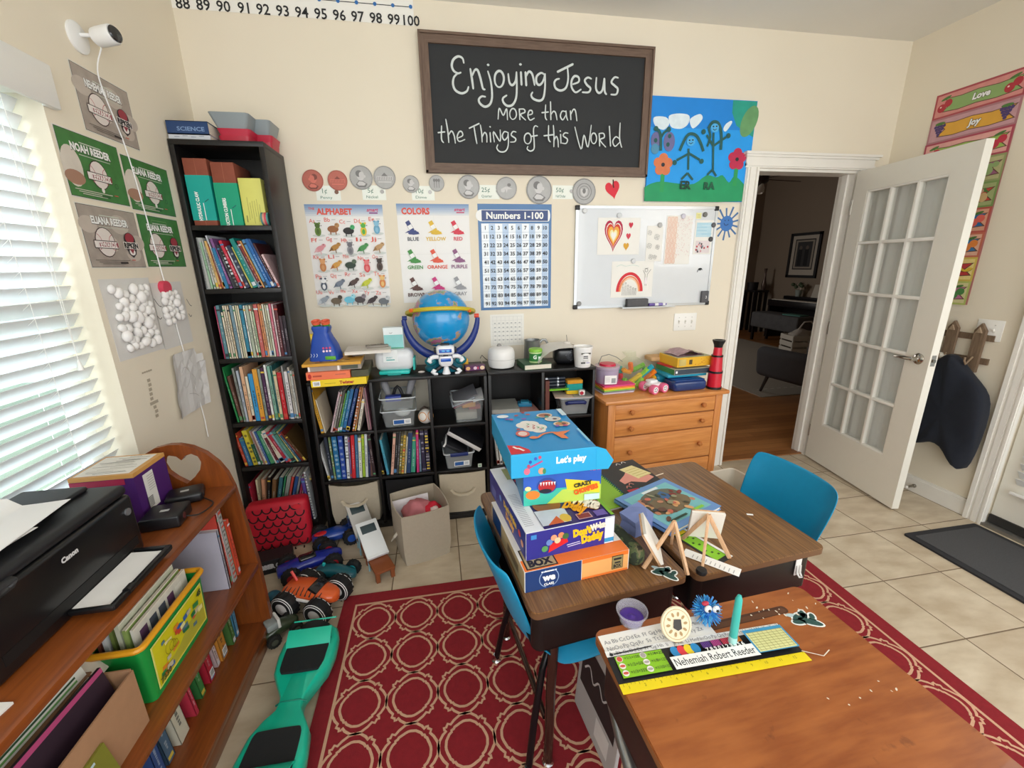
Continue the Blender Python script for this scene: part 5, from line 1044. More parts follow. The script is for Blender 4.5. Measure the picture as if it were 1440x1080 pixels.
row([('c23048', 13, .24, -5), ('d9cfae', 8, .26, 2, .18, 2), ('d49a78', 12, .262, 6), ('2a2626', 10, .272, 9), ('7a5a3a', 14, .255, 11), ('3a6f7c', 13, .268, 14), ('37925f', 6, .275, 15), ('8f9690', 14, .275, 16), ('c1473f', 9, .268, 16), ('2f5590', 12, .268, 17), ('8b9096', 8, .27, 17), ('b33a5c', 10, .275, 18), ('e2e0da', 9, .25, 18), ('8a8478', 12, .27, 18)],
 TL+.004, .07, -.250, 'on the bottom shelf of the tall bookcase', 'books on the bottom shelf of the tall bookcase', wiggle=.003, fit=.25)
row([('5a4a96', 20, .262, -2, .2, 0), ('d3d6d8', 13, .30, -3, .2, 6, 'pattern')], -.800, .07, -.288, 'of the upright pair beside the red backpack', 'upright books on the bottom shelf of the tall bookcase')
# cube shelf books
c0 = AX0+.018
row([('cf9a2c', 14, .262, -7, .22, 2), ('e6dcc2', 5, .19, -7), ('d3b9bf', 9, .232, 17, .19, 22), ('a8a49e', 8, .235, 17), ('5a5650', 11, .235, 17), ('5f9a3c', 6, .225, 17), ('3a8a96', 11, .238, 17), ('2a6aa0', 15, .245, 17), ('1f3f78', 14, .25, 18), ('b5683a', 9, .252, 15, .19, 14, 'pattern'), ('c98a5a', 7, .252, 15), ('dcd6c6', 13, .18, 14, .16, 4)],
 c0+.010, .606, -.330, 'in the top left cube', 'books in the top left cube', fit=.205)
row([('b98f94', 6, .235, -2), ('8f7f78', 6, .24, -2), ('b07a8a', 7, .24, -2)], c0+.256, .606, -.326, 'right group, top left cube', 'upright books at the right of the top left cube', wiggle=.003)
row([('c9cbcb', 9, .245, -8, .2, 12), ('2c3444', 13, .255, -2), ('7a8a5a', 9, .255, -1, .19, 0, 'pattern'), ('1f6a9a', 21, .262, 0, .2, 0, 'dots'), ('2548a0', 20, .264, 1, .2, 0, 'dots'), ('dfe3e6', 13, .25, 3, .2, 0, 'pattern'), ('8a6aa0', 7, .245, 3), ('cc2630', 16, .266, 4), ('3f6f94', 13, .262, 4), ('e3e6da', 13, .238, 4), ('a6c83c', 12, .262, 4), ('cfd5d8', 12, .262, 4), ('273058', 8, .235, 4), ('6a4a44', 10, .25, 0), ('3f2c30', 13, .245, -2)],
 c0+.004, .325, -.330, 'in the middle left cube', 'books in the middle left cube', fit=.268)
c1 = AX0+cw+.012
row([('2a2430', 8, .24, -6, .19, 0), ('4a9fb8', 10, .215, -6, .19, 12), ('d9a894', 11, .248, 8, .19, 6), ('2a2a2c', 9, .25, 8), ('4a4a4c', 8, .25, 8), ('9a8f4a', 9, .23, 8, .19, 0, 'pattern'), ('d3b04a', 10, .235, 8, .19, 0, 'pattern'), ('cfc9b0', 8, .225, 8), ('24406a', 16, .245, 7), ('3f9a80', 17, .215, 6), ('c83a78', 10, .262, 3, .19, 6), ('6a7f96', 9, .20, 2), ('2c2444', 15, .25, 0, .19, 3, 'pattern'), ('251f38', 15, .25, 0, .19, 1, 'pattern')],
 c1+.004, .325, -.330, 'in the centre cube', 'books in the centre cube', fit=.272)
# books in the low wooden bookcase (spines towards the room)
HX = .79
row([('b9b6c4', 10, .235, 0, .2, 0), ('d2cfd2', 9, .235, 0), ('c7483c', 12, .29, 0, .22), ('b9b9b6', 22, .30, -2, .22, 3, 'pattern'), ('8fa86a', 8, .22, -2), ('e2e0da', 6, .20, -2), ('e2543c', 17, .235, -2, .2, 2)],
 -1.1740, .36, HX, 'on the low bookcase middle shelf', 'books at the far end of the middle shelf of the low bookcase', axis='y', wiggle=.012)
for i, (y, h, t, col, lean, d, x, lab) in enumerate((( -1.085, .20, .020, '5b9cc0', 0, .17, -.845, 'light blue book standing nearest the heart end of the bottom shelf'), (-1.118, .185, .022, '4f7a3f', 4, .17, -.842, 'green leafy book beside the light blue book on the bottom shelf'), (-1.170, .17, .040, 'cf8a36', 4, .16, -.848, 'orange-brown book with a white barcode on the bottom shelf'), (-1.215, .18, .018, 'e0c9c9', 6, .17, -.856, 'pale pink book beside the orange-brown one'),
  (-1.262, .17, .034, 'bf2c3f', 5, .16, -.850, 'red book with a white barcode on the bottom shelf'), (-1.325, .205, .026, '3f8a4a', 6, .18, -.852, 'green book in the middle of the bottom shelf'), (-1.395, .22, .016, 'c93a50', 6, .2, -.840, 'thin crimson and white book leaning on the bottom shelf'), (-1.452, .225, .046, 'd8d2bc', 6, .2, -.840, 'thick cream book on the bottom shelf'), (-1.520, .225, .032, '4a6a84', 5, .2, -.845, 'slate blue book with a dark picture, bottom shelf'), (-1.58, .20, .030, '2f4f86', 3, .18, -.83, 'dark blue book nearest the camera on the bottom shelf'))):
 q = bookmesh(t, h, d, col, i*5+3);
 if 'barcode' in lab: q.add([(t*.2, -.0006, .012), (t*.9, -.0006, .012), (t*.9, -.0006, .045), (t*.2, -.0006, .045)], [(0, 1, 2, 3)], WHT); [q.add([(t*.3+k*t*.07, -.0009, .018), (t*.33+k*t*.07, -.0009, .018), (t*.33+k*t*.07, -.0009, .04), (t*.3+k*t*.07, -.0009, .04)], [(0, 1, 2, 3)], K) for k in range(8)]
 tag(q.build('book', loc=(x, y-t, .0826), rot=(0, R(-lean), R(90)), smooth=0), lab, 'book', 'books on the bottom shelf of the low bookcase')

# ---------------------------------------------------------------- top of and first shelf of the tall bookcase
def flatbook(x0, x1, y0, y1, z, h, col, name, label, cat='book', rot=0, spine='y', deco=None):
 """a book or box lying flat: cover shells and a page block as its part"""
 cx, cy = (x0+x1)/2, (y0+y1)/2; w, d = x1-x0, y1-y0; mc = M(col, .42, var=.07); q = MB()
 q.b6(-w/2, w/2, -d/2, d/2, 0, .0025, mc); q.b6(-w/2, w/2, -d/2, d/2, h-.0025, h, mc)
 if spine == 'y': q.b6(-w/2, w/2, -d/2, -d/2+.003, 0, h, mc)
 else: q.b6(-w/2, -w/2+.003, -d/2, d/2, 0, h, mc)
 if deco: deco(q, w, d, h)
 o = q.build(name, loc=(cx, cy, z), rot=(0, 0, rot), smooth=0); tag(o, label, cat)
 p = MB(); p.b6(-w/2+(.004 if spine == 'x' else .003), w/2-.003, -d/2+(.004 if spine == 'y' else .003), d/2-.003, .0025, h-.0025, PAGES); p.build('pages', o, smooth=0)
 return o
FX = TR((0, 0, 0), (R(90), 0, 0))
def fronttext(q, s, x, z, h, m, y, w=None, bold=.02, rot=0):
 o = q.X, q.lay; q.X = TR((x, y, z), (R(90), 0, 0)); q.text(s, 0, 0, h, m, bold=bold, w=w, z=.0003, rot=rot); q.X, q.lay = o
def frontrect(q, x, z, w, h, m, y, rot=0):
 o = q.X; q.X = TR((x, y, z), (R(90), 0, 0)); q.rect(0, 0, w, h, m, z=.0002, rot=rot); q.X = o
TZ = 2.0222
flatbook(-1.112, -.945, -.285, -.03, TZ, .022, 'c9cdd3', 'book', 'white marbled book under the blue SCIENCE book on the tall bookcase', deco=lambda q, w, d, h: [frontrect(q, -.05+i*.033, h/2+(i % 2)*.004, .02, .003, M('8f99a8', .5), -d/2) for i in range(4)])
def sci(q, w, d, h): fronttext(q, 'SCIENCE', .012, h*.40, .016, M('7f9cc4', .5), -d/2, w=.11)
flatbook(-1.113, -.947, -.285, -.03, TZ+.0225, .052, '1f3f6e', 'book', 'thick blue SCIENCE book lying on top of the tall bookcase', deco=sci)
def tray(loc, w, d, h, fl, col, label, grp, rz=0):
 q = MB(); m = M(col, .4, var=.04); a = rrect(w*fl, d*fl, .012); b = rrect(w, d, .016); n = len(a)
 vs = [(x, y, 0) for x, y in a]+[(x, y, h) for x, y in b]+[(x*.95, y*.95, h) for x, y in b]+[(x*.94, y*.94, .003) for x, y in a]
 for k in range(3): q.add(vs, [(k*n+i, k*n+(i+1) % n, (k+1)*n+(i+1) % n, (k+1)*n+i) for i in range(n)], m)
 q.add(vs, [tuple(range(n-1, -1, -1)), tuple(range(3*n, 4*n))], m)
 return tag(q.build('plastic_tray', loc=loc, rot=(0, 0, rz)), label, 'tray', grp)
for i, (x, y, dz) in enumerate(((-.862, -.19, 0), (-.782, -.10, 0))):
 w = .145 if i == 0 else .11; wh = 'front' if i == 0 else 'rear'
 tray((x, y, TZ), w*.92, .12, .030, .93, 'b81f38', f'red plastic tray at the bottom of the {wh} stack on the tall bookcase', 'red trays on the tall bookcase')
 tray((x+.004, y, TZ+.0305), w*.98, .13, .028, .86, 'c02540', f'upper red plastic tray in the {wh} stack, under a grey tray', 'red trays on the tall bookcase')
 tray((x-.004, y, TZ+.059), w*1.16, .15, .062, .72, '8e979b', f'grey flared plastic tray on top of the {wh} red stack', 'grey trays on the tall bookcase')
S1 = 1.6655
def craftbox(x, w, d, h, yf, sleeve, z0, z1, title, label, lines):
 t = thing('craft_box', label, 'box', (x, yf+d/2, S1)); mb_ = M('8d4a36', .75, var=.12, scale=40, bump=.2)
 q = MB(); q.cbox((0, 0, h/2), (w, d, h), .002, mb_); q.b6(-.0006, .0006, -d/2-.0006, -d/2+.001, 0, h, M('b06a50', .7)); q.build('carton', t)
 ms = M(sleeve, .4, var=.04); q = MB()
 for sy in (-1, 1): q.b6(-w/2-.001, w/2+.001, sy*(d/2+.0008)-.0005, sy*(d/2+.0008)+.0005, z0, z1, ms)
 for sx in (-1, 1): q.b6(sx*(w/2+.0008)-.0005, sx*(w/2+.0008)+.0005, -d/2, d/2, z0, z1, ms)
 fronttext(q, title, -.016, (z0+z1)/2-.035, .014, WHT, -d/2-.0014, w=.125, bold=.04, rot=R(90)); frontrect(q, .006, (z0+z1)/2-.058, .003, .075, WHT, -d/2-.0014); frontrect(q, .022, (z0+z1)/2-.01, .022, .004, M('1c6a66', .5), -d/2-.0014, R(35)); q.build('paper_sleeve', t)
craftbox(-1.035, .098, .19, .285, -.275, '16a89c', .022, .215, 'HYDRAULIC CLAW', 'brown carton with a teal HYDRAULIC CLAW sleeve on the first shelf', '')
craftbox(-.925, .098, .19, .272, -.272, '0fa07a', .0, .185, 'SUCTION CLIMBERS', 'brown carton with a green sleeve between teal and yellow ones', '')
q = MB(); q.cbox((0, 0, .104), (.098, .16, .208), .002, M('dfdc74', .6, var=.05));
for i in range(6): frontrect(q, -.022+i*.010, .075-(i % 3)*.008, .0016, .10-(i % 2)*.03, M('9a944c', .6), -.0803)
frontrect(q, -.034, .03, .003, .03, M('5a5630', .6), -.0803); tag(q.build('booklet_box', loc=(-.822, -.188, S1)), 'pale yellow booklet box on the first shelf of the tall bookcase', 'box')
q = MB(); q.cbox((0, 0, .095), (.020, .19, .19), .002, M('33363d', .5)); tag(q.build('binder', loc=(-.7605, -.14, S1+.0)), 'dark grey binder at the right end of the first shelf', 'binder')
q = MB()
for i, c in enumerate(('4f8f8a', 'd9a08a', 'd2475a', '4f8f8a')): q.cyl((-.012+i*.008, 0, .030), .030, .008, M(c, .6), 20, (0, R(90), 0))
tag(q.build('ribbon_roll', loc=(-.776, -.262, S1)), 'striped red and green roll standing on the first shelf', 'roll')

# ---------------------------------------------------------------- middle shelf of the low bookcase: green container, carton, papers
gc = thing('storage_container', 'green plastic container with a yellow picture label and orange rim', 'container', (-.862, -1.448, .361)); L_, D_, H_ = .30, .14, .185
mg = M('17923f', .35, var=.05); q = MB(); a = rrect(D_*.92, L_*.94, .014); b = rrect(D_, L_, .016); n = len(a); vs = [(x, y, 0) for x, y in a]+[(x, y, H_) for x, y in b]+[(x*.95, y*.975, H_) for x, y in b]+[(x*.95, y*.975, .004) for x, y in a]
for k in range(3): q.add(vs, [(k*n+i, k*n+(i+1) % n, (k+1)*n+(i+1) % n, (k+1)*n+i) for i in range(n)], mg)
q.add(vs, [tuple(range(n-1, -1, -1)), tuple(range(3*n, 4*n))], mg); q.build('tub', gc)
q = MB(); q.tube([(x*1.03, y*1.015, H_-.004) for x, y in b], .0085, M('e7a21f', .4), 8, closed=True); q.build('rim', gc)
q = MB(); q.X = TR((D_/2-.0005, 0, H_/2-.006), (R(90), 0, R(90))) @ TR((0, 0, 0), (R(2.2), 0, 0)); Wl, Hl = .245, .135; q.b6(-Wl/2, Wl/2, -Hl/2, Hl/2, 0, .001, M('e6e27a', .4)); q.lay = .0012
q.rect(0, 0, Wl-.008, Hl-.008, M('d9d018', .4, var=.1)); random.seed(31); q.poly([(-.11, -.06), (.115, -.06), (.115, .0), (.03, -.005), (-.02, -.03), (-.11, -.035)], M('b9b43a', .5, var=.2))
for i in range(26): q.rect(random.uniform(-.10, .10), random.uniform(-.05, .045), random.uniform(.012, .03), random.uniform(.008, .016), M(random.choice(['1f7a44', '2a66b0', '2a8a4a', 'e08a2c', 'c9c2a0', '5a7f8a', 'd04a30', 'f2e9a0']), .4), rot=random.choice((0, .1, -.2)))
q.text('7330', -.095, -.048, .016, M('5a5a20', .5), bold=.04); q.text('45', .10, .048, .016, M('2a4a2a', .5), bold=.06)
for i in range(3): q.ring(-.062+i*.012, .012-i*.006, .018-i*.004, .0016, M('8a7f14', .5), 16)
q.build('label', gc, smooth=0)
for i, (x, c, h, t, dy) in enumerate(((-.905, '8f4a3a', .228, .007, .01), (-.889, 'd2d4d4', .236, .010, .0), (-.872, '6f7f3f', .224, .008, .012), (-.855, 'c9ccb4', .230, .010, .004), (-.838, '8aa05a', .215, .008, -.006), (-.824, 'd9d6c9', .208, .007, .01))):
 q = MB(); mc = M(c, .5, var=.25, scale=30); q.b6(0, t, -.118, .118, 0, h, mc); q.b6(-.0004, t+.0004, -.117, .117, h-.003, h+.0003, PAGES); random.seed(i)
 for k in range(5): q.add([(t+.0006, y, z) for y, z in ((-.10+k*.04, h-.06), (-.07+k*.04, h-.06), (-.07+k*.04, h-.02), (-.10+k*.04, h-.02))], [(0, 1, 2, 3)], M(random.choice(['e9e6da', '7a3f33', '4a4f5a', 'b5b03f', '5a3a58']), .5))
 tag(q.build('magazine', loc=(x-.004, -1.448+dy*.3, .3655), rot=(0, R(0), 0), smooth=0), f'magazine standing in the green container, {ORD[5-i]} back from its label side', 'magazine', 'magazines in the green container')
cb_ = thing('carton', 'brown cardboard carton on the middle shelf beside the green container', 'carton', (-.915, -1.80, .361)); mcb = M('a9805e', .8, var=.08, scale=40, bump=.1); q = MB()
q.b6(-.13, .13, -.16, .16, 0, .004, mcb); q.b6(.126, .13, -.16, .16, .004, .165, mcb); q.b6(-.13, -.126, -.16, .16, .004, .175, mcb); q.b6(-.126, .126, .156, .16, .004, .170, mcb); q.b6(-.126, .126, -.16, -.156, .004, .170, mcb); q.build('box', cb_)
q = MB(); q.b6(-.13, .045, -.16, .16, .1755, .179, M('9a7454', .8, var=.1, scale=40)); q.b6(-.13, -.03, -.16, .02, .1795, .182, M('6a5238', .8, var=.15)); q.build('flap', cb_)
def leansheet(name, label, cat, loc, rot, w, h, t, m, deco=None):
 q = MB(); q.b6(-w/2, w/2, 0, h, 0, t, m); q.lay = t+.0002
 if deco: deco(q)
 return tag(q.build(name, loc=loc, rot=rot, smooth=0), label, cat)
def wb_deco(q):
 for k in range(5): q.rect(.02, .205-k*.010, .20, .005, M(['3f7a3f', '2a4a2f', '6aa35a', '2f5f3a', '4f8a4a'][k], .5))
 q.rect(-.11, .19, .05, .05, M('33222e', .5))
leansheet('workbook', 'white workbook with green stripes standing in the brown carton', 'workbook', (-.850, -1.79, .3655), (R(78), 0, R(88)), .285, .215, .006, M('e6e6dc', .5), wb_deco)
leansheet('workbook', 'dark purple workbook with pink edge standing in the brown carton', 'workbook', (-.815, -1.80, .3655), (R(80), 0, R(88)), .29, .198, .007, M('33222e', .5), lambda q: q.rect(0, .191, .29, .012, M('b84a7a', .5)))
leansheet('workbook', 'olive green workbook leaning on the front of the brown carton', 'workbook', (-.765, -1.87, .3615), (R(80), 0, R(90)), .20, .11, .007, M('7a7a2a', .5, var=.2), lambda q: [q.rect(-.08+i*.028, .098, .012, .006, M('b9cfd6', .5)) for i in range(6)])
q = MB(); q.tube([(-.955, -1.945, .5545), (-.900, -1.660, .5545)], .0105, M('cf2f62', .45), 12); q.tube([(-.901, -1.668, .5545), (-.899, -1.655, .5545)], .012, M('b3264f', .5), 12); tag(q.build('pink_stick'), 'bright pink stick lying across the brown carton', 'stick')
q = MB(); q.cbox((0, 0, .003), (.016, .22, .006), .001, M('8a7a2a', .5)); tag(q.build('ruler', loc=(-.975, -1.76, .5435), rot=(0, 0, R(-8))), 'olive yellow ruler on the brown carton beside the pink stick', 'ruler')
def curlsheet(name, label, pts, loc, w, m, cat='paper'):
 q = MB(); n = len(pts); vs = []
 for x, z in pts: vs += [(x, -w/2, z), (x, w/2, z)]
 fs = [(2*i, 2*i+2, 2*i+3, 2*i+1) for i in range(n-1)]; q.add(vs, fs, m); q.add([(v[0], v[1], v[2]-.0008) for v in vs], [f[::-1] for f in fs], m)
 return tag(q.build(name, loc=loc, smooth=60), label, cat)
curlsheet('paper_sheet', 'curled white paper resting between the green container and the carton', [(-.10, .17), (-.04, .185), (.02, .178), (.06, .155), (.075, .13)], (-.945, -1.635, .375), .10, M('e4e0d2', .7))
curlsheet('paper_sheet', 'large white paper lying at the camera end of the middle shelf', [(-.13, .0), (-.06, .012), (.0, .014), (.06, .004), (.10, -.03), (.12, -.075)], (-.925, -2.045, .50), .20, M('ececee', .6, var=.02))
q = MB(); q.b6(-.10, .10, -.09, .09, 0, .13, M('5a5048', .7)); tag(q.build('carton', loc=(-.93, -2.06, .361), smooth=0), 'dark carton under the large white paper on the middle shelf', 'carton')
# ================================================================ things on the cube shelves
CTZ = .8955
def bx(name, label, cat, loc, dims, rz, m, deco=None, bev=.0015, group=None):
 """a printed cardboard box: body, with print on its front (-y) and top faces"""
 w, d, h = dims; q = MB(); q.cbox((0, 0, h/2), dims, bev, m)
 if deco: deco(q, w, d, h)
 return tag(q.build(name, loc=loc, rot=(0, 0, rz), smooth=0), label, cat, group)
class Face:
 """2-D printing on one side of a box: 'front' (-y), 'top' (+z), 'left' (-x), 'right' (+x)"""
 def __init__(s, q, side, w, d, h):
  s.q = q; s.old = (q.X, q.lay); q.lay = .0003
  q.X = q.X @ {'front': TR((0, -d/2, h/2), (R(90), 0, 0)), 'top': TR((0, 0, h)), 'left': TR((-w/2, 0, h/2), (R(90), 0, R(-90))), 'right': TR((w/2, 0, h/2), (R(90), 0, R(90)))}[side]
 def __enter__(s): return s.q
 def __exit__(s, *a): s.q.X, s.q.lay = s.old
# stack of board games at the left end
def dg(q, w, d, h):
 with Face(q, 'front', w, d, h) as f:
  f.rect(-w*.40, 0, w*.13, h*.7, WHT); [f.rect(-w*.44+i*w*.014, 0, w*.006, h*.45, K) for i in range(7)]
  f.text('Twister', w*.14, 0, h*.42, M('b02a2a', .5), bold=.04); f.rect(-w*.16, -h*.05, w*.2, h*.06, M('a89a1a', .5))
bx('game_box', 'yellow game box at the bottom of the stack beside the bookcase', 'box', (-.512, -.302, CTZ), (.262, .27, .036), R(4), M('f3d21f', .4, var=.04), dg)
def dg2(q, w, d, h):
 with Face(q, 'front', w, d, h) as f: f.ell(-w*.42, 0, w*.04, h*.34, M('c52b20', .5)); f.rect(-w*.25, 0, w*.2, h*.2, M('b5452f', .5)); f.rect(w*.28, h*.1, w*.24, h*.12, M('c9664f', .5))
bx('game_box', 'orange game box on the yellow one in the stack', 'box', (-.556, -.304, CTZ+.0365), (.205, .265, .038), R(3), M('f0784f', .4, var=.04), dg2)
bx('game_box', 'dark olive game box beside the orange one in the stack', 'box', (-.408, -.29, CTZ+.0365), (.085, .25, .034), R(3), M('4a4a34', .5, var=.25))
q = MB(); q.b6(-.125, .125, -.12, .12, 0, .026, M('a49a90', .7, var=.12)); q.b6(-.125, -.116, -.121, .12, 0, .026, WHT); q.b6(.012, .022, -.121, .12, 0, .026, WHT); q.b6(.03, .11, -.1215, -.12, .004, .022, M('50584a', .6)); tag(q.build('game_box', loc=(-.528, -.292, CTZ+.075), rot=(0, 0, R(4)), smooth=0), 'grey game box with white ends in the stack', 'box')
def dg3(q, w, d, h):
 with Face(q, 'top', w, d, h) as f:
  random.seed(9)
  for i in range(22): f.rect(random.uniform(-w*.4, w*.4), random.uniform(-d*.4, d*.4), .03, .012, M(random.choice(['6a4a20', 'c9761f', 'e6c35a', '8a5a24']), .5), rot=random.random()*3)
bx('game_box', 'flat golden patterned game box on top of the stack', 'box', (-.538, -.302, CTZ+.1015), (.275, .25, .014), R(4), M('d9a032', .45, var=.15), dg3)
ZS = CTZ+.116
# blue toy microscope
tm = thing('toy_microscope', 'blue toy microscope with two orange eyepieces on the game stack', 'toy', (-.575, -.315, ZS), R(-6)); mb_ = M('1646a8', .35, var=.05); q = MB()
pro = [(.072, .062, 0), (.070, .060, .02), (.060, .052, .07), (.045, .042, .115), (.036, .036, .14), (.043, .038, .16), (.04, .036, .172)]
vs = []; fs = []
for hw, hd, z in pro: vs += [(x+(.0 if z < .1 else -.006), y, z) for x, y in rrect(hw*2, hd*2, min(hw, hd)*.45, 4)]
n = len(rrect(1, 1, .1, 4))
for k in range(len(pro)-1): fs += [(k*n+i, k*n+(i+1) % n, (k+1)*n+(i+1) % n, (k+1)*n+i) for i in range(n)]
fs += [tuple(range(n-1, -1, -1)), tuple(range((len(pro)-1)*n, len(pro)*n))]; q.add(vs, fs, mb_); q.build('body', tm)
for x in (-.026, .020):
 q = MB(); X = TR((x, -.002, .168), (R(18), 0, 0)); q.lathe([(.0005, 0), (.017, 0), (.019, .016), (.0005, .017)], M('3f9a2f', .4), 16, X); e_ = q.build('eyepiece', tm)
 q = MB(); q.lathe([(.014, .016), (.021, .017), (.023, .032), (.017, .032), (.014, .02)], M('ee6a4a', .4), 16, X); q.build('eye_cup', e_)
q = MB(); q.cyl((-.052, -.012, .115), .020, .022, M('e9c42a', .4), 18, (0, R(90), R(25))); q.build('focus_knob', tm)
q = MB(); q.X = TR((.028, -.0585, .058), (R(80), 0, R(12))); q.lay = .003
for i in range(3):
 for j in range(2): q.ell(-.016+i*.015, -.006+j*.015, .0055, .0055, M('c02a6a' if j else 'f2d3e2', .4), 10, z=.006)
q.build('button_panel', tm, smooth=0)
q = MB(); q.b6(.015, .066, -.0640, -.058, .008, .026, M('5fae2f', .4), .002); q.build('green_panel', tm)
q = MB(); q.X = TR((-.034, -.0605, .03), (R(83), 0, 0)); [q.stroke([(-.02+i*.014, -.008), (-.014+i*.014, .002), (-.018+i*.014, .010)], .0025, M('cfd8e8', .5), z=.0045) for i in range(3)]; q.build('printed_mark', tm, smooth=0)
# papers and a patterned strip lying beside the microscope
q = MB(); q.b6(-.115, .115, -.09, .09, 0, .009, M('e9e3da', .6, var=.03)); q.b6(-.115, .115, -.09, .09, .0093, .016, M('dcd5cb', .6, var=.03)); tag(q.build('notebook', loc=(-.372, -.250, ZS+.0205), rot=(R(0), R(0), R(5)), smooth=0), 'cream notebook jutting from the game stack toward the label machine', 'notebook')
bx('game_box', 'small grey box under the cream notebook', 'box', (-.43, -.232, ZS), (.055, .09, .0195), R(3), M('8a857d', .6))
q = MB(); q.cbox((0, 0, .006), (.115, .058, .012), .002, M('8e877d', .5)); q.lay = .0123
random.seed(3)
for i in range(9):
 for j in range(2): q.rect(-.048+i*.012, -.010+j*.022, .008, .014, M(random.choice(['c9c0b2', '6a6058', 'a89a8a']), .5))
tag(q.build('pencil_tin', loc=(-.330, -.235, ZS+.0372), rot=(0, 0, R(13))), 'grey patterned pencil tin on the cream notebook', 'tin')
# compact white craft machine with a teal box on it
cm = thing('craft_machine', 'rounded white craft cutting machine on teal feet', 'machine', (-.245, -.215, CTZ), R(-3)); q = MB(); q.cbox((0, 0, .078), (.205, .115, .116), .036, M('e6e9ec', .3, var=.02), seg=5); q.build('body', cm)
q = MB(); q.cbox((0, 0, .012), (.165, .125, .022), .008, M('27c6bd', .35)); q.b6(-.035, .035, -.066, -.05, 0, .012, M('1fa9a2', .4)); q.build('base', cm); q = MB(); q.cbox((.104, .01, .05), (.012, .08, .07), .004, M('3fc3b8', .4)); q.build('end_cap', cm)
def dc1(q, w, d, h):
 with Face(q, 'front', w, d, h) as f: f.rect(0, h*.28, w*.96, h*.36, M('e9f1f2', .5)); f.rect(0, -h*.14, w*.96, h*.6, M('8fd0cf', .5, var=.12)); f.stroke([(-.02, .03), (-.012, .026), (-.004, .031)], .002, K); f.rect(0, -h*.46, w*.98, h*.05, M('3f9a70', .5))
bx('product_box', 'teal and white box standing on the white craft machine', 'box', (-.240, -.205, CTZ+.1365), (.105, .05, .118), R(-2), M('dfe9ea', .45), dc1)
def dc2(q, w, d, h):
 with Face(q, 'front', w, d, h) as f: f.text('SMART', -.006, -.008, .009, M('2fa9a6', .5), w=.034); f.rect(0, -.020, .044, .005, M('2fa9a6', .5))
q = MB(); q.cbox((0, 0, .033), (.078, .003, .066), .001, M('eef3f3', .5)); dc2(q, .078, .003, .066); tag(q.build('instruction_card', loc=(-.262, -.276, CTZ+.072), rot=(R(-6), 0, R(-3)), smooth=0), 'white card with teal lettering propped on the craft machine front', 'card')
# globe
gl = thing('globe', 'large blue world globe in a dark blue arched stand', 'globe', (.022, -.185, CTZ)); GC = (0, 0, .287); GR = .160
def globe_mat():
 k = NT('globe_map'); n = k.noise(11, 5); rp = k.n.new('ShaderNodeValToRGB'); rp.color_ramp.interpolation = 'CONSTANT'; e = rp.color_ramp.elements
 e[0].position = 0; e[0].color = lin('149bdc'); e[1].position = .545; e[1].color = lin('7f9fd0')
 for p, c in ((.575, 'cfa257'), (.61, '6fa25f'), (.64, 'c7667a')): x = e.new(p); x.color = lin(c)
 n2 = k.noise(30, 3); k.ln(k.mix(k.math('MULTIPLY', n2, .35), rp.outputs[0], lin('1b86cf')), k.p.inputs['Base Color']); k.ln(n, rp.inputs[0]); k.p.inputs['Roughness'].default_value = .22; k.p.inputs['Coat Weight'].default_value = .5; return k.m
q = MB(); q.ball(GC, GR, globe_mat(), 40, 24, (R(20), 0, 0)); q.build('sphere', gl)
md_ = M('16307f', .35, var=.05); q = MB(); pts = []
for i in range(25):
 a = math.pi*(1.02+.96*i/24); pts.append((.205*math.cos(a), 0, GC[2]+.015+.232*math.sin(a)*1.0))
q.tube(pts, [.013+.013*math.sin(math.pi*i/24) for i in range(25)], md_, 10, flat=.6); q.build('arch_stand', gl)
q = MB(); q.lathe([(.0005, 0), (.105, 0), (.108, .012), (.085, .035), (.045, .052), (.02, .060), (.0005, .061)], M('14758a', .4, var=.05), 28); q.build('base', gl)
q = MB(); ps = []
for i in range(49): a = 2*math.pi*i/48; ps.append((.186*math.cos(a), .186*math.sin(a), GC[2]+.035-.0*math.cos(a)))
ps = [(x, y*math.cos(R(12))-0, z-y*math.sin(R(12))) for x, y, z in ps]; q.tube(ps[:-1], .0085, M('c9b521', .4, var=.1), 8, closed=True, flat=1.3); q.build('horizon_ring', gl)
q = MB(); q.cyl((-.150, -.118, GC[2]+.062), .010, .02, M('ee6a2a', .4), 12, (R(90), 0, R(-40))); q.cyl((.150, -.118, GC[2]+.05), .008, .014, M('ee6a2a', .4), 12, (R(90), 0, R(40))); q.build('ring_knob', gl)
for s_ in (-1, 1): q = MB(); q.cyl((s_*.199, 0, GC[2]+.01), .012, .026, M('e8503a' if s_ > 0 else '16307f', .4), 12, (0, R(90), 0)); q.build('pivot', gl)
q = MB(); q.cbox((.125, -.02, .03), (.03, .03, .055), .008, M('e2ac1f', .4)); q.build('yellow_clip', gl)
# toy robot
rb = thing('toy_robot', 'white and blue toy robot standing before the globe', 'toy', (.033, -.312, CTZ)); rb.scale = (1.36, 1.1, 1.04); mw = M('eff0f4', .3, var=.01); mbk = M('1c1c22', .4); mvis = M('1557c0', .15, coat=.6)
q = MB(); q.cbox((0, 0, .128), (.072, .05, .050), .014, mw, seg=3); q.build('head', rb); q = MB(); q.cbox((0, -.024, .127), (.050, .006, .020), .005, mvis); q.lay = 0; q.X = TR((0, -.0275, .127), (R(90), 0, 0)); q.ell(-.008, 0, .007, .005, M('5fb4ee', .3), z=.0003); q.ell(.010, 0, .007, .005, M('5fb4ee', .3), z=.0003); q.build('visor', rb)
q = MB(); q.cbox((0, .004, .157), (.036, .028, .010), .004, mbk); q.cbox((-.040, .0, .128), (.010, .026, .028), .004, mbk); q.cbox((.040, .0, .128), (.010, .026, .028), .004, mbk); q.build('helmet_trim', rb)
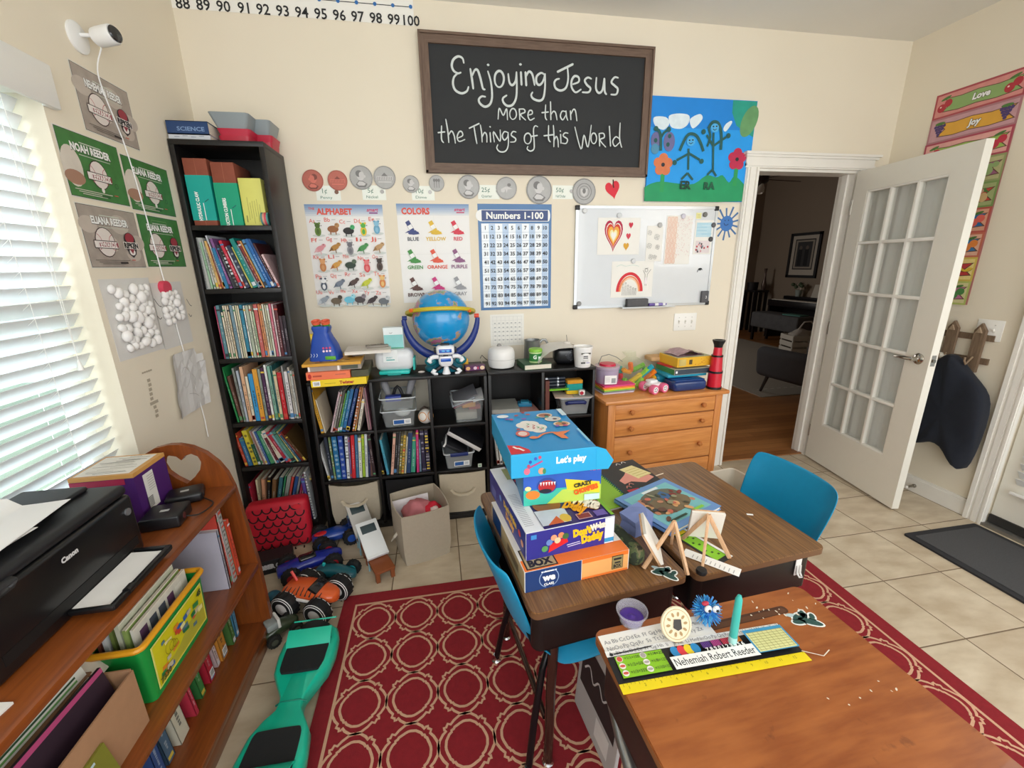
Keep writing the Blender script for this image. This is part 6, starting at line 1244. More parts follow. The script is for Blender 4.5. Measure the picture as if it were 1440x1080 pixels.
q = MB(); q.cyl((0, 0, .101), .010, .012, mbk, 12); q.build('neck', rb)
q = MB(); vs = []; n = len(rrect(1, 1, .1, 3))
for w_, d_, z in ((.040, .036, .044), (.056, .046, .058), (.058, .05, .078), (.048, .042, .096)): vs += [(x, y, z) for x, y in rrect(w_, d_, .012, 3)]
fs = [(k*n+i, k*n+(i+1) % n, (k+1)*n+(i+1) % n, (k+1)*n+i) for k in range(3) for i in range(n)]+[tuple(range(n-1, -1, -1)), tuple(range(3*n, 4*n))]; q.add(vs, fs, mw); q.build('torso', rb)
q = MB(); q.cbox((0, -.0245, .079), (.040, .004, .018), .004, mvis); [q.ell(-.015+i*.01, .060, .0022, .0022, mvis, 8, z=0) for i in range(0)]; q.build('chest_screen', rb)
for s_ in (-1, 1):
 q = MB(); q.tube([(s_*.030, 0, .092), (s_*.046, -.004, .094), (s_*.060, -.008, .088)], [.012, .012, .010], mw, 10); q.tube([(s_*.060, -.008, .088), (s_*.066, -.014, .074), (s_*.058, -.02, .066)], [.009, .009, .006], mw, 8); q.build('arm', rb)
 q = MB(); q.ball((s_*.060, .012, .068), (.024, .018, .024), M('13727f', .4), 14, 9); q.build('wing', rb)
 q = MB(); q.tube([(s_*.014, 0, .046), (s_*.030, -.002, .030), (s_*.046, -.008, .020)], [.010, .010, .009], mbk, 8); q.tube([(s_*.044, -.008, .026), (s_*.054, -.012, .014), (s_*.046, -.018, .006), (s_*.034, -.018, .005)], [.010, .010, .008, .005], mw, 8); q.build('leg', rb)
q = MB(); q.lathe([(.0005, 0), (.017, 0), (.012, .022), (.008, .045), (.0005, .046)], mw, 12); q.build('pedestal', rb)
q = MB(); q.ball((0, 0, .006), (.019, .011, .006), M('e3d9d3', .4), 14, 8); tag(q.build('eraser', loc=(-.104, -.262, CTZ)), 'small oval whitish eraser beside the toy robot', 'eraser')
# purple pack, diffuser, pitcher, book, tub, device, bucket
def dpp(q, w, d, h):
 with Face(q, 'front', w, d, h) as f: f.ell(-w*.36, 0, w*.11, h*.35, M('e8b77a', .5)); f.ell(w*.36, 0, w*.12, h*.38, M('efd0b0', .5)); f.ell(0, 0, w*.09, h*.3, M('e6c9d8', .5)); f.rect(w*.14, 0, w*.05, h*.5, M('e04a6a', .5))
bx('card_game', 'small purple card game pack between robot and white diffuser', 'box', (.192, -.256, CTZ), (.112, .05, .030), R(5), M('5c2a58', .4, var=.1), dpp)
df = thing('diffuser', 'white rounded aroma diffuser on the cube shelf', 'diffuser', (.352, -.228, CTZ)); q = MB(); q.lathe([(.0005, .003), (.064, .003), (.072, .008), (.078, .03), (.0785, .058), (.076, .090), (.070, .108), (.055, .118), (.02, .121), (.0005, .121)], M('edecea', .35, var=.01), 36); q.build('body', df)
q = MB(); q.lathe([(.0780, .052), (.0792, .054), (.0780, .056)], M('c9c8c6', .4), 36); q.build('seam', df); q = MB(); q.lathe([(.0005, .120), (.016, .120), (.010, .132), (.0005, .136)], M('9a9794', .4), 12, TR((-.008, .02, 0))); q.build('nozzle', df)
q = MB(); q.tube([(-.05, .07, .01), (-.08, .11, .03), (-.10, .125, .05), (-.11, .13, .03)], .0022, M('2a2a2a', .5), 6); q.build('cord', df)
mz = M('8d8f8e', .38, .75, var=.22, scale=14); pt = thing('pitcher', 'galvanised metal pitcher with loop handle behind the green tub', 'pitcher', (.560, -.115, CTZ)); q = MB()
q.lathe([(.0005, 0), (.052, 0), (.052, .004), (.050, .06), (.047, .125), (.050, .132), (.048, .133), (.045, .125), (.047, .06), (.046, .006), (.0005, .006)], mz, 28); q.build('body', pt); q = MB(); q.tube([(.048, 0, .112), (.062, 0, .128), (.084, 0, .128), (.096, 0, .105), (.088, 0, .075), (.064, 0, .055), (.049, 0, .05)], .0045, mz, 8, flat=1.8); q.build('handle', pt)
flatbook(.458, .620, -.338, -.165, CTZ, .030, '2f5a3f', 'book', 'green-covered book lying under the green tub', rot=R(4), spine='x')
gt = thing('wipes_tub', 'green plastic tub on the green-covered book', 'tub', (.545, -.268, CTZ+.0303)); q = MB(); q.lathe([(.0005, 0), (.036, 0), (.037, .004), (.036, .062), (.0005, .062)], M('c9e6a0', .35), 24); q.build('body', gt)
q = MB(); q.lathe([(.0372, .008), (.0368, .052)], M('2a7f3a', .4, var=.3, scale=40), 24); q.X = TR((0, -.0374, .03), (R(90), 0, 0)); q.text('G', -.012, .004, .020, M('e9f4e6', .4), bold=.05, z=.0006); q.rect(.016, -.004, .016, .022, M('dff0e6', .4), z=.0008); q.build('label', gt)
q = MB(); q.lathe([(.0005, .078), (.036, .078), (.039, .074), (.0395, .062), (.037, .060), (.0005, .060)], M('86c53a', .35), 24); q.build('lid', gt)
dv = thing('headset', 'black rounded speaker device under a curled sheet of paper', 'speaker', (.742, -.215, CTZ), R(-8)); q = MB(); q.cbox((0, 0, .055), (.15, .12, .108), .035, M('17181c', .28, coat=.4), seg=4); q.build('body', dv)
q = MB(); [q.ring(0, 0, r_, .002, M('4a4f58', .3), 20, z=0) for r_ in (.018, .026)]; q.ell(0, 0, .010, .010, M('2c3038', .2), z=.0001); [q.ell(.03*math.cos(a), .03*math.sin(a), .003, .003, M('5f6670', .3), 8, z=.0001) for a in (0, 1.6, 3.1, 4.7)]; q.build('dial', dv, (.022, -.0606, .058), BACK, smooth=0)
curlsheet('paper_sheet', 'curled white sheet draped over the black speaker', [(-.165, .035), (-.14, .070), (-.10, .098), (-.05, .1135), (.01, .1160), (.06, .1135), (.075, .105)], (.712, -.235, CTZ), .21, M('e6e3dd', .7))
q = MB(); q.lathe([(.0005, 0), (.020, 0), (.021, .004), (.018, .008), (.0005, .010)], M('efe9e2', .4), 16); q.tube([(0, 0, .01), (-.004, 0, .05)], .002, M('8a8078', .5), 6); tag(q.build('peg', loc=(.758, -.185, CTZ+.1145)), 'small white disc with a thin stick on top of the black speaker', 'peg')
wtub = thing('white_tub', 'white plastic tub with printed label at the shelf end beside the dresser', 'tub', (.812, -.318, CTZ)); q = MB(); mwt = M('f3f2f0', .35, var=.01); q.lathe([(.0005, 0), (.044, 0), (.046, .004), (.054, .105), (.057, .106), (.057, .118), (.053, .118), (.050, .108), (.0005, .107)], mwt, 30); q.build('body', wtub)
q = MB(); q.lathe([(.0475+.0007*k, .018+.0105*k) for k in range(8)], M('f7f7f5', .5), 20, a0=R(-140), a1=R(-40)); q.X = TR((0, -.0508, .056), (R(94), 0, 0)); q.lay = .0012
q.rect(0, .028, .056, .008, M('4a4a3c', .5)); q.ell(0, .022, .020, .007, M('f7f7f5', .5)); q.rect(0, .012, .026, .005, BLK); q.rect(0, .002, .028, .005, BLK); q.rect(-.014, -.026, .026, .010, M('5a5a5a', .5)); q.rect(.014, -.026, .02, .004, M('8f86c0', .5)); [q.rect(0, -.008-i*.005, .034, .0016, M('a5a5a2', .5)) for i in range(3)]; q.build('label', wtub, smooth=0)
# ---- inside the cubes
CLR = clear('clear_plastic', 'eef2f3', .80, .12); CLR2 = clear('clear_plastic_hazy', 'e6eaec', .70, .25)
def clearbin(loc, w, d, h, rz, label, wm=CLR, handles=None, lab=True, group=None):
 t = thing('clear_bin', label, 'bin', loc, rz, group); q = MB(); n = len(rrect(1, 1, .1)); vs = []
 for s_, z in ((.84, 0), (.97, h*.9), (.97, h), (1.04, h), (1.04, h-.008)): vs += [(x*s_, y*s_, z) for x, y in rrect(w, d, .016)]
 fs = [(k*n+i, k*n+(i+1) % n, (k+1)*n+(i+1) % n, (k+1)*n+i) for k in range(4) for i in range(n)]+[tuple(range(n-1, -1, -1))]; q.add(vs, fs, wm); q.build('tub', t)
 q = MB(); q.tube([(x*1.04, y*1.04, h-.003) for x, y in rrect(w, d, .016)], .0032, M('cfd6da', .25), 6, closed=True); q.build('rim', t)
 if lab:
  q = MB(); q.X = TR((w*.08, -d*.455, h*.30), (R(97), 0, R(2))); q.b6(-w*.26, w*.26, -h*.16, h*.16, 0, .0006, WHT); q.lay = .0009; q.rect(-w*.09, 0, w*.30, h*.24, M('2f62a8', .4)); q.rect(w*.16, 0, w*.16, h*.2, M('e6ecf0', .4)); [q.rect(w*.16, -h*.06+i*h*.06, w*.12, h*.02, M('8f9aa8', .4)) for i in range(3)]; q.build('sticker', t, smooth=0)
 if handles:
  q = MB(); q.cbox((0, -d*.52, h*.93), (w*.62, .012, h*.22), .005, handles); q.build('handle', t)
 return t
def junk(name, loc, dims, m, label, rz=0, rot=None, cat='toy', bev=.006): q = MB(); q.cbox((0, 0, dims[2]/2), dims, bev, m, seg=2); return tag(q.build(name, loc=loc, rot=rot or (0, 0, rz)), label, cat)
RZ = .6065; cA1 = AX0+.008+cw*1.5-.03
clearbin((cA1, -.215, RZ), .185, .22, .098, R(3), 'clear plastic bin with a sticker, lower of two stacked in the top middle cube')
q = MB(); q.ball((.02, -.03, .050), (.045, .03, .025), M('efece8', .5), 14, 8); tag(q.build('white_toy', loc=(cA1, -.2, RZ+.008)), 'rounded white toy inside the lower clear bin', 'toy')
clearbin((cA1, -.215, RZ+.0995), .185, .22, .072, R(3), 'clear plastic bin of grey and blue toys, upper of two stacked', CLR, lab=False)
for x, y, rx, L, c, lb in ((-.045, .02, 25, .13, '9a9a9e', 'grey rounded toy handle at the left of the upper clear bin'), (.05, .03, -35, .14, 'a3a3a8', 'grey rounded toy handle at the right of the upper clear bin')):
 q = MB(); q.tube([(0, 0, 0), (math.sin(R(rx))*-.03, 0, L*.4), (math.sin(R(rx))*-.06, 0, L*.75)], [.016, .020, .022], M(c, .35), 12); q.ball((math.sin(R(rx))*-.06, 0, L*.75), .022, M(c, .35), 12, 8); tag(q.build('grey_toy', loc=(cA1+x, -.215+y, RZ+.125)), lb, 'toy')
junk('toy_block', (cA1-.02, -.27, RZ+.142), (.085, .05, .030), M('2440a8', .35), 'blue toy piece in the upper clear bin', R(4)); junk('toy_part', (cA1+.04, -.255, RZ+.140), (.07, .06, .024), M('1a1a1e', .4), 'black toy piece beside the blue one in the upper bin', R(-10)); q = MB(); q.tube([(-.03, 0, 0), (-.012, 0, .05), (.0, 0, .062), (.012, 0, .05), (.03, 0, 0)], .009, M('151518', .4), 10); tag(q.build('toy_arch', loc=(cA1+.002, -.225, RZ+.148)), 'black arched toy handle in the upper clear bin', 'toy')
# plain round toy ball
ob = thing('toy_ball', 'white toy ball with orange rings beside the stacked clear bins', 'ball', (AX0+.008+cw*2-.034, -.285, RZ+.042)); q = MB(); q.ball((0, 0, 0), .042, M('ece6df', .4, var=.02), 22, 14); q.build('ball', ob); q = MB()
for ax in ((R(78), 0, R(-28)), (R(80), 0, R(55))):
 X = TR((0, 0, 0), ax); ps = [(.024*math.cos(a*.2618), .024*math.sin(a*.2618), .0345) for a in range(24)]; q.tube(ps, .0022, M('d5904a', .45), 6, closed=True, X=X)
q.build('ring', ob)
q = MB(); q.tube([(-.02, 0, .0), (.0, 0, .012), (.02, 0, .006)], [.016, .02, .015], M('7a6a60', .6), 10); tag(q.build('toy_part', loc=(AX0+.008+cw*2-.045, -.12, RZ+.018)), 'small brown toy behind the toy ball', 'toy')
cA2 = AX0+.008+cw*2.5
clearbin((cA2+.055, -.225, RZ), .175, .21, .135, R(2), 'clear plastic bin of books and tools in the top right cube of the larger shelf', CLR, lab=False)
for i, (x, z, w_, c, rr, lb) in enumerate(((-.02, .118, .15, '6a6a70', -22, 'grey booklet leaning across the top right clear bin'), (-.03, .104, .14, 'a8b0ba', -20, 'pale blue booklet under the grey one in the clear bin'), (-.03, .092, .12, '8a4a5a', -19, 'dark red booklet in the clear bin'), (.06, .112, .07, 'e9e9ea', -14, 'white packet at the right of the clear bin'))):
 q = MB(); q.cbox((0, 0, 0), (w_, .13, .008), .002, M(c, .5)); tag(q.build('booklet', loc=(cA2+.055+x, -.235, RZ+z+.022), rot=(R(14), R(rr), 0)), lb, 'booklet')
junk('toy_block', (cA2+.055, -.26, RZ+.075), (.08, .06, .03), M('cf8a2c', .5), 'orange piece inside the top right clear bin', .2); junk('toy_block', (cA2+.09, -.225, RZ+.055), (.07, .09, .03), M('b04a4a', .5), 'reddish piece inside the top right clear bin', .1); junk('cloth_bundle', (cA2+.045, -.225, RZ+.006), (.12, .14, .045), M('a8a398', .8), 'pale bundle at the bottom of the top right clear bin', 0, cat='bundle')
clearbin((cA2-.015, -.235, .3255), .170, .20, .10, R(2), 'clear plastic bin with dark blue handle below the other bins', CLR2, M('1f2f6a', .35))
q = MB(); q.cbox((0, 0, 0), (.22, .10, .030), .004, M('efeeec', .35)); q.b6(-.108, .108, -.05, .05, .0152, .022, M('1c1c20', .4)); tag(q.build('tablet_case', loc=(cA2+.035, -.265, .3255+.172), rot=(R(20), R(33), R(-6))), 'white and black slab lying aslant over the blue-handled bin', 'slab')
q = MB(); q.cbox((0, 0, 0), (.15, .10, .022), .004, M('2a2a2e', .4)); q.b6(-.074, -.064, -.052, .05, -.012, .014, WHT); tag(q.build('notebook', loc=(cA2-.028, -.245, .3255+.112), rot=(R(10), R(30), 0)), 'black notebook with white edge inside the blue-handled bin', 'notebook')
q = MB(); q.b6(-.011, .011, -.001, .001, 0, .022, M('cfd8cc', .5)); q.b6(-.006, .006, -.0014, -.001, .005, .016, M('7fae8a', .5)); tag(q.build('tag_label', loc=(cA2+.105, -.335, .3256), smooth=0), 'tiny pale green tag on the shelf right of the blue-handled bin', 'tag')
# right-hand shelf unit
cB = (BX1-BX0-.016)/2; b0 = BX0+.008+cB*.5; b1 = BX0+.008+cB*1.5
for i, (dx, w_, d_, c, t_, lb, rz) in enumerate(((0, .27, .24, 'b8847a', .012, 'dusty red folder at the bottom of the paper pile in the right shelf', 2), (-.01, .265, .23, 'a9a49c', .010, 'grey folder in the paper pile of the right shelf', -1), (.005, .26, .22, 'c08a80', .010, 'pinkish folder on the grey one in the paper pile', 3), (-.055, .16, .20, '9fa09a', .024, 'grey card box on the left of the paper pile', -3))):
 q = MB(); q.b6(-w_/2, w_/2, -d_/2, d_/2, 0, t_, M(c, .6, var=.08)); tag(q.build('folder', loc=(b0+dx, -.215, RZ+[0, .0125, .023, .0335][i]), rot=(0, 0, R(rz)), smooth=0), lb, 'folder')
q = MB(); q.cbox((0, 0, .011), (.085, .06, .022), .004, M('1f7fa8', .4)); q.cbox((.0, .0, .026), (.05, .06, .008), .003, M('2f9ac0', .4)); tag(q.build('pencil_case', loc=(b0+.075, -.20, RZ+.0337), rot=(0, 0, R(-8))), 'teal-blue pencil case on the right of the paper pile', 'case')
clearbin((b1+.055, -.235, RZ), .185, .20, .105, R(-4), 'hazy clear bin with dark blue handle under loose papers in the right shelf', CLR2, None, False)
hb_ = [o for o in bpy.data.objects if o.name.startswith('clear_bin') and o.get('label', '').startswith('hazy')][0]
q = MB(); q.tube([(-.055, -.100, .072), (-.045, -.112, .080), (0, -.116, .082), (.045, -.112, .080), (.055, -.100, .072)], .012, M('1f2c66', .35), 10); q.build('handle', hb_)
q = MB(); [q.b6(-.06, .06, -.06, .07, i*.012, i*.012+.010, M(['8a7f78', '9a9490', '77706a'][i % 3], .6)) for i in range(5)]; tag(q.build('paper_stack', loc=(b1+.055, -.225, RZ+.006), rot=(0, 0, R(-4)), smooth=0), 'paper stack inside the hazy clear bin', 'paper')
q = MB(); q.b6(-.11, .11, -.10, .10, 0, .005, M('d6bfb2', .6)); q.b6(.0, .115, -.105, .09, .0052, .010, M('8f8f8a', .5)); tag(q.build('magazine', loc=(b1+.045, -.245, RZ+.1075), rot=(0, 0, R(-7)), smooth=0), 'loose pink and grey magazines on the hazy clear bin', 'magazine')
q = MB(); [q.b6(-.012, .012, -.08, .08, 0, .21, M('6a3a30', .5)) for _ in (0,)]; tag(q.build('book', loc=(b1-.118, -.235, RZ), smooth=0), 'maroon book standing at the left under the green battery rack', 'book')
br = thing('battery_rack', 'rack of dark batteries on a lime green tray in the right shelf', 'rack', (b1-.055, -.265, RZ+.150)); q = MB(); q.prism(rrect(.155, .10, .03), 0, .008, M('7cc62a', .4)); q.build('tray', br); q = MB()
q.b6(-.060, .050, -.035, .04, .009, .012, M('2a3038', .4))
for z in (.014, .034, .054): q.cyl((-.005, 0, z+.006), .010, .12, M('252c38', .3), 12, (0, R(90), 0)); q.cyl((-.058, 0, z+.006), .0102, .014, M('c9cfd4', .3, .6), 12, (0, R(90), 0)); q.cyl((.012, 0, z+.006), .0102, .010, M('c9cfd4', .3, .6), 12, (0, R(90), 0))
q.build('battery_block', br); q = MB(); [q.b6(x-.003, x+.003, .030, .036, -.150, 0, M('2a2a2c', .5)) for x in (-.06, .06)]; q.b6(-.06, .06, .03, .036, -.15, -.142, M('2a2a2c', .5)); q.b6(-.063, -.057, -.036, .036, -.15, -.146, M('2a2a2c', .5)); q.b6(.057, .063, -.036, .036, -.15, -.146, M('2a2a2c', .5)); q.build('stand', br)
zz = RZ+.1178
for i, (c, h_, lb) in enumerate((('e6bf2a', .022, 'yellow sponge block at the bottom of the sponge pile'), ('1f9a94', .040, 'teal sponge block in the middle of the sponge pile'), ('dd9a2a', .022, 'orange sponge block on top of the sponge pile'))):
 junk('sponge', (b1+.052, -.275, zz), (.094, .06, h_), M(c, .9, var=.1, scale=60, bump=.3), lb, R(-5+i*3), cat='sponge', bev=.003); zz += h_+.0005
q = MB(); q.cbox((0, 0, .016), (.036, .032, .032), .007, M('e9e4de', .4)); q.X = TR((0, -.0162, .016), (R(90), 0, 0)); q.ell(-.002, 0, .011, .011, M('b5243a', .4), z=.0004); tag(q.build('die_toy', loc=(b1+.085, -.328, RZ+.1178), rot=(0, 0, R(-8))), 'white toy die with a red spot in front of the sponges', 'die')
# dark slanted binders low in the right shelf
for i, (x, c, lb) in enumerate(((.022, 'b9b9b4', 'grey binder leaning at the far left of the right shelf, middle row'), (.040, 'd9d6cf', 'pale binder leaning beside the grey one in the middle row'), (.062, '77777a', 'dark grey binder leaning in the middle row of the right shelf'))):
 q = bookmesh(.016, .235, .2, c, i); tag(q.build('binder', loc=(BX0+.018+x, -.33, .3257), rot=(0, R(-5), 0), smooth=0), lb, 'binder', 'binders in the middle row of the right shelf')
# ================================================================ on the dresser
DZ = .7105
fs_ = [('d0487a', 'pink', 'bottom'), ('f0efe6', 'white', 'second'), ('8a8a8e', 'grey', 'third'), ('8fcf4a', 'lime green', 'fourth'), ('f0c23c', 'yellow', 'fifth'), ('ee6a3a', 'orange red', 'sixth'), ('e04a86', 'bright pink', 'top')]
zz = DZ
for i, (c, n_, p_) in enumerate((('ded3e6', 'pale lilac', 'lowest'), ('8a8a8c', 'grey', 'second'), ('8fcf4a', 'lime green', 'third'), ('f0c23c', 'yellow', 'fourth'), ('f07a4a', 'coral', 'fifth'), ('e04a86', 'bright pink', 'topmost'))):
 q = MB(); h_ = .0085; q.cbox((0, 0, h_/2), (.205, .15, h_), .0012, M(c, .85, var=.05)); tag(q.build('foam_sheet', loc=(1.045+random.uniform(-.004, .004), -.235+random.uniform(-.004, .004), zz), rot=(0, 0, R(4+random.uniform(-3, 3))), smooth=0), f'{n_} craft foam sheet, {p_} of the stack under the round bucket', 'foam sheet', 'foam sheets on the dresser'); zz += h_+.0004
bk = thing('craft_bucket', 'round clear bucket of pink and purple beads with wire handle', 'bucket', (1.005, -.225, zz)); LIL = clear('lilac_clear_plastic', 'e6d6ee', .45, .15)
q = MB(); q.lathe([(.0005, 0), (.064, 0), (.068, .01), (.070, .085), (.075, .088), (.075, .100), (.0005, .1005)], LIL, 32); q.build('jar', bk)
q = MB(); q.lathe([(.0005, .004), (.060, .004), (.064, .03), (.0005, .031)], M('dd4a9a', .6, var=.3, scale=60), 24); q.build('pink_layer', bk); q = MB(); q.lathe([(.0005, .032), (.064, .032), (.065, .07), (.0005, .071)], M('7a4aa0', .6, var=.3, scale=60), 24); q.build('purple_layer', bk)
q = MB(); q.lathe([(.0005, .101), (.045, .101), (.050, .104), (.048, .118), (.0005, .120)], M('d0284a', .35), 24); q.build('lid_insert', bk); q = MB(); q.lathe([(.052, .1005), (.076, .1005), (.077, .106), (.052, .107)], clear('lid_clear', 'f0dfe8', .4, .15), 30); q.build('lid', bk)
q = MB(); q.tube([(-.05, .03, .10), (-.02, .05, .150), (.03, .055, .160), (.08, .05, .140), (.115, .04, .112)], .0026, M('8f8f8c', .4, .5), 6); q.build('handle', bk)
q = MB(); q.X = TR((-.004, -.0715, .032), (R(90), 0, R(-4))); q.b6(-.038, .036, -.028, .026, 0, .0008, WHT); q.lay = .001; q.rect(.016, -.006, .026, .030, M('9aa0a2', .5)); [q.rect(-.02, .012-i*.008, .028, .002, M('b5b5b5', .5)) for i in range(4)]; q.build('label', bk, smooth=0)
# net bag of bright plastic pieces
tb2 = thing('toy_bag', 'clear bag of bright plastic construction toys on the dresser', 'bag', (1.205, -.165, DZ), R(8)); random.seed(5)
for i, (x, y, z, L, a, b, c) in enumerate(((-.06, -.03, .03, .09, 30, 10, '6fb52a'), (-.02, -.05, .05, .10, -40, 35, 'e3c21c'), (.02, -.06, .07, .13, -50, 50, '8fce2a'), (.035, -.07, .085, .14, -48, 52, '1f9fb5'), (.075, -.06, .06, .11, -45, 48, 'f0801f'), (.09, -.05, .03, .09, -30, 40, 'f0b01f'), (-.05, .0, .09, .08, 20, 30, 'f0a01f'), (-.02, .0, .115, .07, 60, 20, 'f5761f'), (-.09, .0, .05, .06, 70, 20, 'd8303a'), (-.085, .02, .09, .07, 80, 10, '3fa59a'), (.05, .02, .10, .09, -30, 40, '7ac02a'), (-.055, -.06, .02, .08, 10, -20, 'c9d02a'), (.0, -.075, .03, .07, -60, 60, '9ed62f'), (.10, .01, .075, .07, 40, 40, '2fa04a'))):
 q = MB(); mc = M(c, .35, var=.04); q.cbox((0, 0, 0), (L, .030, .022), .008, mc); q.cyl((-L*.3, -.0, .012), .008, .008, mc, 10); q.cyl((L*.3, 0, .012), .008, .008, mc, 10); q.build('toy_piece', tb2, (x, y, z+.01), (R(b), R(a), R(a*.7)))
q = MB(); ang = [i*2*math.pi/18 for i in range(18)]; vs = []; fs = []
for k, (rx, ry, z, dx) in enumerate(((.115, .085, .001, 0), (.135, .10, .05, 0), (.125, .095, .11, .0), (.085, .07, .155, -.01), (.03, .03, .19, -.02), (.045, .03, .225, -.04))):
 for i, a in enumerate(ang): f = 1+.06*math.sin(i*2.3+k*1.7); vs.append((dx+rx*f*math.cos(a), ry*f*math.sin(a), z))
for k in range(5): fs += [(k*18+i, k*18+(i+1) % 18, (k+1)*18+(i+1) % 18, (k+1)*18+i) for i in range(18)]
q.add(vs, fs, clear('thin_clear_bag', 'f6f8f2', .95, .2)); q.build('clear_bag', tb2, smooth=80)
# pink wheeled toy in front of the bag
pw_ = thing('wheel_toy', 'pink and white four-wheeled toy in front of the bag of pieces', 'toy', (1.272, -.325, DZ), R(14)); q = MB(); q.cbox((0, .01, .046), (.10, .055, .022), .009, M('f0e6ea', .35)); q.cbox((.0, .03, .062), (.06, .05, .02), .008, M('efeff0', .35)); q.build('body', pw_)
for x, y in ((-.038, -.035), (.042, -.028), (-.038, .055), (.042, .055)):
 X = TR((x, y, .029), (R(90), 0, R(6))); q = MB(); q.lathe([(.010, -.016), (.027, -.016), (.029, -.010), (.029, .010), (.027, .016), (.010, .016)], M('e86a92', .4), 22, X); w_ = q.build('wheel', pw_)
 q = MB(); q.lathe([(.0005, -.012), (.019, -.014), (.019, .0165), (.0005, .017)], M('f4f1f2', .35), 18, X); [q.cyl((.010*math.cos(a*1.2566), .010*math.sin(a*1.2566), .0172), .0034, .001, M('4a4a50', .5), 8, X=X) for a in range(5)]; q.build('hub', w_)
# stack of games, tubs and cases
ct = thing('storage_case', 'dark blue glossy case at the bottom front of the game stack', 'case', (1.485, -.300, DZ), R(3)); q = MB(); q.cbox((0, 0, .033), (.225, .13, .066), .022, M('12336f', .25, coat=.4), seg=4); q.build('body', ct); q = MB(); q.cbox((0, 0, .067), (.20, .11, .006), .003, M('1c468a', .25)); q.build('lid', ct)
q = MB(); q.cbox((0, 0, .036), (.27, .12, .072), .02, M('1f8fb0', .3, var=.06), seg=3); tag(q.build('storage_case', loc=(1.475, -.150, DZ), rot=(0, 0, R(2))), 'turquoise case behind the dark blue one in the game stack', 'case')
q = MB(); q.cbox((0, 0, .010), (.27, .19, .020), .006, M('27a0be', .3)); tag(q.build('flat_case', loc=(1.495, -.205, DZ+.0735), rot=(0, 0, R(3))), 'turquoise lid lying over the blue cases on the dresser', 'lid')
def dgb(q, w, d, h):
 with Face(q, 'front', w, d, h) as f: f.rect(0, 0, w*.985, h*.86, M('3b4652', .5)); f.rect(-w*.44, 0, w*.05, h*.4, WHT)
 with Face(q, 'left', w, d, h) as f: f.rect(0, 0, d*.98, h*.9, M('3f8a4a', .5, var=.2))
bx('game_box', 'dark grey and green game box under the yellow one on the dresser', 'box', (1.515, -.215, DZ+.094), (.255, .20, .036), R(4), M('b5b49a', .5), dgb)
q = MB(); q.cbox((0, 0, .005), (.10, .12, .010), .002, M('c4302f', .5)); tag(q.build('game_box', loc=(1.43, -.20, DZ+.1305), rot=(0, 0, R(12))), 'flat red box edge sticking out under the yellow game box', 'box')
def dgy(q, w, d, h):
 with Face(q, 'front', w, d, h) as f:
  f.rect(-w*.12, 0, w*.09, h*.5, M('5a4a2a', .5)); random.seed(2)
  for i in range(16): f.rect(w*.22+random.uniform(-w*.22, w*.24), random.uniform(-h*.32, h*.32), w*.03, h*.05, M('c9761f', .5))
  f.rect(-w*.36, 0, w*.2, h*.7, M('c9b56a', .5, var=.3))
 with Face(q, 'top', w, d, h) as f: f.rect(0, 0, w*.97, d*.95, M('c9cfa0', .5, var=.1)); [f.ell(random.uniform(-w*.35, w*.35), random.uniform(-d*.35, d*.35), .03, .022, M(random.choice(['8a7078', 'c9a090', '7a5a6a', 'a8906a']), .6)) for i in range(10)]
bx('game_box', 'yellow game box with green lid near the top of the dresser pile', 'box', (1.525, -.215, DZ+.141), (.245, .19, .058), R(5), M('e9b52c', .45, var=.06), dgy)
q = MB(); q.cbox((0, 0, .016), (.12, .10, .032), .012, M('cfa878', .7, var=.25)); tag(q.build('cloth_toy', loc=(1.395, -.09, DZ+.141)), 'tan soft toy bundle beside the yellow game box', 'soft toy')
q = MB(); vs = []; n = 9
for i in range(n):
 for j in range(5): x = -.10+.2*i/(n-1); y = -.07+.14*j/4; vs.append((x, y, .004+.028*math.exp(-((x+.01)/.06)**2)+.004*math.sin(i*2+j)))
fs = [(i*5+j, (i+1)*5+j, (i+1)*5+j+1, i*5+j+1) for i in range(n-1) for j in range(4)]; q.add(vs, fs, M('b99aa0', .6, var=.35, scale=40)); q.add([(x, y, 0) for x, y, z in vs], [f[::-1] for f in fs], M('b99aa0', .6)); tag(q.build('paper_bag', loc=(1.515, -.21, DZ+.2), rot=(0, 0, R(8))), 'crumpled printed wrapper on top of the dresser pile', 'wrapper')
# toy telescope
ts = thing('toy_telescope', 'red toy telescope with black rings standing on the dresser corner', 'telescope', (1.665, -.330, DZ)); mr_ = M('d31932', .3, coat=.3); q = MB()
q.lathe([(.0005, .012), (.042, .012), (.040, .10), (.0005, .10)], mr_, 28); q.build('lower_tube', ts); q = MB(); q.lathe([(.0005, .10), (.038, .10), (.031, .20), (.0005, .20)], mr_, 28); q.build('middle_tube', ts); q = MB(); q.lathe([(.0005, .20), (.027, .20), (.023, .262), (.0005, .262)], mr_, 28); q.build('upper_tube', ts)
for z, r_, h_ in ((.0, .045, .014), (.10, .0415, .012), (.20, .0335, .010)): q = MB(); q.lathe([(.0005, z), (r_, z), (r_, z+h_), (.0005, z+h_)], M('141416', .35), 28); q.build('ring', ts)
q = MB(); q.lathe([(.0005, .258), (.024, .258), (.026, .272), (.036, .295), (.036, .302), (.024, .303), (.020, .296), (.0005, .295)], M('141416', .35), 28); q.build('eyepiece', ts)
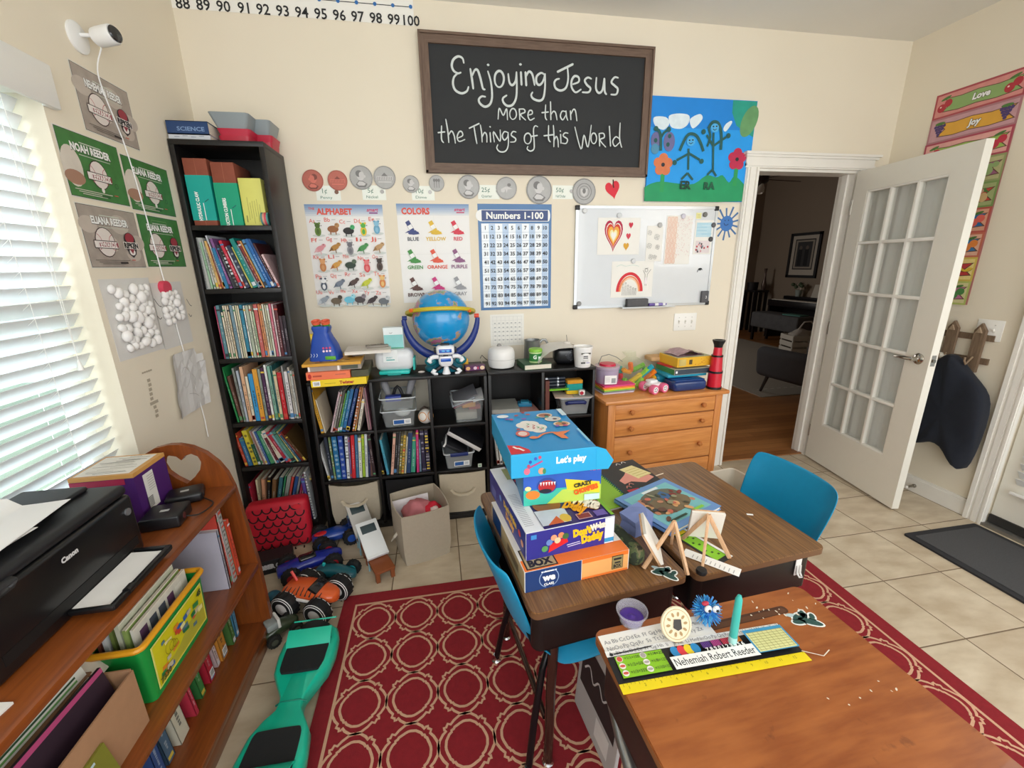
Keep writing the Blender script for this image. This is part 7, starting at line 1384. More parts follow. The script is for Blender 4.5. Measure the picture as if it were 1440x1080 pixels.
# ================================================================ game boxes on the left desk
DK = .6405
def d_b1(q, w, d, h):
 with Face(q, 'top', w, d, h) as f:
  f.rect(0, -d/2+.022, w*.99, .044, M('ef7a2f', .45)); f.rect(-w*.33, -d/2+.046, .088, .082, M('2a2622', .5)); f.rect(-w*.33, -d/2+.046, .080, .074, M('b3a27a', .6)); f.rect(-w*.33, -d/2+.058, .05, .012, BLK); f.text('BOX', -w*.33, -d/2+.026, .024, BLK, bold=.06, w=.068)
 with Face(q, 'front', w, d, h) as f:
  f.rect(-w*.235, 0, w*.52, h*.98, M('1b3a72', .45)); f.rect(w*.26, 0, w*.46, h*.98, M('f0b06a', .45)); f.rect(w*.26, h*.40, w*.46, h*.2, M('ef7a2f', .45)); f.rect(w*.26, -h*.44, w*.46, h*.1, M('ef7a2f', .45))
  f.text('we', -w*.28, h*.05, h*.30, WHT, bold=.06); f.text('CLASS', -w*.28, -h*.28, h*.11, WHT, bold=.04); f.rect(-w*.28, h*.34, w*.14, h*.06, WHT)
  for s_ in (-1, 1): f.ring(-w*.28, 0, h*.42, .0022, M('8fa8d0', .5), 12, a0=(1.9 if s_ < 0 else -1.2), a1=(4.4 if s_ < 0 else 1.2))
  f.rect(w*.38, h*.02, .034, h*.66, M('3a3226', .5)); f.rect(w*.38, h*.02, .031, h*.60, M('9a8a5a', .6)); f.rect(w*.38, h*.18, .024, h*.1, BLK); f.rect(w*.38, 0, .018, h*.08, BLK); f.text('BOX', w*.38, -h*.16, h*.16, BLK, bold=.05, w=.024)
 with Face(q, 'left', w, d, h) as f: f.rect(0, 0, d*.98, h*.94, M('c9a878', .6, var=.1)); f.rect(-d*.3, 0, d*.3, h*.9, M('1b3a72', .5)); f.rect(d*.2, 0, d*.3, h*.4, M('8a6a44', .6))
bx('game_box', 'orange and white WE CLASS game box at the bottom of the desk stack', 'box', (.312, -1.510, DK), (.305, .355, .064), R(6.5), M('efece6', .45), d_b1)
def d_b2(q, w, d, h):
 NV = M('2c2f86', .4);
 with Face(q, 'front', w, d, h) as f:
  f.rect(0, 0, w*.995, h*.98, M('33308c', .4, var=.06)); f.rect(w*.44, 0, w*.11, h*.96, M('e9eef4', .45)); f.rect(w*.44, -h*.36, w*.11, h*.16, M('2f9ad0', .45))
  f.text("Don't", w*.12, h*.17, h*.24, M('f2c11f', .4), bold=.09, w=w*.21, rot=R(4)); f.text('Wake', w*.30, h*.26, h*.22, M('f6e6d0', .4), bold=.08, w=w*.18, rot=R(8)); f.text('Daddy', w*.24, -h*.10, h*.26, M('f2c11f', .4), bold=.09, w=w*.26, rot=R(6)); f.rect(w*.02, -h*.2, w*.15, h*.03, M('c9c9e6', .5), rot=R(5)); f.rect(w*.03, -h*.27, w*.15, h*.03, M('c9c9e6', .5), rot=R(5))
  f.poly([(-w*.26, -h*.36), (-w*.04, -h*.10), (-w*.06, h*.10), (-w*.24, -h*.04)], M('d8262c', .4));
  for x, y, c in ((-.20, .16, 'e8a07a'), (-.12, .20, 'd98a5a'), (-.25, .02, '6a8ac9'), (-.16, .04, 'e6c8a0'), (-.30, -.18, '5a9a5a'), (-.07, .14, '3f6a3a')): f.ell(w*x, h*y, w*.035, h*.11, M(c, .5))
  f.rect(-w*.42, h*.33, w*.06, h*.16, M('3f8ad0', .45))
 with Face(q, 'left', w, d, h) as f:
  f.rect(0, 0, d*.99, h*.98, M('2c2f86', .4, var=.06)); f.text("Don't Wake", d*.12, h*.14, h*.22, M('f2c11f', .4), bold=.07, w=d*.34); f.text('Daddy', d*.12, -h*.18, h*.24, M('f2a51f', .4), bold=.08, w=d*.22); f.rect(-d*.36, -h*.2, d*.14, h*.4, M('6a70b0', .5)); [f.ell(d*x, h*y, d*.03, h*.12, M(c, .5)) for x, y, c in ((.36, .1, 'd8463a'), (.42, -.1, 'e6a07a'), (-.14, .1, '6a8ac9'))]
 with Face(q, 'top', w, d, h) as f:
  f.rect(-w*.40, 0, w*.19, d*.99, M('eceef2', .45)); f.rect(w*.10, 0, w*.80, d*.99, M('3a2f6e', .45, var=.1)); [f.rect(-w*.42, -d*.42+i*d*.022, w*.10, .0018, M('9a9aa0', .5)) for i in range(20)]
  f.ell(-w*.12, -d*.22, w*.16, d*.10, M('9a5a34', .5)); f.ell(-w*.12, -d*.17, w*.14, d*.05, M('5a3a24', .5)); f.poly([(-w*.30, -d*.47), (w*.02, -d*.47), (w*.04, -d*.30), (-w*.30, -d*.28)], M('cfd8e0', .5, var=.2)); f.poly([(-w*.24, -d*.47), (-w*.06, -d*.47), (-w*.10, -d*.38)], M('d8642f', .5)); f.ell(-w*.02, -d*.42, w*.06, d*.05, M('e6c04a', .5))
  f.rect(w*.18, -d*.44, w*.16, d*.07, M('c9a0a8', .5)); f.rect(w*.18, -d*.44, w*.14, d*.055, M('8a3a3a', .5)); f.rect(w*.37, -d*.44, w*.13, d*.07, M('6a5aa8', .5)); f.text('Wake', w*.33, -d*.27, .050, M('9a5a1f', .4), bold=.13, w=w*.34, rot=R(-42)); f.text('Wake', w*.33, -d*.27, .050, M('f4ead8', .4), bold=.07, w=w*.33, rot=R(-42)); f.text('Daddy', w*.17, -d*.31, .040, M('f2a51f', .4), bold=.08, w=w*.26, rot=R(-42)); f.rect(-w*.22, d*.34, w*.3, d*.2, M('9aa06a', .5, var=.3)); f.ell(-w*.2, d*.2, w*.1, d*.04, M('c9343a', .5))
  f.rect(w*.475, 0, w*.04, d*.99, M('7ab02a', .45))
bx('game_box', "blue Don't Wake Daddy game box, second in the desk stack", 'box', (.300, -1.455, DK+.0645), (.262, .385, .084), R(7), M('e9e9ec', .45), d_b2)
def d_b3(q, w, d, h):
 with Face(q, 'front', w, d, h) as f:
  f.rect(0, h*.20, w*.99, h*.58, M('2f5fc0', .4, var=.2)); f.rect(0, -h*.28, w*.99, h*.42, M('3fc0a8', .4, var=.15)); f.poly([(-w*.2, -h*.48), (w*.5, -h*.48), (w*.5, -h*.05), (w*.0, -h*.12)], M('bcd85a', .4)); f.poly([(w*.03, h*.16), (w*.48, h*.02), (w*.48, -h*.28), (w*.06, -h*.14)], M('f4d62f', .4))
  f.ell(-w*.20, h*.02, w*.13, h*.22, M('2a4a9a', .4)); f.ell(-w*.20, h*.0, w*.11, h*.17, M('b8242c', .4)); [f.poly([(-w*.29+i*w*.035, h*.12), (-w*.265+i*w*.035, h*.12), (-w*.277+i*w*.035, h*.02)], WHT) for i in range(6)]; f.ell(-w*.22, -h*.12, w*.08, h*.06, M('1a2230', .4)); f.ell(-w*.38, -h*.20, w*.09, h*.12, M('e8842f', .4)); f.ell(-w*.44, -h*.02, w*.04, h*.06, M('f2e6a0', .4))
  f.rect(-w*.40, h*.40, w*.18, h*.16, WHT); [f.rect(-w*.47+i*w*.015, h*.40, w*.006, h*.13, K) for i in range(10)]; f.text('CRAZY', w*.26, h*.0, h*.10, M('3a3a20', .4), bold=.06, w=w*.24, rot=R(10)); f.text('CHOMPERS', w*.30, -h*.15, h*.12, M('e8641f', .4), bold=.08, w=w*.32, rot=R(14)); f.rect(w*.38, -h*.37, w*.2, h*.16, M('c9e6e6', .4)); f.text('PLAY', w*.42, h*.40, h*.08, M('e0507a', .4), bold=.08)
 with Face(q, 'right', w, d, h) as f: f.rect(0, 0, d*.98, h*.98, M('16324a', .4, var=.15))
 with Face(q, 'left', w, d, h) as f: f.rect(0, 0, d*.98, h*.98, M('2f7fb0', .4, var=.15))
bx('game_box', 'shark biting game box, third in the desk stack', 'box', (.332, -1.434, DK+.149), (.232, .21, .118), R(-2.0), M('2f6fb5', .4), d_b3)
def d_b4(q, w, d, h):
 CY = M('1fa6dc', .38, var=.03, coat=.2)
 with Face(q, 'front', w, d, h) as f:
  f.text("Let's play", w*.20, h*.10, h*.26, M('dff2fa', .4), bold=.05, w=w*.36); f.rect(-w*.24, -h*.02, w*.22, h*.07, M('b5488a', .4), rot=R(24)); [f.ell(w*x, h*y, w*.018, h*.07, M(c, .4)) for x, y, c in ((-.28, .14, '2f4fb0'), (-.22, .26, '3a5ac0'), (-.17, .30, 'c94a6a'), (-.30, -.02, 'b54a6a'))]; f.ell(-w*.32, -h*.24, w*.035, h*.14, M('e0708a', .4)); f.ell(-w*.15, -h*.28, w*.04, h*.14, M('e6a07a', .4)); f.ell(-w*.12, -h*.3, w*.02, h*.12, M('3f8a5a', .4))
 with Face(q, 'top', w, d, h) as f:
  f.rect(0, 0, w*.985, d*.985, M('2592d2', .38, var=.05)); f.poly([(-w*.49, -d*.49), (-w*.26, -d*.49), (-w*.27, -d*.42), (-w*.36, -d*.33), (-w*.49, -d*.30)], M('d5242f', .4)); f.stroke(smoothpts([(-w*.43, -d*.34), (-w*.40, -d*.38), (-w*.37, -d*.39), (-w*.33, -d*.44)], 4), .007, WHT)
  for x, y, r_ in ((-.16, .12, .10), (-.05, .14, .10), (.02, .04, .10), (-.08, .03, .11), (-.01, -.03, .09), (-.11, .17, .08)): f.ell(w*x, d*y, w*r_, d*r_*.75, M('f0ece4', .4))
  for i, (x, y) in enumerate(((-.06, .13), (-.08, .07), (.0, .08), (.04, .03), (.06, -.02), (-.02, .02), (.09, .0))): f.stroke(smoothpts([(w*x-.012, d*y+.008), (w*x-.006, d*y), (w*x-.014, d*y-.006)], 3), .003, M('c9404a' if i % 3 else '3f9a6a', .4))
  for x, y, c in ((.20, .33, 'a86a4a'), (.27, .21, 'c9d0d4'), (.33, .06, 'c98a5a')): f.ell(w*x, d*y, w*.11, d*.065, M('e6d8c0', .4)); f.ell(w*x, d*y, w*.085, d*.05, M(c, .4)); f.ell(w*x+.006, d*y-.002, w*.03, d*.02, M('5a2f2a', .4))
  gm_ = M('e8824a', .4); f.ell(-w*.24, -d*.10, w*.085, d*.075, M('d96a5a', .4)); f.ell(-w*.24, -d*.10, w*.055, d*.05, M('f2d8d0', .4)); f.stroke(smoothpts([(-w*.18, -d*.20), (-w*.10, -d*.22), (w*.0, -d*.15), (w*.12, -d*.13), (w*.22, -d*.16)], 4), .008, gm_); f.poly([(w*.12, -d*.14), (w*.36, -d*.12), (w*.24, -d*.20), (w*.26, -d*.30), (w*.18, -d*.28)], gm_); f.ell(-w*.14, -d*.21, w*.05, d*.03, gm_)
  f.ell(-w*.37, d*.38, w*.08, d*.045, M('eef6fa', .4)); random.seed(14)
  for i in range(16): x, y = random.uniform(-.42, .44), random.uniform(-.05, .44); (abs(x) > .2 or y > .25) and f.ell(w*x, d*y, .008, .006, M(random.choice(['c94a7a', '8a5ab0', '3f9a8a', 'b0484a']), .4), rot=i)
  f.rect(w*.455, d*.36, w*.07, d*.2, M('cfe6f2', .4)); f.rect(w*.46, -d*.26, w*.03, d*.3, M('8fd0ee', .4))
topb = bx('game_box', "bright blue Let's play game box on top of the desk stack", 'box', (.287, -1.416, DK+.2675), (.243, .330, .070), R(1.5), M('1fa6dc', .38, var=.03, coat=.2), d_b4)
q = MB(); q.add([(0, 0, .035), (0, 0, -.035), (.030, -.016, -.028), (.042, -.022, .0), (.022, -.012, .030)], [(0, 1, 2, 3, 4)], M('29b2e6', .38)); q.add([(0, .0012, .035), (0, .0012, -.035), (.030, -.0148, -.028), (.042, -.0208, .0), (.022, -.0108, .030)], [(4, 3, 2, 1, 0)], M('1fa6dc', .38)); q.build('tuck_flap', topb, (.1215, -.164, .035), smooth=0)
# books and bits on the right desk
q = MB(); q.b6(-.10, .10, -.14, .14, 0, .008, M('e9e9e2', .5)); q.b6(-.105, .105, -.143, .143, .0083, .010, M('8fc02f', .45)); tag(q.build('activity_book', loc=(.540, -1.245, DK), rot=(0, 0, R(12)), smooth=0), 'white activity book with lime green edge behind the box stack', 'book')
ab = thing('activity_book', 'black spiral activity book with a pink hand on its cover', 'book', (.715, -1.195, DK), R(9)); q = MB(); q.b6(-.095, .095, -.13, .13, 0, .010, M('e6e2da', .6)); q.b6(-.097, .097, -.132, .132, .0102, .0115, M('1d1b1d', .4)); q.lay = .0118
q.poly([(-.06, -.01), (-.02, .02), (.02, .06), (.07, .03), (.085, -.03), (.03, -.055), (-.02, -.03), (-.055, -.04)], M('e89a8a', .5)); q.poly([(-.01, .07), (.06, .085), (.095, .0), (.02, -.02)], M('efe0a0', .5)); [q.rect(.035+i*.006, .055-i*.016, .06, .003, M('c9b56a', .5), rot=.2) for i in range(5)]
[q.stroke(smoothpts([(x, y), (x+.01, y+.014), (x+.02, y)], 3), .004, M('e6ddd8' if y > 0 else 'd98a7a', .5)) for x, y in ((.0, .105), (.03, .112), (-.065, -.07), (-.045, -.055))]; q.rect(-.05, -.105, .05, .045, M('c92f44', .5)); [q.rect(-.01+i*.022, -.105, .012, .045, M(['3fa8a0', '1f6a72', '8fd0c8'][i % 3], .5), rot=.2) for i in range(5)]; q.build('cover', ab, smooth=0)
q = MB();
for i in range(22): q.tube([(-.099+.007*math.cos(a*.9), -.125+i*.0118, .006+.008*math.sin(a*.9)) for a in range(8)], .0016, M('1f5f74', .35), 5)
q.build('spiral_binding', ab)
bb = flatbook(-.001, .001, -.001, .001, DK+.0125, .014, '6f9ad2', 'book', 'light blue hardcover picture book lying open-side right on the desk') if False else None
def d_bb(q, w, d, h):
 q.lay = h+.0003; random.seed(41); q.rect(0, .0, w*.84, d*.80, M('7fc4c9', .45, var=.1)); q.ell(w*.02, d*.12, w*.34, d*.22, M('6a6a58', .5, var=.3)); q.ell(w*.0, -d*.05, w*.36, d*.20, M('7a6a4f', .5, var=.3)); q.rect(w*.05, d*.36, w*.30, d*.05, M('e9f0f2', .5)); q.rect(w*.1, d*.15, w*.16, d*.18, M('3f6a9a', .5), rot=.3)
 for i in range(34): q.ell(random.uniform(-w*.36, w*.36), random.uniform(-d*.34, d*.26), random.uniform(.006, .016), random.uniform(.005, .012), M(random.choice(['c98a6a', '8a3a34', '4a4a3a', 'e6b07a', '6a4a3a', '9a9a7a', 'd0705a', '3a3f44']), .5), rot=i)
 q.rect(-w*.18, -d*.36, w*.3, d*.04, M('2f4a3a', .5)); q.rect(w*.2, -d*.36, w*.2, d*.05, M('8fd04a', .5))
q_ = flatbook(.609, .875, -1.532, -1.297, DK+.0130, .014, '6f9ad2', 'book', 'light blue hardcover picture book lying on the right desk', rot=R(22.7), spine='x', deco=d_bb)
q = MB(); q.b6(-.10, .10, -.03, .03, 0, .0010, M('2a2a2c', .5)); q.lay = .0012; q.rect(-.02, .0, .13, .046, M('8fd02f', .5)); q.rect(.07, 0, .045, .046, M('f2cf2a', .5)); [q.rect(-.07+i*.014, .01*((i % 3)-1), .006, .008, M('3a5a20', .5)) for i in range(8)]; q.rect(0, -.028, .2, .010, WHT)
tag(q.build('desk_strip', loc=(.7335, -1.600, DK), rot=(0, 0, R(112)), smooth=0), 'green and yellow number strip under the small easels', 'strip')
q = MB(); q.b6(-.018, .018, -.075, .075, 0, .0006, WHT); q.lay = .0008; [q.rect(-.006, -.06+i*.012, .016, .0022, M('b5b5b5', .6)) for i in range(10)]; tag(q.build('paper_strip', loc=(.725, -1.690, DK+.0014), rot=(0, 0, R(42)), smooth=0), 'narrow white paper strip beside the black puck on the desk edge', 'paper')
q = MB(); random.seed(8); bm = bmesh.new(); bmesh.ops.create_cube(bm, size=1); bmesh.ops.subdivide_edges(bm, edges=bm.edges[:], cuts=1, use_grid_fill=True)
for v in bm.verts: v.co = Vector((v.co.x*.085*(1.05 if v.co.z > 0 else .9)+random.uniform(-.005, .005), v.co.y*.065+random.uniform(-.004, .004), (v.co.z+.5)*.062*(1 if v.co.z > -.4 else 0)+(random.uniform(-.007, .007) if v.co.z > 0 else 0)))
bmesh.ops.triangulate(bm, faces=bm.faces[:]); q.bm(bm, M('7f8fc4', .7, var=.05)); tag(q.build('paper_cube', loc=(.590, -1.500, DK), rot=(0, 0, R(25)), smooth=0), 'folded periwinkle paper cube between box stack and blue book', 'paper cube')
camo = NT('camouflage_cloth'); n_ = camo.noise(28, 3); rp = camo.n.new('ShaderNodeValToRGB'); rp.color_ramp.interpolation = 'CONSTANT'; e = rp.color_ramp.elements; e[0].position = 0; e[0].color = lin('2a3324'); e[1].position = .47; e[1].color = lin('4f5a38'); x = e.new(.56); x.color = lin('6f6a4a'); x = e.new(.63); x.color = lin('2f2a22'); camo.ln(n_, rp.inputs[0]); camo.ln(rp.outputs[0], camo.p.inputs['Base Color']); camo.p.inputs['Roughness'].default_value = .85
q = MB(); q.cbox((0, 0, .028), (.050, .15, .056), .020, camo.m, seg=4); tag(q.build('camouflage_pouch', loc=(.503, -1.598, DK), rot=(0, 0, R(10))), 'camouflage cloth pouch squeezed beside the game box stack', 'pouch')
MST = wood('pale_easel_wood', 'c99a70', 'e6c09a', 'Z', 9, .55)
def stick(p, a, b, w, d, m):
 q = MB(); a = Vector(a); b = Vector(b); L = (b-a).length; z = (b-a).normalized(); X = Matrix.Translation((a+b)/2) @ z.to_track_quat('Z', 'Y').to_matrix().to_4x4(); q.cbox((0, 0, 0), (w, d, L), .001, m, X=X); return q.build('leg', p)
def easel(loc, feet, apex, board, label):
 t = thing('mini_easel', label, 'easel', loc);
 for f in feet: stick(t, (f[0], f[1], .002), apex, .008, .011, MST)
 c, w, h, rot = board; q = MB(); q.b6(-w/2, w/2, -.004, .004, -h/2, h/2, M('ece6dc', .6, var=.02)); q.b6(-w/2+.010, w/2-.010, .0042, .006, -h/2+.010, h/2-.010, M('d9c9b4', .7)); q.b6(-w/2, -w/2+.010, .004, .010, -h/2, h/2, MST); q.b6(w/2-.010, w/2, .004, .010, -h/2, h/2, MST); q.b6(-w/2, w/2, .004, .010, h/2-.010, h/2, MST); q.b6(-w/2, w/2, .004, .010, -h/2, -h/2+.010, MST); q.build('canvas_board', t, c, rot); return t
easel((.60, -1.665, DK), ((-.075, -.012), (.030, -.060), (.060, .075)), (.022, .012, .122), ((-.034, .028, .066), .105, .105, (R(-30), 0, R(68))), 'small wooden easel leaning left with its canvas seen edge-on')
easel((.735, -1.655, DK), ((-.045, -.047), (.052, -.030), (-.030, .078)), (-.002, .010, .125), ((.016, .040, .070), .092, .100, (R(14), 0, R(-20))), 'small wooden easel seen from behind with a white canvas')
q = MB(); q.lathe([(.0005, 0), (.013, 0), (.015, .006), (.013, .013), (.0005, .014)], M('1d1d1f', .5), 16); tag(q.build('puck', loc=(.672, -1.724, DK)), 'small black round puck at the front edge of the right desk', 'puck')
def cactus(loc, rz, label):
 q = MB(); mg_ = M('2a4f4a', .6, var=.1); mwh = M('eef2ee', .5)
 L = [((-.008, .008), .020, .008, .5), ((.010, -.006), .026, .009, -.3), ((-.016, -.008), .016, .007, .2), ((.022, .010), .010, .006, 1.2), ((.004, .016), .012, .006, 1.3)]
 for (x, y), a, b, r_ in L: q.ell(x, y, a+.004, b+.004, mwh, 16, z=.0003, rot=r_)
 for (x, y), a, b, r_ in L: q.ell(x, y, a, b, mg_, 16, z=.0005, rot=r_)
 q.ell(-.024, .010, .014, .006, M('b9cdd0', .5), z=.0004)
 q.v = [Vector((v.x, v.y, v.z)) for v in q.v]; return tag(q.build('cactus_sticker', loc=loc, rot=(0, 0, rz), smooth=0), label, 'sticker', 'cactus stickers on the desks')
cactus((.575, -1.703, DK), R(-38), 'dark green cactus sticker on the laminate desk beside the easel'); cactus((.818, -1.913, DK), R(-15), 'dark green cactus sticker on the worn wooden desk')
q = MB(); q.tube([(-.03, 0, .0022), (.03, 0, .0022)], .0022, M('e6d3bd', .6), 6); tag(q.build('wooden_stick', loc=(.835, -1.185, DK), rot=(0, 0, R(18))), 'short pale wooden stick on the right desk near the black book', 'stick')
q = MB(); q.b6(-.010, .010, -.004, .004, 0, .0006, WHT); tag(q.build('paper_scrap', loc=(1.00, -1.50, DK), rot=(0, 0, R(-20))), 'tiny white paper scrap on the right desk', 'scrap')
# ================================================================ on the front desk
pc = thing('putty_cup', 'small clear cup with purple slime on the wooden desk', 'cup', (.413, -1.838, DK)); q = MB(); q.lathe([(.0005, 0), (.027, 0), (.034, .028), (.037, .029), (.037, .032), (.034, .032), (.0335, .029), (.026, .002), (.0005, .002)], clear('cup_clear', 'f2f0f6', .78, .12), 28); q.build('cup', pc); q = MB(); q.lathe([(.0005, .003), (.0245, .003), (.028, .013), (.02, .016), (.010, .013), (.0005, .017)], M('4a2a8c', .3, var=.2), 20); q.build('slime', pc)
ac = MB(); ac.b6(-.134, .134, -.032, .032, 0, .0007, PAPER); ac.lay = .0009; g_ = M('8a8a8e', .7)
for i, l in enumerate('ABCDEFGHIJKLM'): ac.text(l+l.lower(), -.12+i*.0185, .012, .010, g_)
for i, l in enumerate('NOPQRSTUVWXYZ'): ac.text(l+l.lower(), -.12+i*.0185, -.006, .010, g_)
ac.rect(-.075, -.022, .09, .003, BLK); ac.ell(-.126, -.022, .004, .004, BLK)
tag(ac.build('alphabet_card', loc=(.453, -1.892, DK), rot=(0, 0, R(2.5)), smooth=0), 'white alphabet handwriting card taped above the name strip', 'card')
ns = MB(); ns.b6(-.213, .213, -.038, .038, 0, .0009, M('1d1d1f', .4)); ns.lay = .0011
ns.rect(0, .0305, .426, .015, WHT); [ns.text(l+l.lower(), -.200+i*.0163, .0305, .0085, g_) for i, l in enumerate('ABCDEFGHIJKLMNOPQRSTUVWXYZ')]
ns.rect(-.145, -.006, .108, .050, M('8fcb2a', .4)); rd = M('d85a4a', .5)
for i in range(3):
 for j in range(2): x = -.19+j*.054; y = .012-i*.017; ns.ell(x, y, .007, .007, M('f2ece6', .4)); ns.ell(x, y, .006, .006 if i == 0 else .003, rd if j == 0 else M('b0a8a4', .5)); ns.text('='+['1/1', '1/2', '1/3', '1/4', '1/8', '1/10'][j*3+i]+'='+['100', '50', '333', '25', '125', '10'][j*3+i], x+.028, y, .007, BLK, w=.034)
for x, c in ((-.064, '2f8fd0'), (-.048, 'e23a4a'), (-.032, 'f2d62a'), (-.016, '2f8fd0')): ns.ell(x, .006, .010, .013, M(c, .4))
for i, c in enumerate(('6a3f9a', 'c94a9a', 'e0405a', 'e88a2f')): ns.rect(.012+i*.024, .010, .021, .015, M(c, .4)); [ns.rect(.004+i*.024+k*.004, .010, .001, .015, K) for k in range(5)]
[ns.text(str(n_), .006+i*.0094, -.004, .009, WHT, bold=.03) for i, n_ in enumerate((7, 8, 9, 0, 1, 2, 3, 4, 5, 6))]
ns.rect(.012, -.0225, .196, .029, WHT); ns.text('Nehemiah Robert Reeder', .012, -.022, .017, BLK, bold=.005, w=.186)
ns.rect(.158, -.004, .098, .058, M('3f9ac9', .4)); ns.rect(.158, -.007, .090, .048, M('e6e6a6', .4))
for i in range(8): ns.rect(.158, -.027+i*.006, .088, .0008, M('9a9a5a', .5)); ns.rect(.118+i*.0114, -.007, .0008, .046, M('9a9a5a', .5))
tag(ns.build('name_strip', loc=(.530, -1.948, DK+.0009), rot=(0, 0, R(-.6)), smooth=0), 'black desk name strip reading Nehemiah Robert Reeder', 'name strip')
ru = MB(); ru.b6(-.213, .213, -.0105, .0105, 0, .0009, M('f0d81c', .4)); ru.lay = .0011
for i in range(49): ru.rect(-.205+i*.0085, .0105-(.004 if i % 4 else .007)/2, .0006, .004 if i % 4 else .007, BLK)
[ru.text(str(i+1), -.205+i*.034+.008, -.003, .006, M('7a6a10', .5)) for i in range(12)]; tag(ru.build('desk_ruler', loc=(.530, -1.9975, DK+.0009), rot=(0, 0, R(-.6)), smooth=0), 'yellow printed ruler strip below the name strip', 'ruler')
md = thing('wooden_medallion', 'round cream wooden medallion propped up on the alphabet card', 'medallion', (.488, -1.902, DK+.0012)); q = MB(); X = TR((0, 0, .038), (R(62), 0, 0)); q.lathe([(.0005, -.003), (.036, -.003), (.0375, 0), (.036, .003), (.0005, .003)], M('e3d3b4', .6, var=.06), 28, X); q.build('disc', md)
q = MB(); q.X = X; q.lay = .0034; q.ring(0, 0, .031, .0012, M('b59a6a', .6)); [q.ell(.021*math.cos(a*.6283), .021*math.sin(a*.6283), .005, .0028, M('a8895a', .6), 8, rot=a*.6283) for a in range(10)]; q.poly([(-.010, -.006), (-.006, .011), (.011, .009), (.010, -.010), (0, -.013)], M('3a3632', .6)); q.build('engraving', md, smooth=0); q = MB(); q.tube([(0, .012, .0), (0, .006, .022)], .006, M('c9b48a', .6), 8); q.cbox((0, -.006, .003), (.018, .02, .006), .002, M('8a7450', .6)); q.build('stand', md)
pm = thing('pompom_toy', 'blue spiky rubber ball with a face on the wooden desk', 'toy', (.585, -1.872, DK)); random.seed(11); q = MB(); q.ball((0, 0, .031), .021, M('1f6fc0', .4), 16, 10)
for i in range(230):
 v = Vector((random.gauss(0, 1), random.gauss(0, 1), random.gauss(0, 1))).normalized();
 if v.z*.035+.031 < .002: continue
 a = Vector((0, 0, .031))+v*.019; b = Vector((0, 0, .031))+v*random.uniform(.031, .036); q.tube([a, b], [.0017, .0009], M(['2a8fd8', '1f6fc0', '6fc4f0', '3aa6e6'][i % 4], .4), 4)
q.v = [Vector((v.x, v.y, max(v.z, .0005))) for v in q.v]; q.build('spikes', pm)
q = MB(); q.ball((-.010, -.017, .052), (.009, .006, .009), M('f0f2f4', .3), 12, 8); q.ball((.009, -.019, .050), (.009, .006, .009), M('f0f2f4', .3), 12, 8); q.ball((-.010, -.023, .052), .0035, K, 8, 6); q.ball((.009, -.0245, .050), .0035, K, 8, 6); q.ball((-.012, -.008, .060), (.009, .006, .005), M('c0304a', .4), 10, 6); q.build('face', pm)
q = MB(); q.lathe([(.0005, 0), (.0042, .001), (.0068, .006), (.0066, .06), (.0058, .098), (.0030, .106), (.0005, .107)], M('3fb9b0', .35, var=.08), 14); q.lathe([(.0048, .0), (.0073, .004), (.0072, .020)], M('a8e0d8', .35), 14); q.v = [v*1.25 for v in q.v]; tag(q.build('teal_pen', loc=(.602, -1.944, DK+.002)), 'teal pen standing upright on the desk name strip', 'pen')
# ================================================================ printer and things on the low bookcase
PZ = .7005
pr = thing('printer', 'black home printer with paper in its output tray on the low bookcase', 'printer', (-.985, -1.607, PZ)); mpk = M('101113', .30, var=.1, coat=.15); mpk2 = M('1a1b1e', .45, var=.1)
q = MB(); q.cbox((-.002, 0, .088), (.250, .442, .176), .012, mpk, seg=3); q.build('body', pr); q = MB(); q.cbox((-.004, 0, .1905), (.246, .438, .029), .012, mpk2, seg=3); q.cbox((-.03, -.0, .211), (.15, .40, .014), .007, mpk2, seg=3); q.build('scanner_lid', pr)
q = MB(); q.X = TR((.1235, .0, .140), (R(90), 0, R(90))); q.text('Canon', 0, 0, .012, M('d3d3d3', .35), bold=.06, z=.0004); q.build('brand_lettering', pr, smooth=0)
q = MB(); q.cbox((.118, -.17, .172), (.02, .10, .03), .006, M('232428', .35), (0, R(30), 0)); [q.cyl((.129, -.20+i*.03, .178), .006, .003, M('4a4c50', .4), 12, (0, R(60), 0)) for i in range(3)]; q.build('control_panel', pr)
q = MB(); q.b6(.1225, .124, -.19, .20, .03, .055, M('050506', .6)); q.build('output_slot', pr); q = MB(); q.cyl((.125, .19, .135), .010, .004, M('8a8c90', .3, .5), 14, (0, R(90), 0)); q.build('power_button', pr)
q = MB(); q.b6(.124, .215, -.045, .175, .014, .020, mpk2, .002); q.b6(.203, .217, -.048, .178, .014, .028, mpk, .003); q.b6(.124, .215, .170, .180, .014, .028, mpk, .003); q.b6(.124, .215, -.050, -.040, .014, .028, mpk, .003); q.cyl((.212, .01, .026), .009, .02, mpk, 12, (R(90), 0, 0)); q.build('output_tray', pr)
curlsheet('paper_sheet', 'white paper lying in the printer output tray', [(-.002, .004), (.03, .002), (.06, .0), (.076, .0005)], (-.858, -1.545, PZ+.0215), .20, M('f2f1ee', .6))
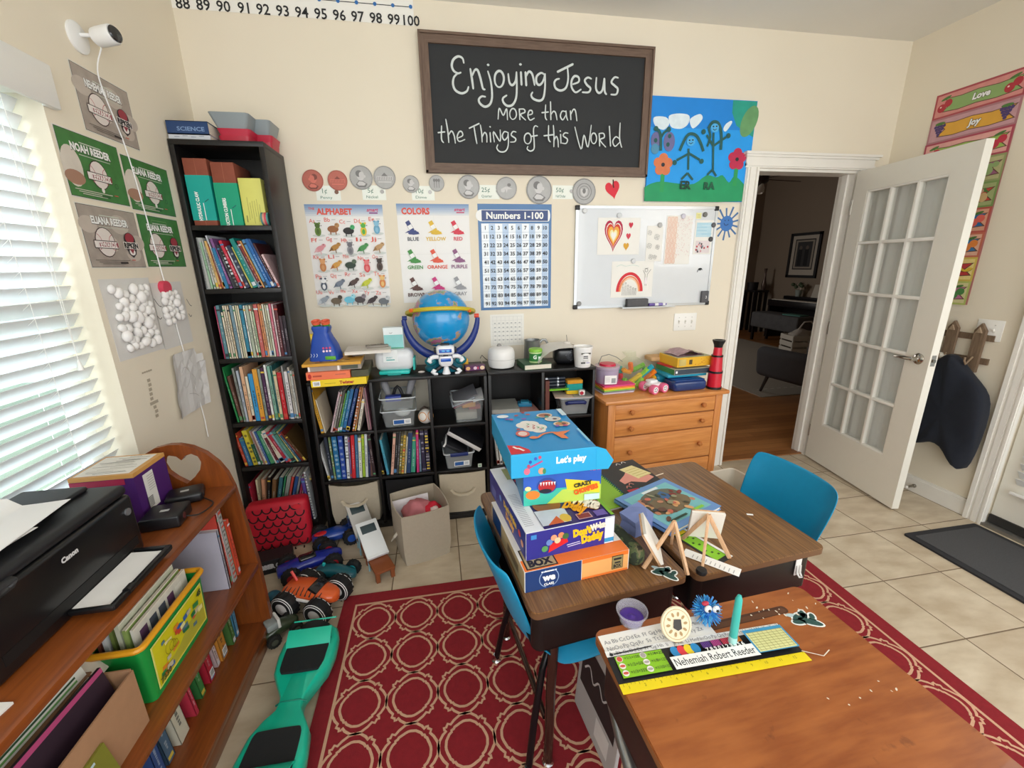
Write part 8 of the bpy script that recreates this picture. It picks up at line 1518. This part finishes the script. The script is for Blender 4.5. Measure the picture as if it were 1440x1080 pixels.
for i, (x, y, rz, w_, d_, lb) in enumerate(((-.995, -1.640, 6, .19, .27, 'white paper with faint red sketch on top of the printer'), (-1.005, -1.73, -5, .20, .25, 'white sheet under the sketch on the printer lid'))):
 q = MB(); n = 8; vs = []
 for a in range(n+1):
  for b in range(n+1):
   x_ = -w_/2+w_*a/n; y_ = -d_/2+d_*b/n; vs.append((x_, y_, .003*i*0+.004*math.sin(x_*22+1)*math.cos(y_*14)+.005+(.022*max(0, (y_/d_*2))**3 if x_ < 0 else 0)))
 fs = [(a*(n+1)+b, (a+1)*(n+1)+b, (a+1)*(n+1)+b+1, a*(n+1)+b+1) for a in range(n) for b in range(n)]; q.add(vs, fs, M('efedea', .6, var=.02)); q.add([(v[0], v[1], v[2]-.0007) for v in vs], [f[::-1] for f in fs], M('efedea', .6, var=.02))
 if i == 0: q.lay = .0125; q.stroke(smoothpts([(-.03, .03), (-.02, .045), (-.0, .04), (.01, .05), (.02, .04)], 3), .003, M('d98a90', .6)); [q.stroke(smoothpts([(-.06+k*.02, -.02-k*.02), (-.02+k*.02, -.01-k*.02), (.02+k*.015, -.03-k*.02)], 3), .0018, M('a8c4c9', .6)) for k in range(3)]
 tag(q.build('paper_sheet', loc=(x, y, PZ+.222-.003*i), rot=(0, 0, R(rz)), smooth=60), lb, 'paper')
q = MB(); [q.b6(-.06, .06, -.10, .10, i*.0012, i*.0012+.0010, M('eae8e2', .6)) for i in range(4)]; tag(q.build('paper_stack', loc=(-.885, -1.945, PZ), rot=(0, 0, R(-8)), smooth=0), 'few white sheets left of the printer at the picture edge', 'paper')
pb = thing('reference_box', 'purple boxed set with white top and barcode label behind the printer', 'box', (-1.031, -1.165, PZ)); q = MB(); q.b6(-.085, .085, -.078, .078, 0, .155, M('4a1f6a', .45)); q.lay = .155; q.b6(-.086, .086, -.079, .079, .155, .168, M('d09a52', .5)); q.b6(-.0862, .060, -.0795, -.079, .135, .154, M('a81f4a', .5)); q.build('case', pb)
q = MB(); q.lay = .1683; q.rect(-.004, 0, .15, .14, M('ebe6dc', .6)); random.seed(17); [q.stroke([(random.uniform(-.07, .0), y), (random.uniform(.01, .066), y+random.uniform(-.006, .006))], .0022, M(random.choice(['8a8578', '5a564e', 'b5b0a0']), .6)) for y in [-.06+i*.010 for i in range(13)]]; q.build('top_sheet', pb, smooth=0)
q = MB(); q.X = TR((.0853, -.018, .085), (R(90), 0, R(90))); q.b6(-.024, .024, -.062, .058, 0, .0006, M('e6e4de', .5)); q.lay = .0008; [q.rect(-.017+.0*i, -.052+i*.0052, .03, .0026, K) for i in range(7)]; [q.rect(.004, .0+i*.008, .03, .0016, M('a5a39c', .5)) for i in range(7)]; q.build('barcode_label', pb, smooth=0)
for i, (x, y, w_, d_, h_, rz, lb) in enumerate(((-.878, -1.255, .105, .10, .040, 8, 'black adapter box beside the printer'), (-.892, -1.118, .105, .085, .034, 20, 'black rounded battery pack by the heart cut-out'))):
 t = thing('power_pack', lb, 'device', (x, y, PZ), R(rz)); q = MB(); q.cbox((0, 0, h_/2), (w_, d_, h_), .010 if i else .006, M('121316', .38, var=.1), seg=3); q.build('body', t); q = MB(); q.b6(-.012, .012, -.006, .006, h_, h_+.0006, M('b5b5b2', .4)); q.build('logo_patch', t)
 q = MB(); q.cyl((w_/2+.0003, -.012, h_*.5), .010, .002, M('5a2a2a' if i == 0 else '1f2024', .4), 14, (0, R(90), 0)); q.build('socket', t)
q = MB(); q.tube(sp3([(-.826, -1.25, PZ+.012), (-.80, -1.235, PZ+.004), (-.785, -1.20, PZ+.004), (-.79, -1.16, PZ+.003), (-.84, -1.12, PZ+.004), (-.87, -1.09, PZ+.004)]), .0022, K, 6); tag(q.build('power_cable'), 'thin black cable on the low bookcase by the adapter box', 'cable')
# ================================================================ floor: toys, hoverboard, backpack, tall bin contents
hv = thing('hoverboard', 'turquoise two-wheeled hoverboard with black foot pads', 'hoverboard', (-.553, -1.425, 0), R(-1)); mt = M('10bd9c', .32, var=.05, coat=.25)
def hvr():
 L = .335; o = []
 pr_ = [(0, .040), (.025, .043), (.065, .066), (.11, .092), (.18, .102), (.24, .100), (.28, .088), (.305, .058), (.316, 0)]
 return pr_
q = MB(); vs = []; fs = []; prof = hvr(); out = [(w_, y) for y, w_ in prof]+[(-w_, y) for y, w_ in prof[::-1][1:]]+[(-w_, -y) for y, w_ in prof[1:]]+[(w_, -y) for y, w_ in prof[::-1][1:-1]]; n = len(out)
for s_, z in ((.78, .035), (.95, .050), (1.0, .078), (.97, .096), (.90, .104), (.82, .106)):
 for x, y in out: w_ = abs(y); vs.append((x*s_, y*(1-(1-s_)*.35), z-(.012 if abs(y) < .06 and z > .05 else 0)))
for k in range(5): fs += [(k*n+i, k*n+(i+1) % n, (k+1)*n+(i+1) % n, (k+1)*n+i) for i in range(n)]
fs += [tuple(range(n-1, -1, -1)), tuple(range(5*n, 6*n))]; q.add(vs, fs, mt); q.build('shell', hv, smooth=50)
for s_ in (-1, 1):
 q = MB(); q.X = TR((0, 0, 0), (0, 0, 0 if s_ > 0 else math.pi)); pts = [(-.066, .105), (-.045, .098), (.045, .098), (.066, .105), (.072, .14), (.074, .21), (.068, .235), (0, .245), (-.068, .235), (-.074, .21), (-.072, .14)]; q.prism(smoothpts(pts+[pts[0]], 3)[:-1], .100, .1095, M('16181a', .85, var=.1, scale=80, bump=.4)); q.build('foot_pad', hv)
 q = MB(); q.cyl((0, s_*.262, .0665), .066, .07, M('151517', .7), 28, (R(90), 0, 0)); q.cyl((0, s_*.262, .0665), .038, .076, M('3a3c40', .4, .5), 20, (R(90), 0, 0)); q.build('wheel', hv)
 q = MB(); X = TR((0, s_*.262, .0665), (0, R(90), 0)); c0 = math.pi if s_ > 0 else 0
 for d0, d1 in ((78, 158), (202, 216)):
  a0, a1 = (R(180-d0-90+0), R(180-d1-90)) if s_ > 0 else (R(d0+90+180), R(d1+90+180))
  def P(r, a, x): return (x, s_*.262+r*math.sin(a), .0665+r*math.cos(a))
  vs = []; fs = []; m_ = 10
  for i in range(m_+1):
   th = R(-90+(i/m_)*(d1-d0)+d0-78+0)*s_
   for r, x in ((.071, -.078), (.076, -.078), (.076, .078), (.071, .078)): vs.append(P(r, th, x))
  for i in range(m_):
   for j in range(4): a = i*4+j; b = i*4+(j+1) % 4; fs.append((a, b, b+4, a+4))
  fs += [(0, 1, 2, 3), tuple(m_*4+j for j in (3, 2, 1, 0))]; q.add(vs, fs, mt)
 q.build('fender', hv)
q = MB(); q.tube([(-.047, 0, .083), (-.03, 0, .0945), (.03, 0, .0945), (.047, 0, .083)], .003, M('0c7f6a', .4), 6); q.build('pivot_seam', hv)
# red scale-patterned backpack
bp = thing('backpack', 'red backpack with dark web-like scale pattern leaning on the tall bookcase', 'backpack', (-.905, -.405, 0), (R(-6), 0, R(8))); MRB = M('c0142c', .55, var=.12); q = MB(); q.cbox((0, 0, .135), (.300, .105, .27), .03, MRB, seg=4); q.build('main_bag', bp)
q = MB(); q.X = TR((0, -.0530, .135), (R(90), 0, 0)); q.lay = .0003; md_ = M('1c060b', .6); random.seed(3)
for j in range(7):
 for i in range(7):
  x = -.132+i*.044+(.022 if j % 2 else 0); y = .112-j*.040
  if abs(x) < .128: q.ring(x, y, .022, .0068, md_, 12, sy=1.25, a0=math.pi*.98, a1=math.pi*2.02)
q.ell(.10, .10, .020, .014, M('d6202f', .6)); q.build('printed_pattern', bp, smooth=0)
# boxed toy, vehicles
def d_rb(q, w, d, h):
 with Face(q, 'front', w, d, h) as f: f.text('RUBBER GRIP', w*.02, h*.05, h*.30, M('c9c9cc', .4), bold=.08, w=w*.78); f.rect(-w*.45, 0, w*.09, h*.98, M('d9b52f', .45)); f.text('SPIN', w*.24, -h*.32, h*.18, WHT, bold=.08, rot=R(12))
bx('toy_box', 'black toy box lettered RUBBER GRIP in front of the red backpack', 'box', (-.905, -.585, 0), (.20, .10, .075), R(14), M('1a1a1d', .45), d_rb)
def toycar(loc, rz, L, W, zb, hb, bodyc, wheelr, wheelw, tyre, hub, label, decor=None, name='toy_car', pitch=0, ringm=None):
 t = thing(name, label, 'toy car', loc, (0, R(pitch), rz)); q = MB(); mc = M(bodyc, .28, var=.05, coat=.3); n = 12; vs = []; fs = []
 sec = [(-.5, .55, .35, .0), (-.46, .8, .75, .0), (-.30, .92, .9, .05), (-.12, .9, 1.25, .05), (.05, .88, 1.35, .05), (.20, .85, .95, .0), (.38, .72, .65, .0), (.47, .5, .45, .0), (.5, .25, .25, .0)]
 for u, w_, h_, _ in sec:
  for i in range(n): a = 2*math.pi*i/n; c, s_ = math.cos(a), math.sin(a); vs.append((u*L, (abs(c)**.6)*(1 if c > 0 else -1)*W/2*w_*.8, zb+hb*.5*(1+(abs(s_)**.7)*(1 if s_ > 0 else -1)*(h_ if s_ > 0 else .9))))
 for k in range(len(sec)-1): fs += [(k*n+i, k*n+(i+1) % n, (k+1)*n+(i+1) % n, (k+1)*n+i) for i in range(n)]
 fs += [tuple(range(n-1, -1, -1)), tuple(range((len(sec)-1)*n, len(sec)*n))]; q.add(vs, fs, mc); q.build('body', t, smooth=55)
 for sx in (-1, 1):
  for sy in (-1, 1):
   X = TR((sx*L*.32, sy*W*.5, wheelr), (R(90), 0, 0)); q = MB(); q.lathe([(wheelr*.5, -wheelw/2), (wheelr*.9, -wheelw/2), (wheelr, -wheelw*.3), (wheelr, wheelw*.3), (wheelr*.9, wheelw/2), (wheelr*.5, wheelw/2)], M(tyre, .7, var=.1), 22, X)
   for k in range(14): a = k*2*math.pi/14; q.box((sx*L*.32+wheelr*.985*math.cos(a), sy*W*.5, wheelr+wheelr*.985*math.sin(a)), (wheelr*.10, wheelw*.8, wheelr*.12), M(tyre, .7, var=.1), (0, -a, 0))
   w_ = q.build('wheel', t); q = MB(); ringm and q.lathe([(wheelr*.80, wheelw*.5), (wheelr*.80, wheelw*.53), (wheelr*.95, wheelw*.44), (wheelr*.95, wheelw*.40)], M(ringm, .5), 22, X); ringm and q.lathe([(wheelr*.80, -wheelw*.5), (wheelr*.80, -wheelw*.53), (wheelr*.95, -wheelw*.44), (wheelr*.95, -wheelw*.40)], M(ringm, .5), 22, X); q.lathe([(.0005, -wheelw*.40), (wheelr*.55, -wheelw*.42), (wheelr*.58, wheelw*.42), (wheelr*.2, wheelw*.50), (.0005, wheelw*.52)], M(hub, .35), 16, X); q.build('hub', w_)
 if decor: decor(t, L, W, zb, hb)
 return t
def part2(t, name, fn, smooth=38): q = MB(); fn(q); return q.build(name, t, smooth=smooth)
toycar((-.628, -.425, 0), R(18), .235, .125, .022, .052, '17409a', .044, .038, '151517', '1c4fae', 'blue toy racing car with red oval nearest the white toy desks', lambda t, L, W, zb, hb: (part2(t, 'spoiler', lambda q: q.cbox((L*.40, 0, zb+hb+.03), (.05, W*.9, .008), .003, M('1a2f66', .3))), part2(t, 'emblem', lambda q: (q.ball((-L*.30, 0, zb+hb*.98), (.036, .022, .008), M('c81f2a', .35), 14, 8)))))
toycar((-.702, -.640, 0), R(24), .30, .13, .024, .05, '1a2a96', .043, .036, '141416', 'a81f2c', 'long dark blue toy car with red wheel hubs beside the black box', lambda t, L, W, zb, hb: part2(t, 'cockpit', lambda q: q.cbox((-.01, 0, zb+hb*1.12), (.08, .05, .022), .010, M('16171c', .15, coat=.5), seg=3)))
def dec_dino(t, L, W, zb, hb):
 part2(t, 'crest', lambda q: [q.cbox((-L*.3+i*L*.12, 0, zb+hb*1.25), (L*.07, .012, .018), .003, M('2fc0c4', .4), (0, R(20), 0)) for i in range(1)]); part2(t, 'teeth_row', lambda q: [q.ball((L*.44-.012*i*0, -W*.3+i*W*.1, zb+hb*.55), .005, M('dff0f0', .4), 8, 6) for i in range(1)])
toycar((-.560, -.735, 0), R(-18), .20, .10, .02, .045, '16606e', .036, .03, '131a1c', '2aa6b0', 'teal monster toy car between the blue car and orange truck', dec_dino)
def dec_tiger(t, L, W, zb, hb):
 q = MB(); random.seed(6); z_ = zb+hb*1.22
 for i in range(9):
  x = -L*.40+i*L*.085;
  for sy in (-1, 1): q.tube([(x, sy*W*.36, zb+hb*.75), (x+L*.03, sy*W*.22, zb+hb*1.02+(.012 if -.2*L < x < .15*L else 0))], [.0035, .0015], M('1a1412', .5), 5)
 q.build('stripe', t)
 part2(t, 'windscreen', lambda q: q.cbox((L*.14, 0, zb+hb*1.06), (.045, W*.55, .018), .006, M('191416', .2, coat=.5), (0, R(28), 0))); part2(t, 'fang_trim', lambda q: q.cbox((L*.02, -W*.40, zb+hb*.45), (L*.30, .010, .014), .005, M('f0ece8', .4))); part2(t, 'exhaust_pipe', lambda q: q.tube([(-L*.34, W*.1, zb+hb*.9), (-L*.44, W*.12, zb+hb*1.6)], .006, M('e2504a', .4), 8)); part2(t, 'chassis', lambda q: q.cbox((0, 0, zb-.004), (L*.8, W*.5, .025), .006, M('141414', .5)))
toycar((-.620, -.905, 0), R(-24), .255, .150, .062, .058, 'e0602a', .058, .05, '121214', 'e9e6e4', 'orange tiger-striped monster truck with big black wheels', dec_tiger, 'toy_truck', 0, 'f0eeec')
def dec_olive(t, L, W, zb, hb): part2(t, 'roll_bar', lambda q: q.tube([(-.01, -W*.3, zb+hb), (-.01, -W*.28, zb+hb+.035), (-.01, W*.28, zb+hb+.035), (-.01, W*.3, zb+hb)], .006, M('dedcd6', .45), 8)); part2(t, 'cargo_box', lambda q: q.cbox((-L*.24, 0, zb+hb*1.3), (.045, .05, .03), .005, M('8f9694', .5)))
toycar((-.715, -1.035, 0), R(38), .135, .085, .022, .04, '33402a', .026, .022, '1b1d1a', '4a4f44', 'small olive green toy truck beside the hoverboard wheel', dec_olive, 'toy_truck')
q = MB(); q.ball((0, 0, .038), .038, M('155a72', .35, var=.15), 18, 12); tag(q.build('toy_ball', loc=(-.800, -.865, 0)), 'teal toy ball by the end of the low bookcase', 'ball')
# toy school desks
def toydesk(loc, rz, topc, seat, label):
 t = thing('toy_school_desk', label, 'toy desk', loc, rz); mbn = M('8a4a26', .4, var=.06); mbl = M('8fb5c0', .4)
 q = MB(); q.cbox((0, -.085, .056), (.098, .190, .014), .004, mbn); q.build('bench_seat', t)
 for x in (-.036, .036):
  for y in (-.165, -.01): q = MB(); q.cbox((x, y, .025), (.020, .020, .050), .003, mbn); q.build('leg', t)
 q = MB(); q.cbox((0, .01, .128), (.108, .205, .012), .003, M(topc, .35, var=.01), (R(30), 0, 0)); q.cbox((0, -.075, .078), (.108, .010, .022), .002, M(topc, .35), (R(30), 0, 0)); lid = q.build('slanted_top', t); q = MB(); q.cbox((0, .055, .1615), (.074, .046, .004), .001, M('39494e', .25), (R(30), 0, 0)); q.build('screen_window', t)
 for x in (-.046, .046): q = MB(); q.tube([(x, -.064, .002), (x, -.064, .082)], .0045, mbl, 8); q.build('post', t); q = MB(); q.tube([(x, .085, .002), (x, .085, .165)], .0045, mbl, 8); q.build('post', t)
 q = MB(); q.cyl((-.018, -.048, .074), .012, .020, mbl, 12); q.cyl((.022, -.03, .074), .012, .020, M('6fa0a8', .4), 12); q.build('cup_holder', t); return t
toydesk((-.395, -.635, 0), R(25), 'eceff0', 1, 'toy school desk with bright white slanted top and brown bench, front one'); toydesk((-.482, -.435, 0), R(25), 'cfcdc9', 1, 'toy school desk with greyish slanted top behind the brighter one')
# tall bin contents
q = MB(); q.b6(-.10, .10, -.002, .002, 0, .235, M('e9e6ea', .6)); tag(q.build('folder', loc=(-.195, -.525, .03), rot=(R(-10), 0, R(17)), smooth=0), 'white folder standing in the tall fabric bin', 'folder')
def lump(name, loc, r, c, label, cat, seed, v=.0, rough=.8):
 bm = bmesh.new(); bmesh.ops.create_icosphere(bm, subdivisions=3, radius=1); random.seed(seed); ph = [random.uniform(0, 6) for _ in range(6)]
 for w in bm.verts: f = 1+.13*math.sin(w.co.x*4+ph[0])*math.sin(w.co.y*5+ph[1])+.08*math.sin(w.co.z*7+ph[2]+w.co.x*3); w.co = Vector((w.co.x*r[0]*f, w.co.y*r[1]*f, w.co.z*r[2]*f))
 q = MB(); q.bm(bm, M(c, rough, var=.12, scale=30, bump=.3)); return tag(q.build(name, loc=loc, smooth=180), label, cat)
lump('cloth_bundle', (-.165, -.560, .19), (.080, .075, .09), 'c4757c', 'dusty pink mesh cloth in the tall fabric bin', 'cloth', 3); lump('cloth_bundle', (-.090, -.565, .205), (.055, .06, .06), 'd01f38', 'bright red cloth in the tall fabric bin', 'cloth', 5); lump('cloth_bundle', (-.19, -.64, .17), (.05, .045, .05), 'b5968e', 'beige pink crumpled cloth low in the tall fabric bin', 'cloth', 8); lump('yarn_ball', (-.075, -.610, .245), (.022, .02, .018), 'efd2cf', 'pale pink tuft on the red cloth in the tall bin', 'tuft', 9)
# dark item below the left desk: flat printed bag between the desk legs
q = MB(); q.cbox((0, 0, .17), (.012, .26, .34), .003, M('b9b9b8', .5, var=.06)); q.X = TR((-.0065, 0, .17), (R(90), 0, R(-90))); q.lay = .0003; q.rect(.0, .03, .22, .16, M('2a2a2c', .5)); q.stroke(smoothpts([(-.09, .02), (-.06, .05), (-.03, .015), (0, .05), (.03, .02), (.06, .05), (.09, .02)], 4), .006, M('c9c9c9', .5)); q.rect(.05, -.10, .08, .07, M('dededc', .5)); tag(q.build('carton', loc=(.405, -1.665, .0095), rot=(0, R(5), R(6)), smooth=0), 'flat grey printed carton standing under the desks', 'carton')
# ================================================================ living room seen through the doorway
def lr_rug():
 k = NT('grey_woven_rug'); co = k.coord(); w = k.n.new('ShaderNodeTexWave'); w.inputs['Scale'].default_value = 14; w.inputs['Distortion'].default_value = 1.5; k.ln(co, w.inputs[0])
 k.ln(k.mix(w.outputs['Fac'], lin('8f877c'), lin('b5ada0')), k.p.inputs['Base Color']); k.p.inputs['Roughness'].default_value = .95; return k.m
q = MB(); q.prism(rrect(2.35, 3.4, .02), 0, .008, lr_rug()); q.lay = .0083; ml = M('d9d3c8', .9)
for i in range(9): q.rect(-1.0+i*.09, -1.45, .05, .012, ml)
tag(q.build('rug', loc=(4.685, 3.06, .0005), smooth=0), 'grey woven rug on the living room floor beyond the doorway', 'rug')
ac_ = thing('armchair', 'dark grey rounded armchair seen through the doorway', 'armchair', (4.02, 1.32, .009), R(8)); mg = M('4a4a4e', .9, var=.1, scale=40, bump=.2); q = MB(); q.cbox((.05, .02, .31), (.74, .62, .16), .06, mg, seg=4); q.build('seat', ac_)
q = MB(); q.cbox((-.34, .02, .36), (.14, .66, .34), .065, mg, (0, R(-6), 0), seg=4); q.build('arm', ac_); q = MB(); q.cbox((.42, .02, .36), (.14, .66, .34), .065, mg, (0, R(6), 0), seg=4); q.build('arm', ac_); q = MB(); q.cbox((.05, -.28, .42), (.80, .14, .46), .065, mg, (R(8), 0, 0), seg=4); q.build('backrest', ac_)
for sx in (-1, 1):
 for sy in (-1, 1): q = MB(); q.tube([(.03+sx*.30, sy*.24, .25), (.03+sx*.36, sy*.28, .0)], [.024, .014], M('2a1c14', .4), 10); q.build('leg', ac_)
pf = thing('picture_frame', 'black framed picture with white mat on the living room wall', 'picture', (7.0, 4.76, 1.56), RIGHT); q = MB(); W_, H_ = .70, .83
for s_ in (-1, 1): q.b6(s_*(W_/2-.025)-.025, s_*(W_/2-.025)+.025, -H_/2, H_/2, 0, .03, K); q.b6(-W_/2, W_/2, s_*(H_/2-.025)-.025, s_*(H_/2-.025)+.025, 0, .03, K)
q.build('frame', pf); q = MB(); q.b6(-W_/2+.04, W_/2-.04, -H_/2+.04, H_/2-.04, 0, .012, M('c9c2b6', .7)); q.lay = .0125; q.rect(0, .02, .46, .56, K); q.rect(0, .02, .42, .52, M('a8a094', .7)); q.rect(0, .02, .34, .46, M('3a3a3c', .6, var=.3))
for x in (-.09, .06): q.ell(x, .14, .035, .04, M('6a625a', .7)); q.rect(x, -.04, .09, .30, M('1c1e22', .7))
q.build('print', pf, smooth=0)
q = MB(); q.b6(-.30, .30, -.36, .36, 0, .03, K); q.lay = .031; q.rect(0, 0, .5, .62, M('8a8074', .7)); tag(q.build('picture_frame', loc=(7.0, 3.55, 1.56), rot=RIGHT, smooth=0), 'edge of a second dark picture right of the framed one', 'picture')
q = MB(); q.b6(-.35, .35, -.28, .28, 0, .03, K); q.lay = .031; q.rect(0, 0, .6, .46, M('2f2d2c', .6)); tag(q.build('picture_frame', loc=(6.35, 5.995, 1.95), rot=BACK, smooth=0), 'dark picture on the far living room wall by the door frame', 'picture')
pn = thing('piano', 'black digital piano against the living room wall', 'piano', (6.72, 4.25, 0)); mk = M('17161a', .35); q = MB(); q.b6(-.22, .24, -.68, .68, .62, .74, mk, .008); q.b6(.12, .24, -.68, .68, .74, .80, mk, .006); q.build('case', pn); q = MB(); q.b6(-.21, -.06, -.60, .60, .7405, .752, M('e6e2d8', .4)); q.build('keyboard', pn)
for s_ in (-1, 1): q = MB(); q.b6(-.20, .22, s_*.66-.02, s_*.66+.02, 0, .62, mk); q.build('side_panel', pn)
q = MB(); q.b6(.10, .13, -.64, .64, .22, .62, mk); q.build('back_panel', pn)
q = MB(); q.cbox((0, 0, .12), (.010, .46, .24), .002, M('d9d3c6', .6)); tag(q.build('sheet_music', loc=(6.88, 4.10, .8005), rot=(0, R(14), 0)), 'open sheet music standing on the piano', 'sheet music')
vp = thing('potted_plant', 'small pot of pale flowers on the piano', 'plant', (6.88, 4.62, .8005)); q = MB(); q.lathe([(.0005, 0), (.045, 0), (.06, .12), (.0005, .12)], M('a8b5b0', .5), 16); q.build('pot', vp); q = MB(); random.seed(2); [q.ball((random.uniform(-.09, .09), random.uniform(-.12, .12), random.uniform(.15, .25)), .035, M(['d9cfc0', '5a6a50', 'c9bfae'][i % 3], .7), 8, 6) for i in range(14)]; q.build('flowers', vp)
be = thing('bench', 'dark grey patterned bench in front of the piano', 'bench', (6.18, 4.15, .0)); q = MB(); q.cbox((0, 0, .40), (.40, 1.1, .28), .03, M('5a5a5c', .85, var=.3, scale=12), seg=3); q.build('seat', be)
for sx in (-1, 1):
 for sy in (-1, 1): q = MB(); q.b6(sx*.16-.02, sx*.16+.02, sy*.50-.02, sy*.50+.02, 0, .27, mk); q.build('leg', be)
cr_ = thing('wooden_crate', 'white slatted crate of bags on the living room floor', 'crate', (5.78, 3.28, .009), R(-12)); mw = M('cfc9be', .6, var=.05)
for k in range(3):
 z = .03+k*.10
 for s_ in (-1, 1): q = MB(); q.b6(-.22, .22, s_*.17-.006, s_*.17+.006, z, z+.075, mw); q.build('slat', cr_); q = MB(); q.b6(s_*.22-.006, s_*.22+.006, -.17, .17, z, z+.075, mw); q.build('slat', cr_)
q = MB(); [q.b6(sx*.205-.012, sx*.205+.012, sy*.155-.012, sy*.155+.012, 0, .31, mw) for sx in (-1, 1) for sy in (-1, 1)]; q.b6(-.21, .21, -.16, .16, .0, .012, mw); q.build('corner_posts', cr_)
lump('bag', (5.78, 3.28, .30), (.18, .14, .10), 'b5aea6', 'pale bag bulging from the white crate', 'bag', 4)
q = MB(); q.tube([(-.10, 0, 0), (-.08, 0, .14), (0, 0, .18), (.08, 0, .14), (.10, 0, 0)], .012, M('cfc9c0', .7), 8); tag(q.build('bag_strap', loc=(5.80, 3.24, .36), rot=(0, R(20), R(-30))), 'white strap loop over the bag in the crate', 'strap')
q = MB(); q.cbox((0, 0, .01), (.2, .34, .02), .004, M('4f8a80', .6)); tag(q.build('book', loc=(6.16, 3.86, .5405), rot=(0, 0, R(8))), 'flat teal book on the piano bench', 'book')
st = thing('plant_stand', 'tall dark slatted stand in the far living room corner', 'stand', (6.72, 5.55, 0)); q = MB(); q.cbox((0, 0, .86), (.34, .34, .04), .008, mk); q.build('top', st)
for sx in (-1, 0, 1):
 for sy in (-1, 1): q = MB(); q.b6(sx*.13-.025, sx*.13+.025, sy*.14-.02, sy*.14+.02, .01, .84, mk); q.build('leg', st)
q = MB(); q.lathe([(.0005, 0), (.10, 0), (.11, .16), (.0005, .16)], M('1a191b', .5), 16); tag(q.build('planter', loc=(6.66, 5.60, .8805)), 'dark square planter on the tall stand', 'planter')
q = MB(); q.lathe([(.0005, 0), (.035, 0), (.05, .10), (.03, .2), (.018, .34), (.03, .44), (.0005, .44)], M('6a5a52', .2, .5), 16); tag(q.build('vase', loc=(6.80, 5.45, .8805)), 'slim shiny vase beside the planter on the tall stand', 'vase')
cf = thing('ceiling_fan', 'dark wooden ceiling fan in the living room', 'ceiling fan', (4.42, 3.0, 2.52)); mbz = M('3a2a20', .4, var=.1)
q = MB(); q.cyl((0, 0, .30), .016, .36, mbz, 12); q.cyl((0, 0, .46), .07, .04, mbz, 18); q.build('down_rod', cf); q = MB(); q.lathe([(.0005, .12), (.10, .11), (.13, .05), (.12, -.02), (.06, -.06), (.0005, -.06)], mbz, 24); q.build('motor', cf)
for i in range(5):
 a = R(8+72*i); q = MB(); X = TR((0, 0, .02), (0, 0, a)) @ TR((.42, 0, 0), (R(11), 0, 0)); q.cbox((0, 0, 0), (.56, .12, .008), .003, M('4a2f20', .45, var=.1), X=X); q.cbox((-.30, 0, 0), (.14, .03, .010), .003, mbz, X=X); q.build('blade', cf)
for i in range(3): a = R(30+120*i); q = MB(); q.lathe([(.012, 0), (.045, -.05), (.055, -.10), (.050, -.10), (.0005, -.03)], M('d9d4c9', .4), 14, TR((.09*math.cos(a), .09*math.sin(a), -.05), (R(25)*math.sin(a)*-1, R(25)*math.cos(a), 0))); q.build('lamp_shade', cf)
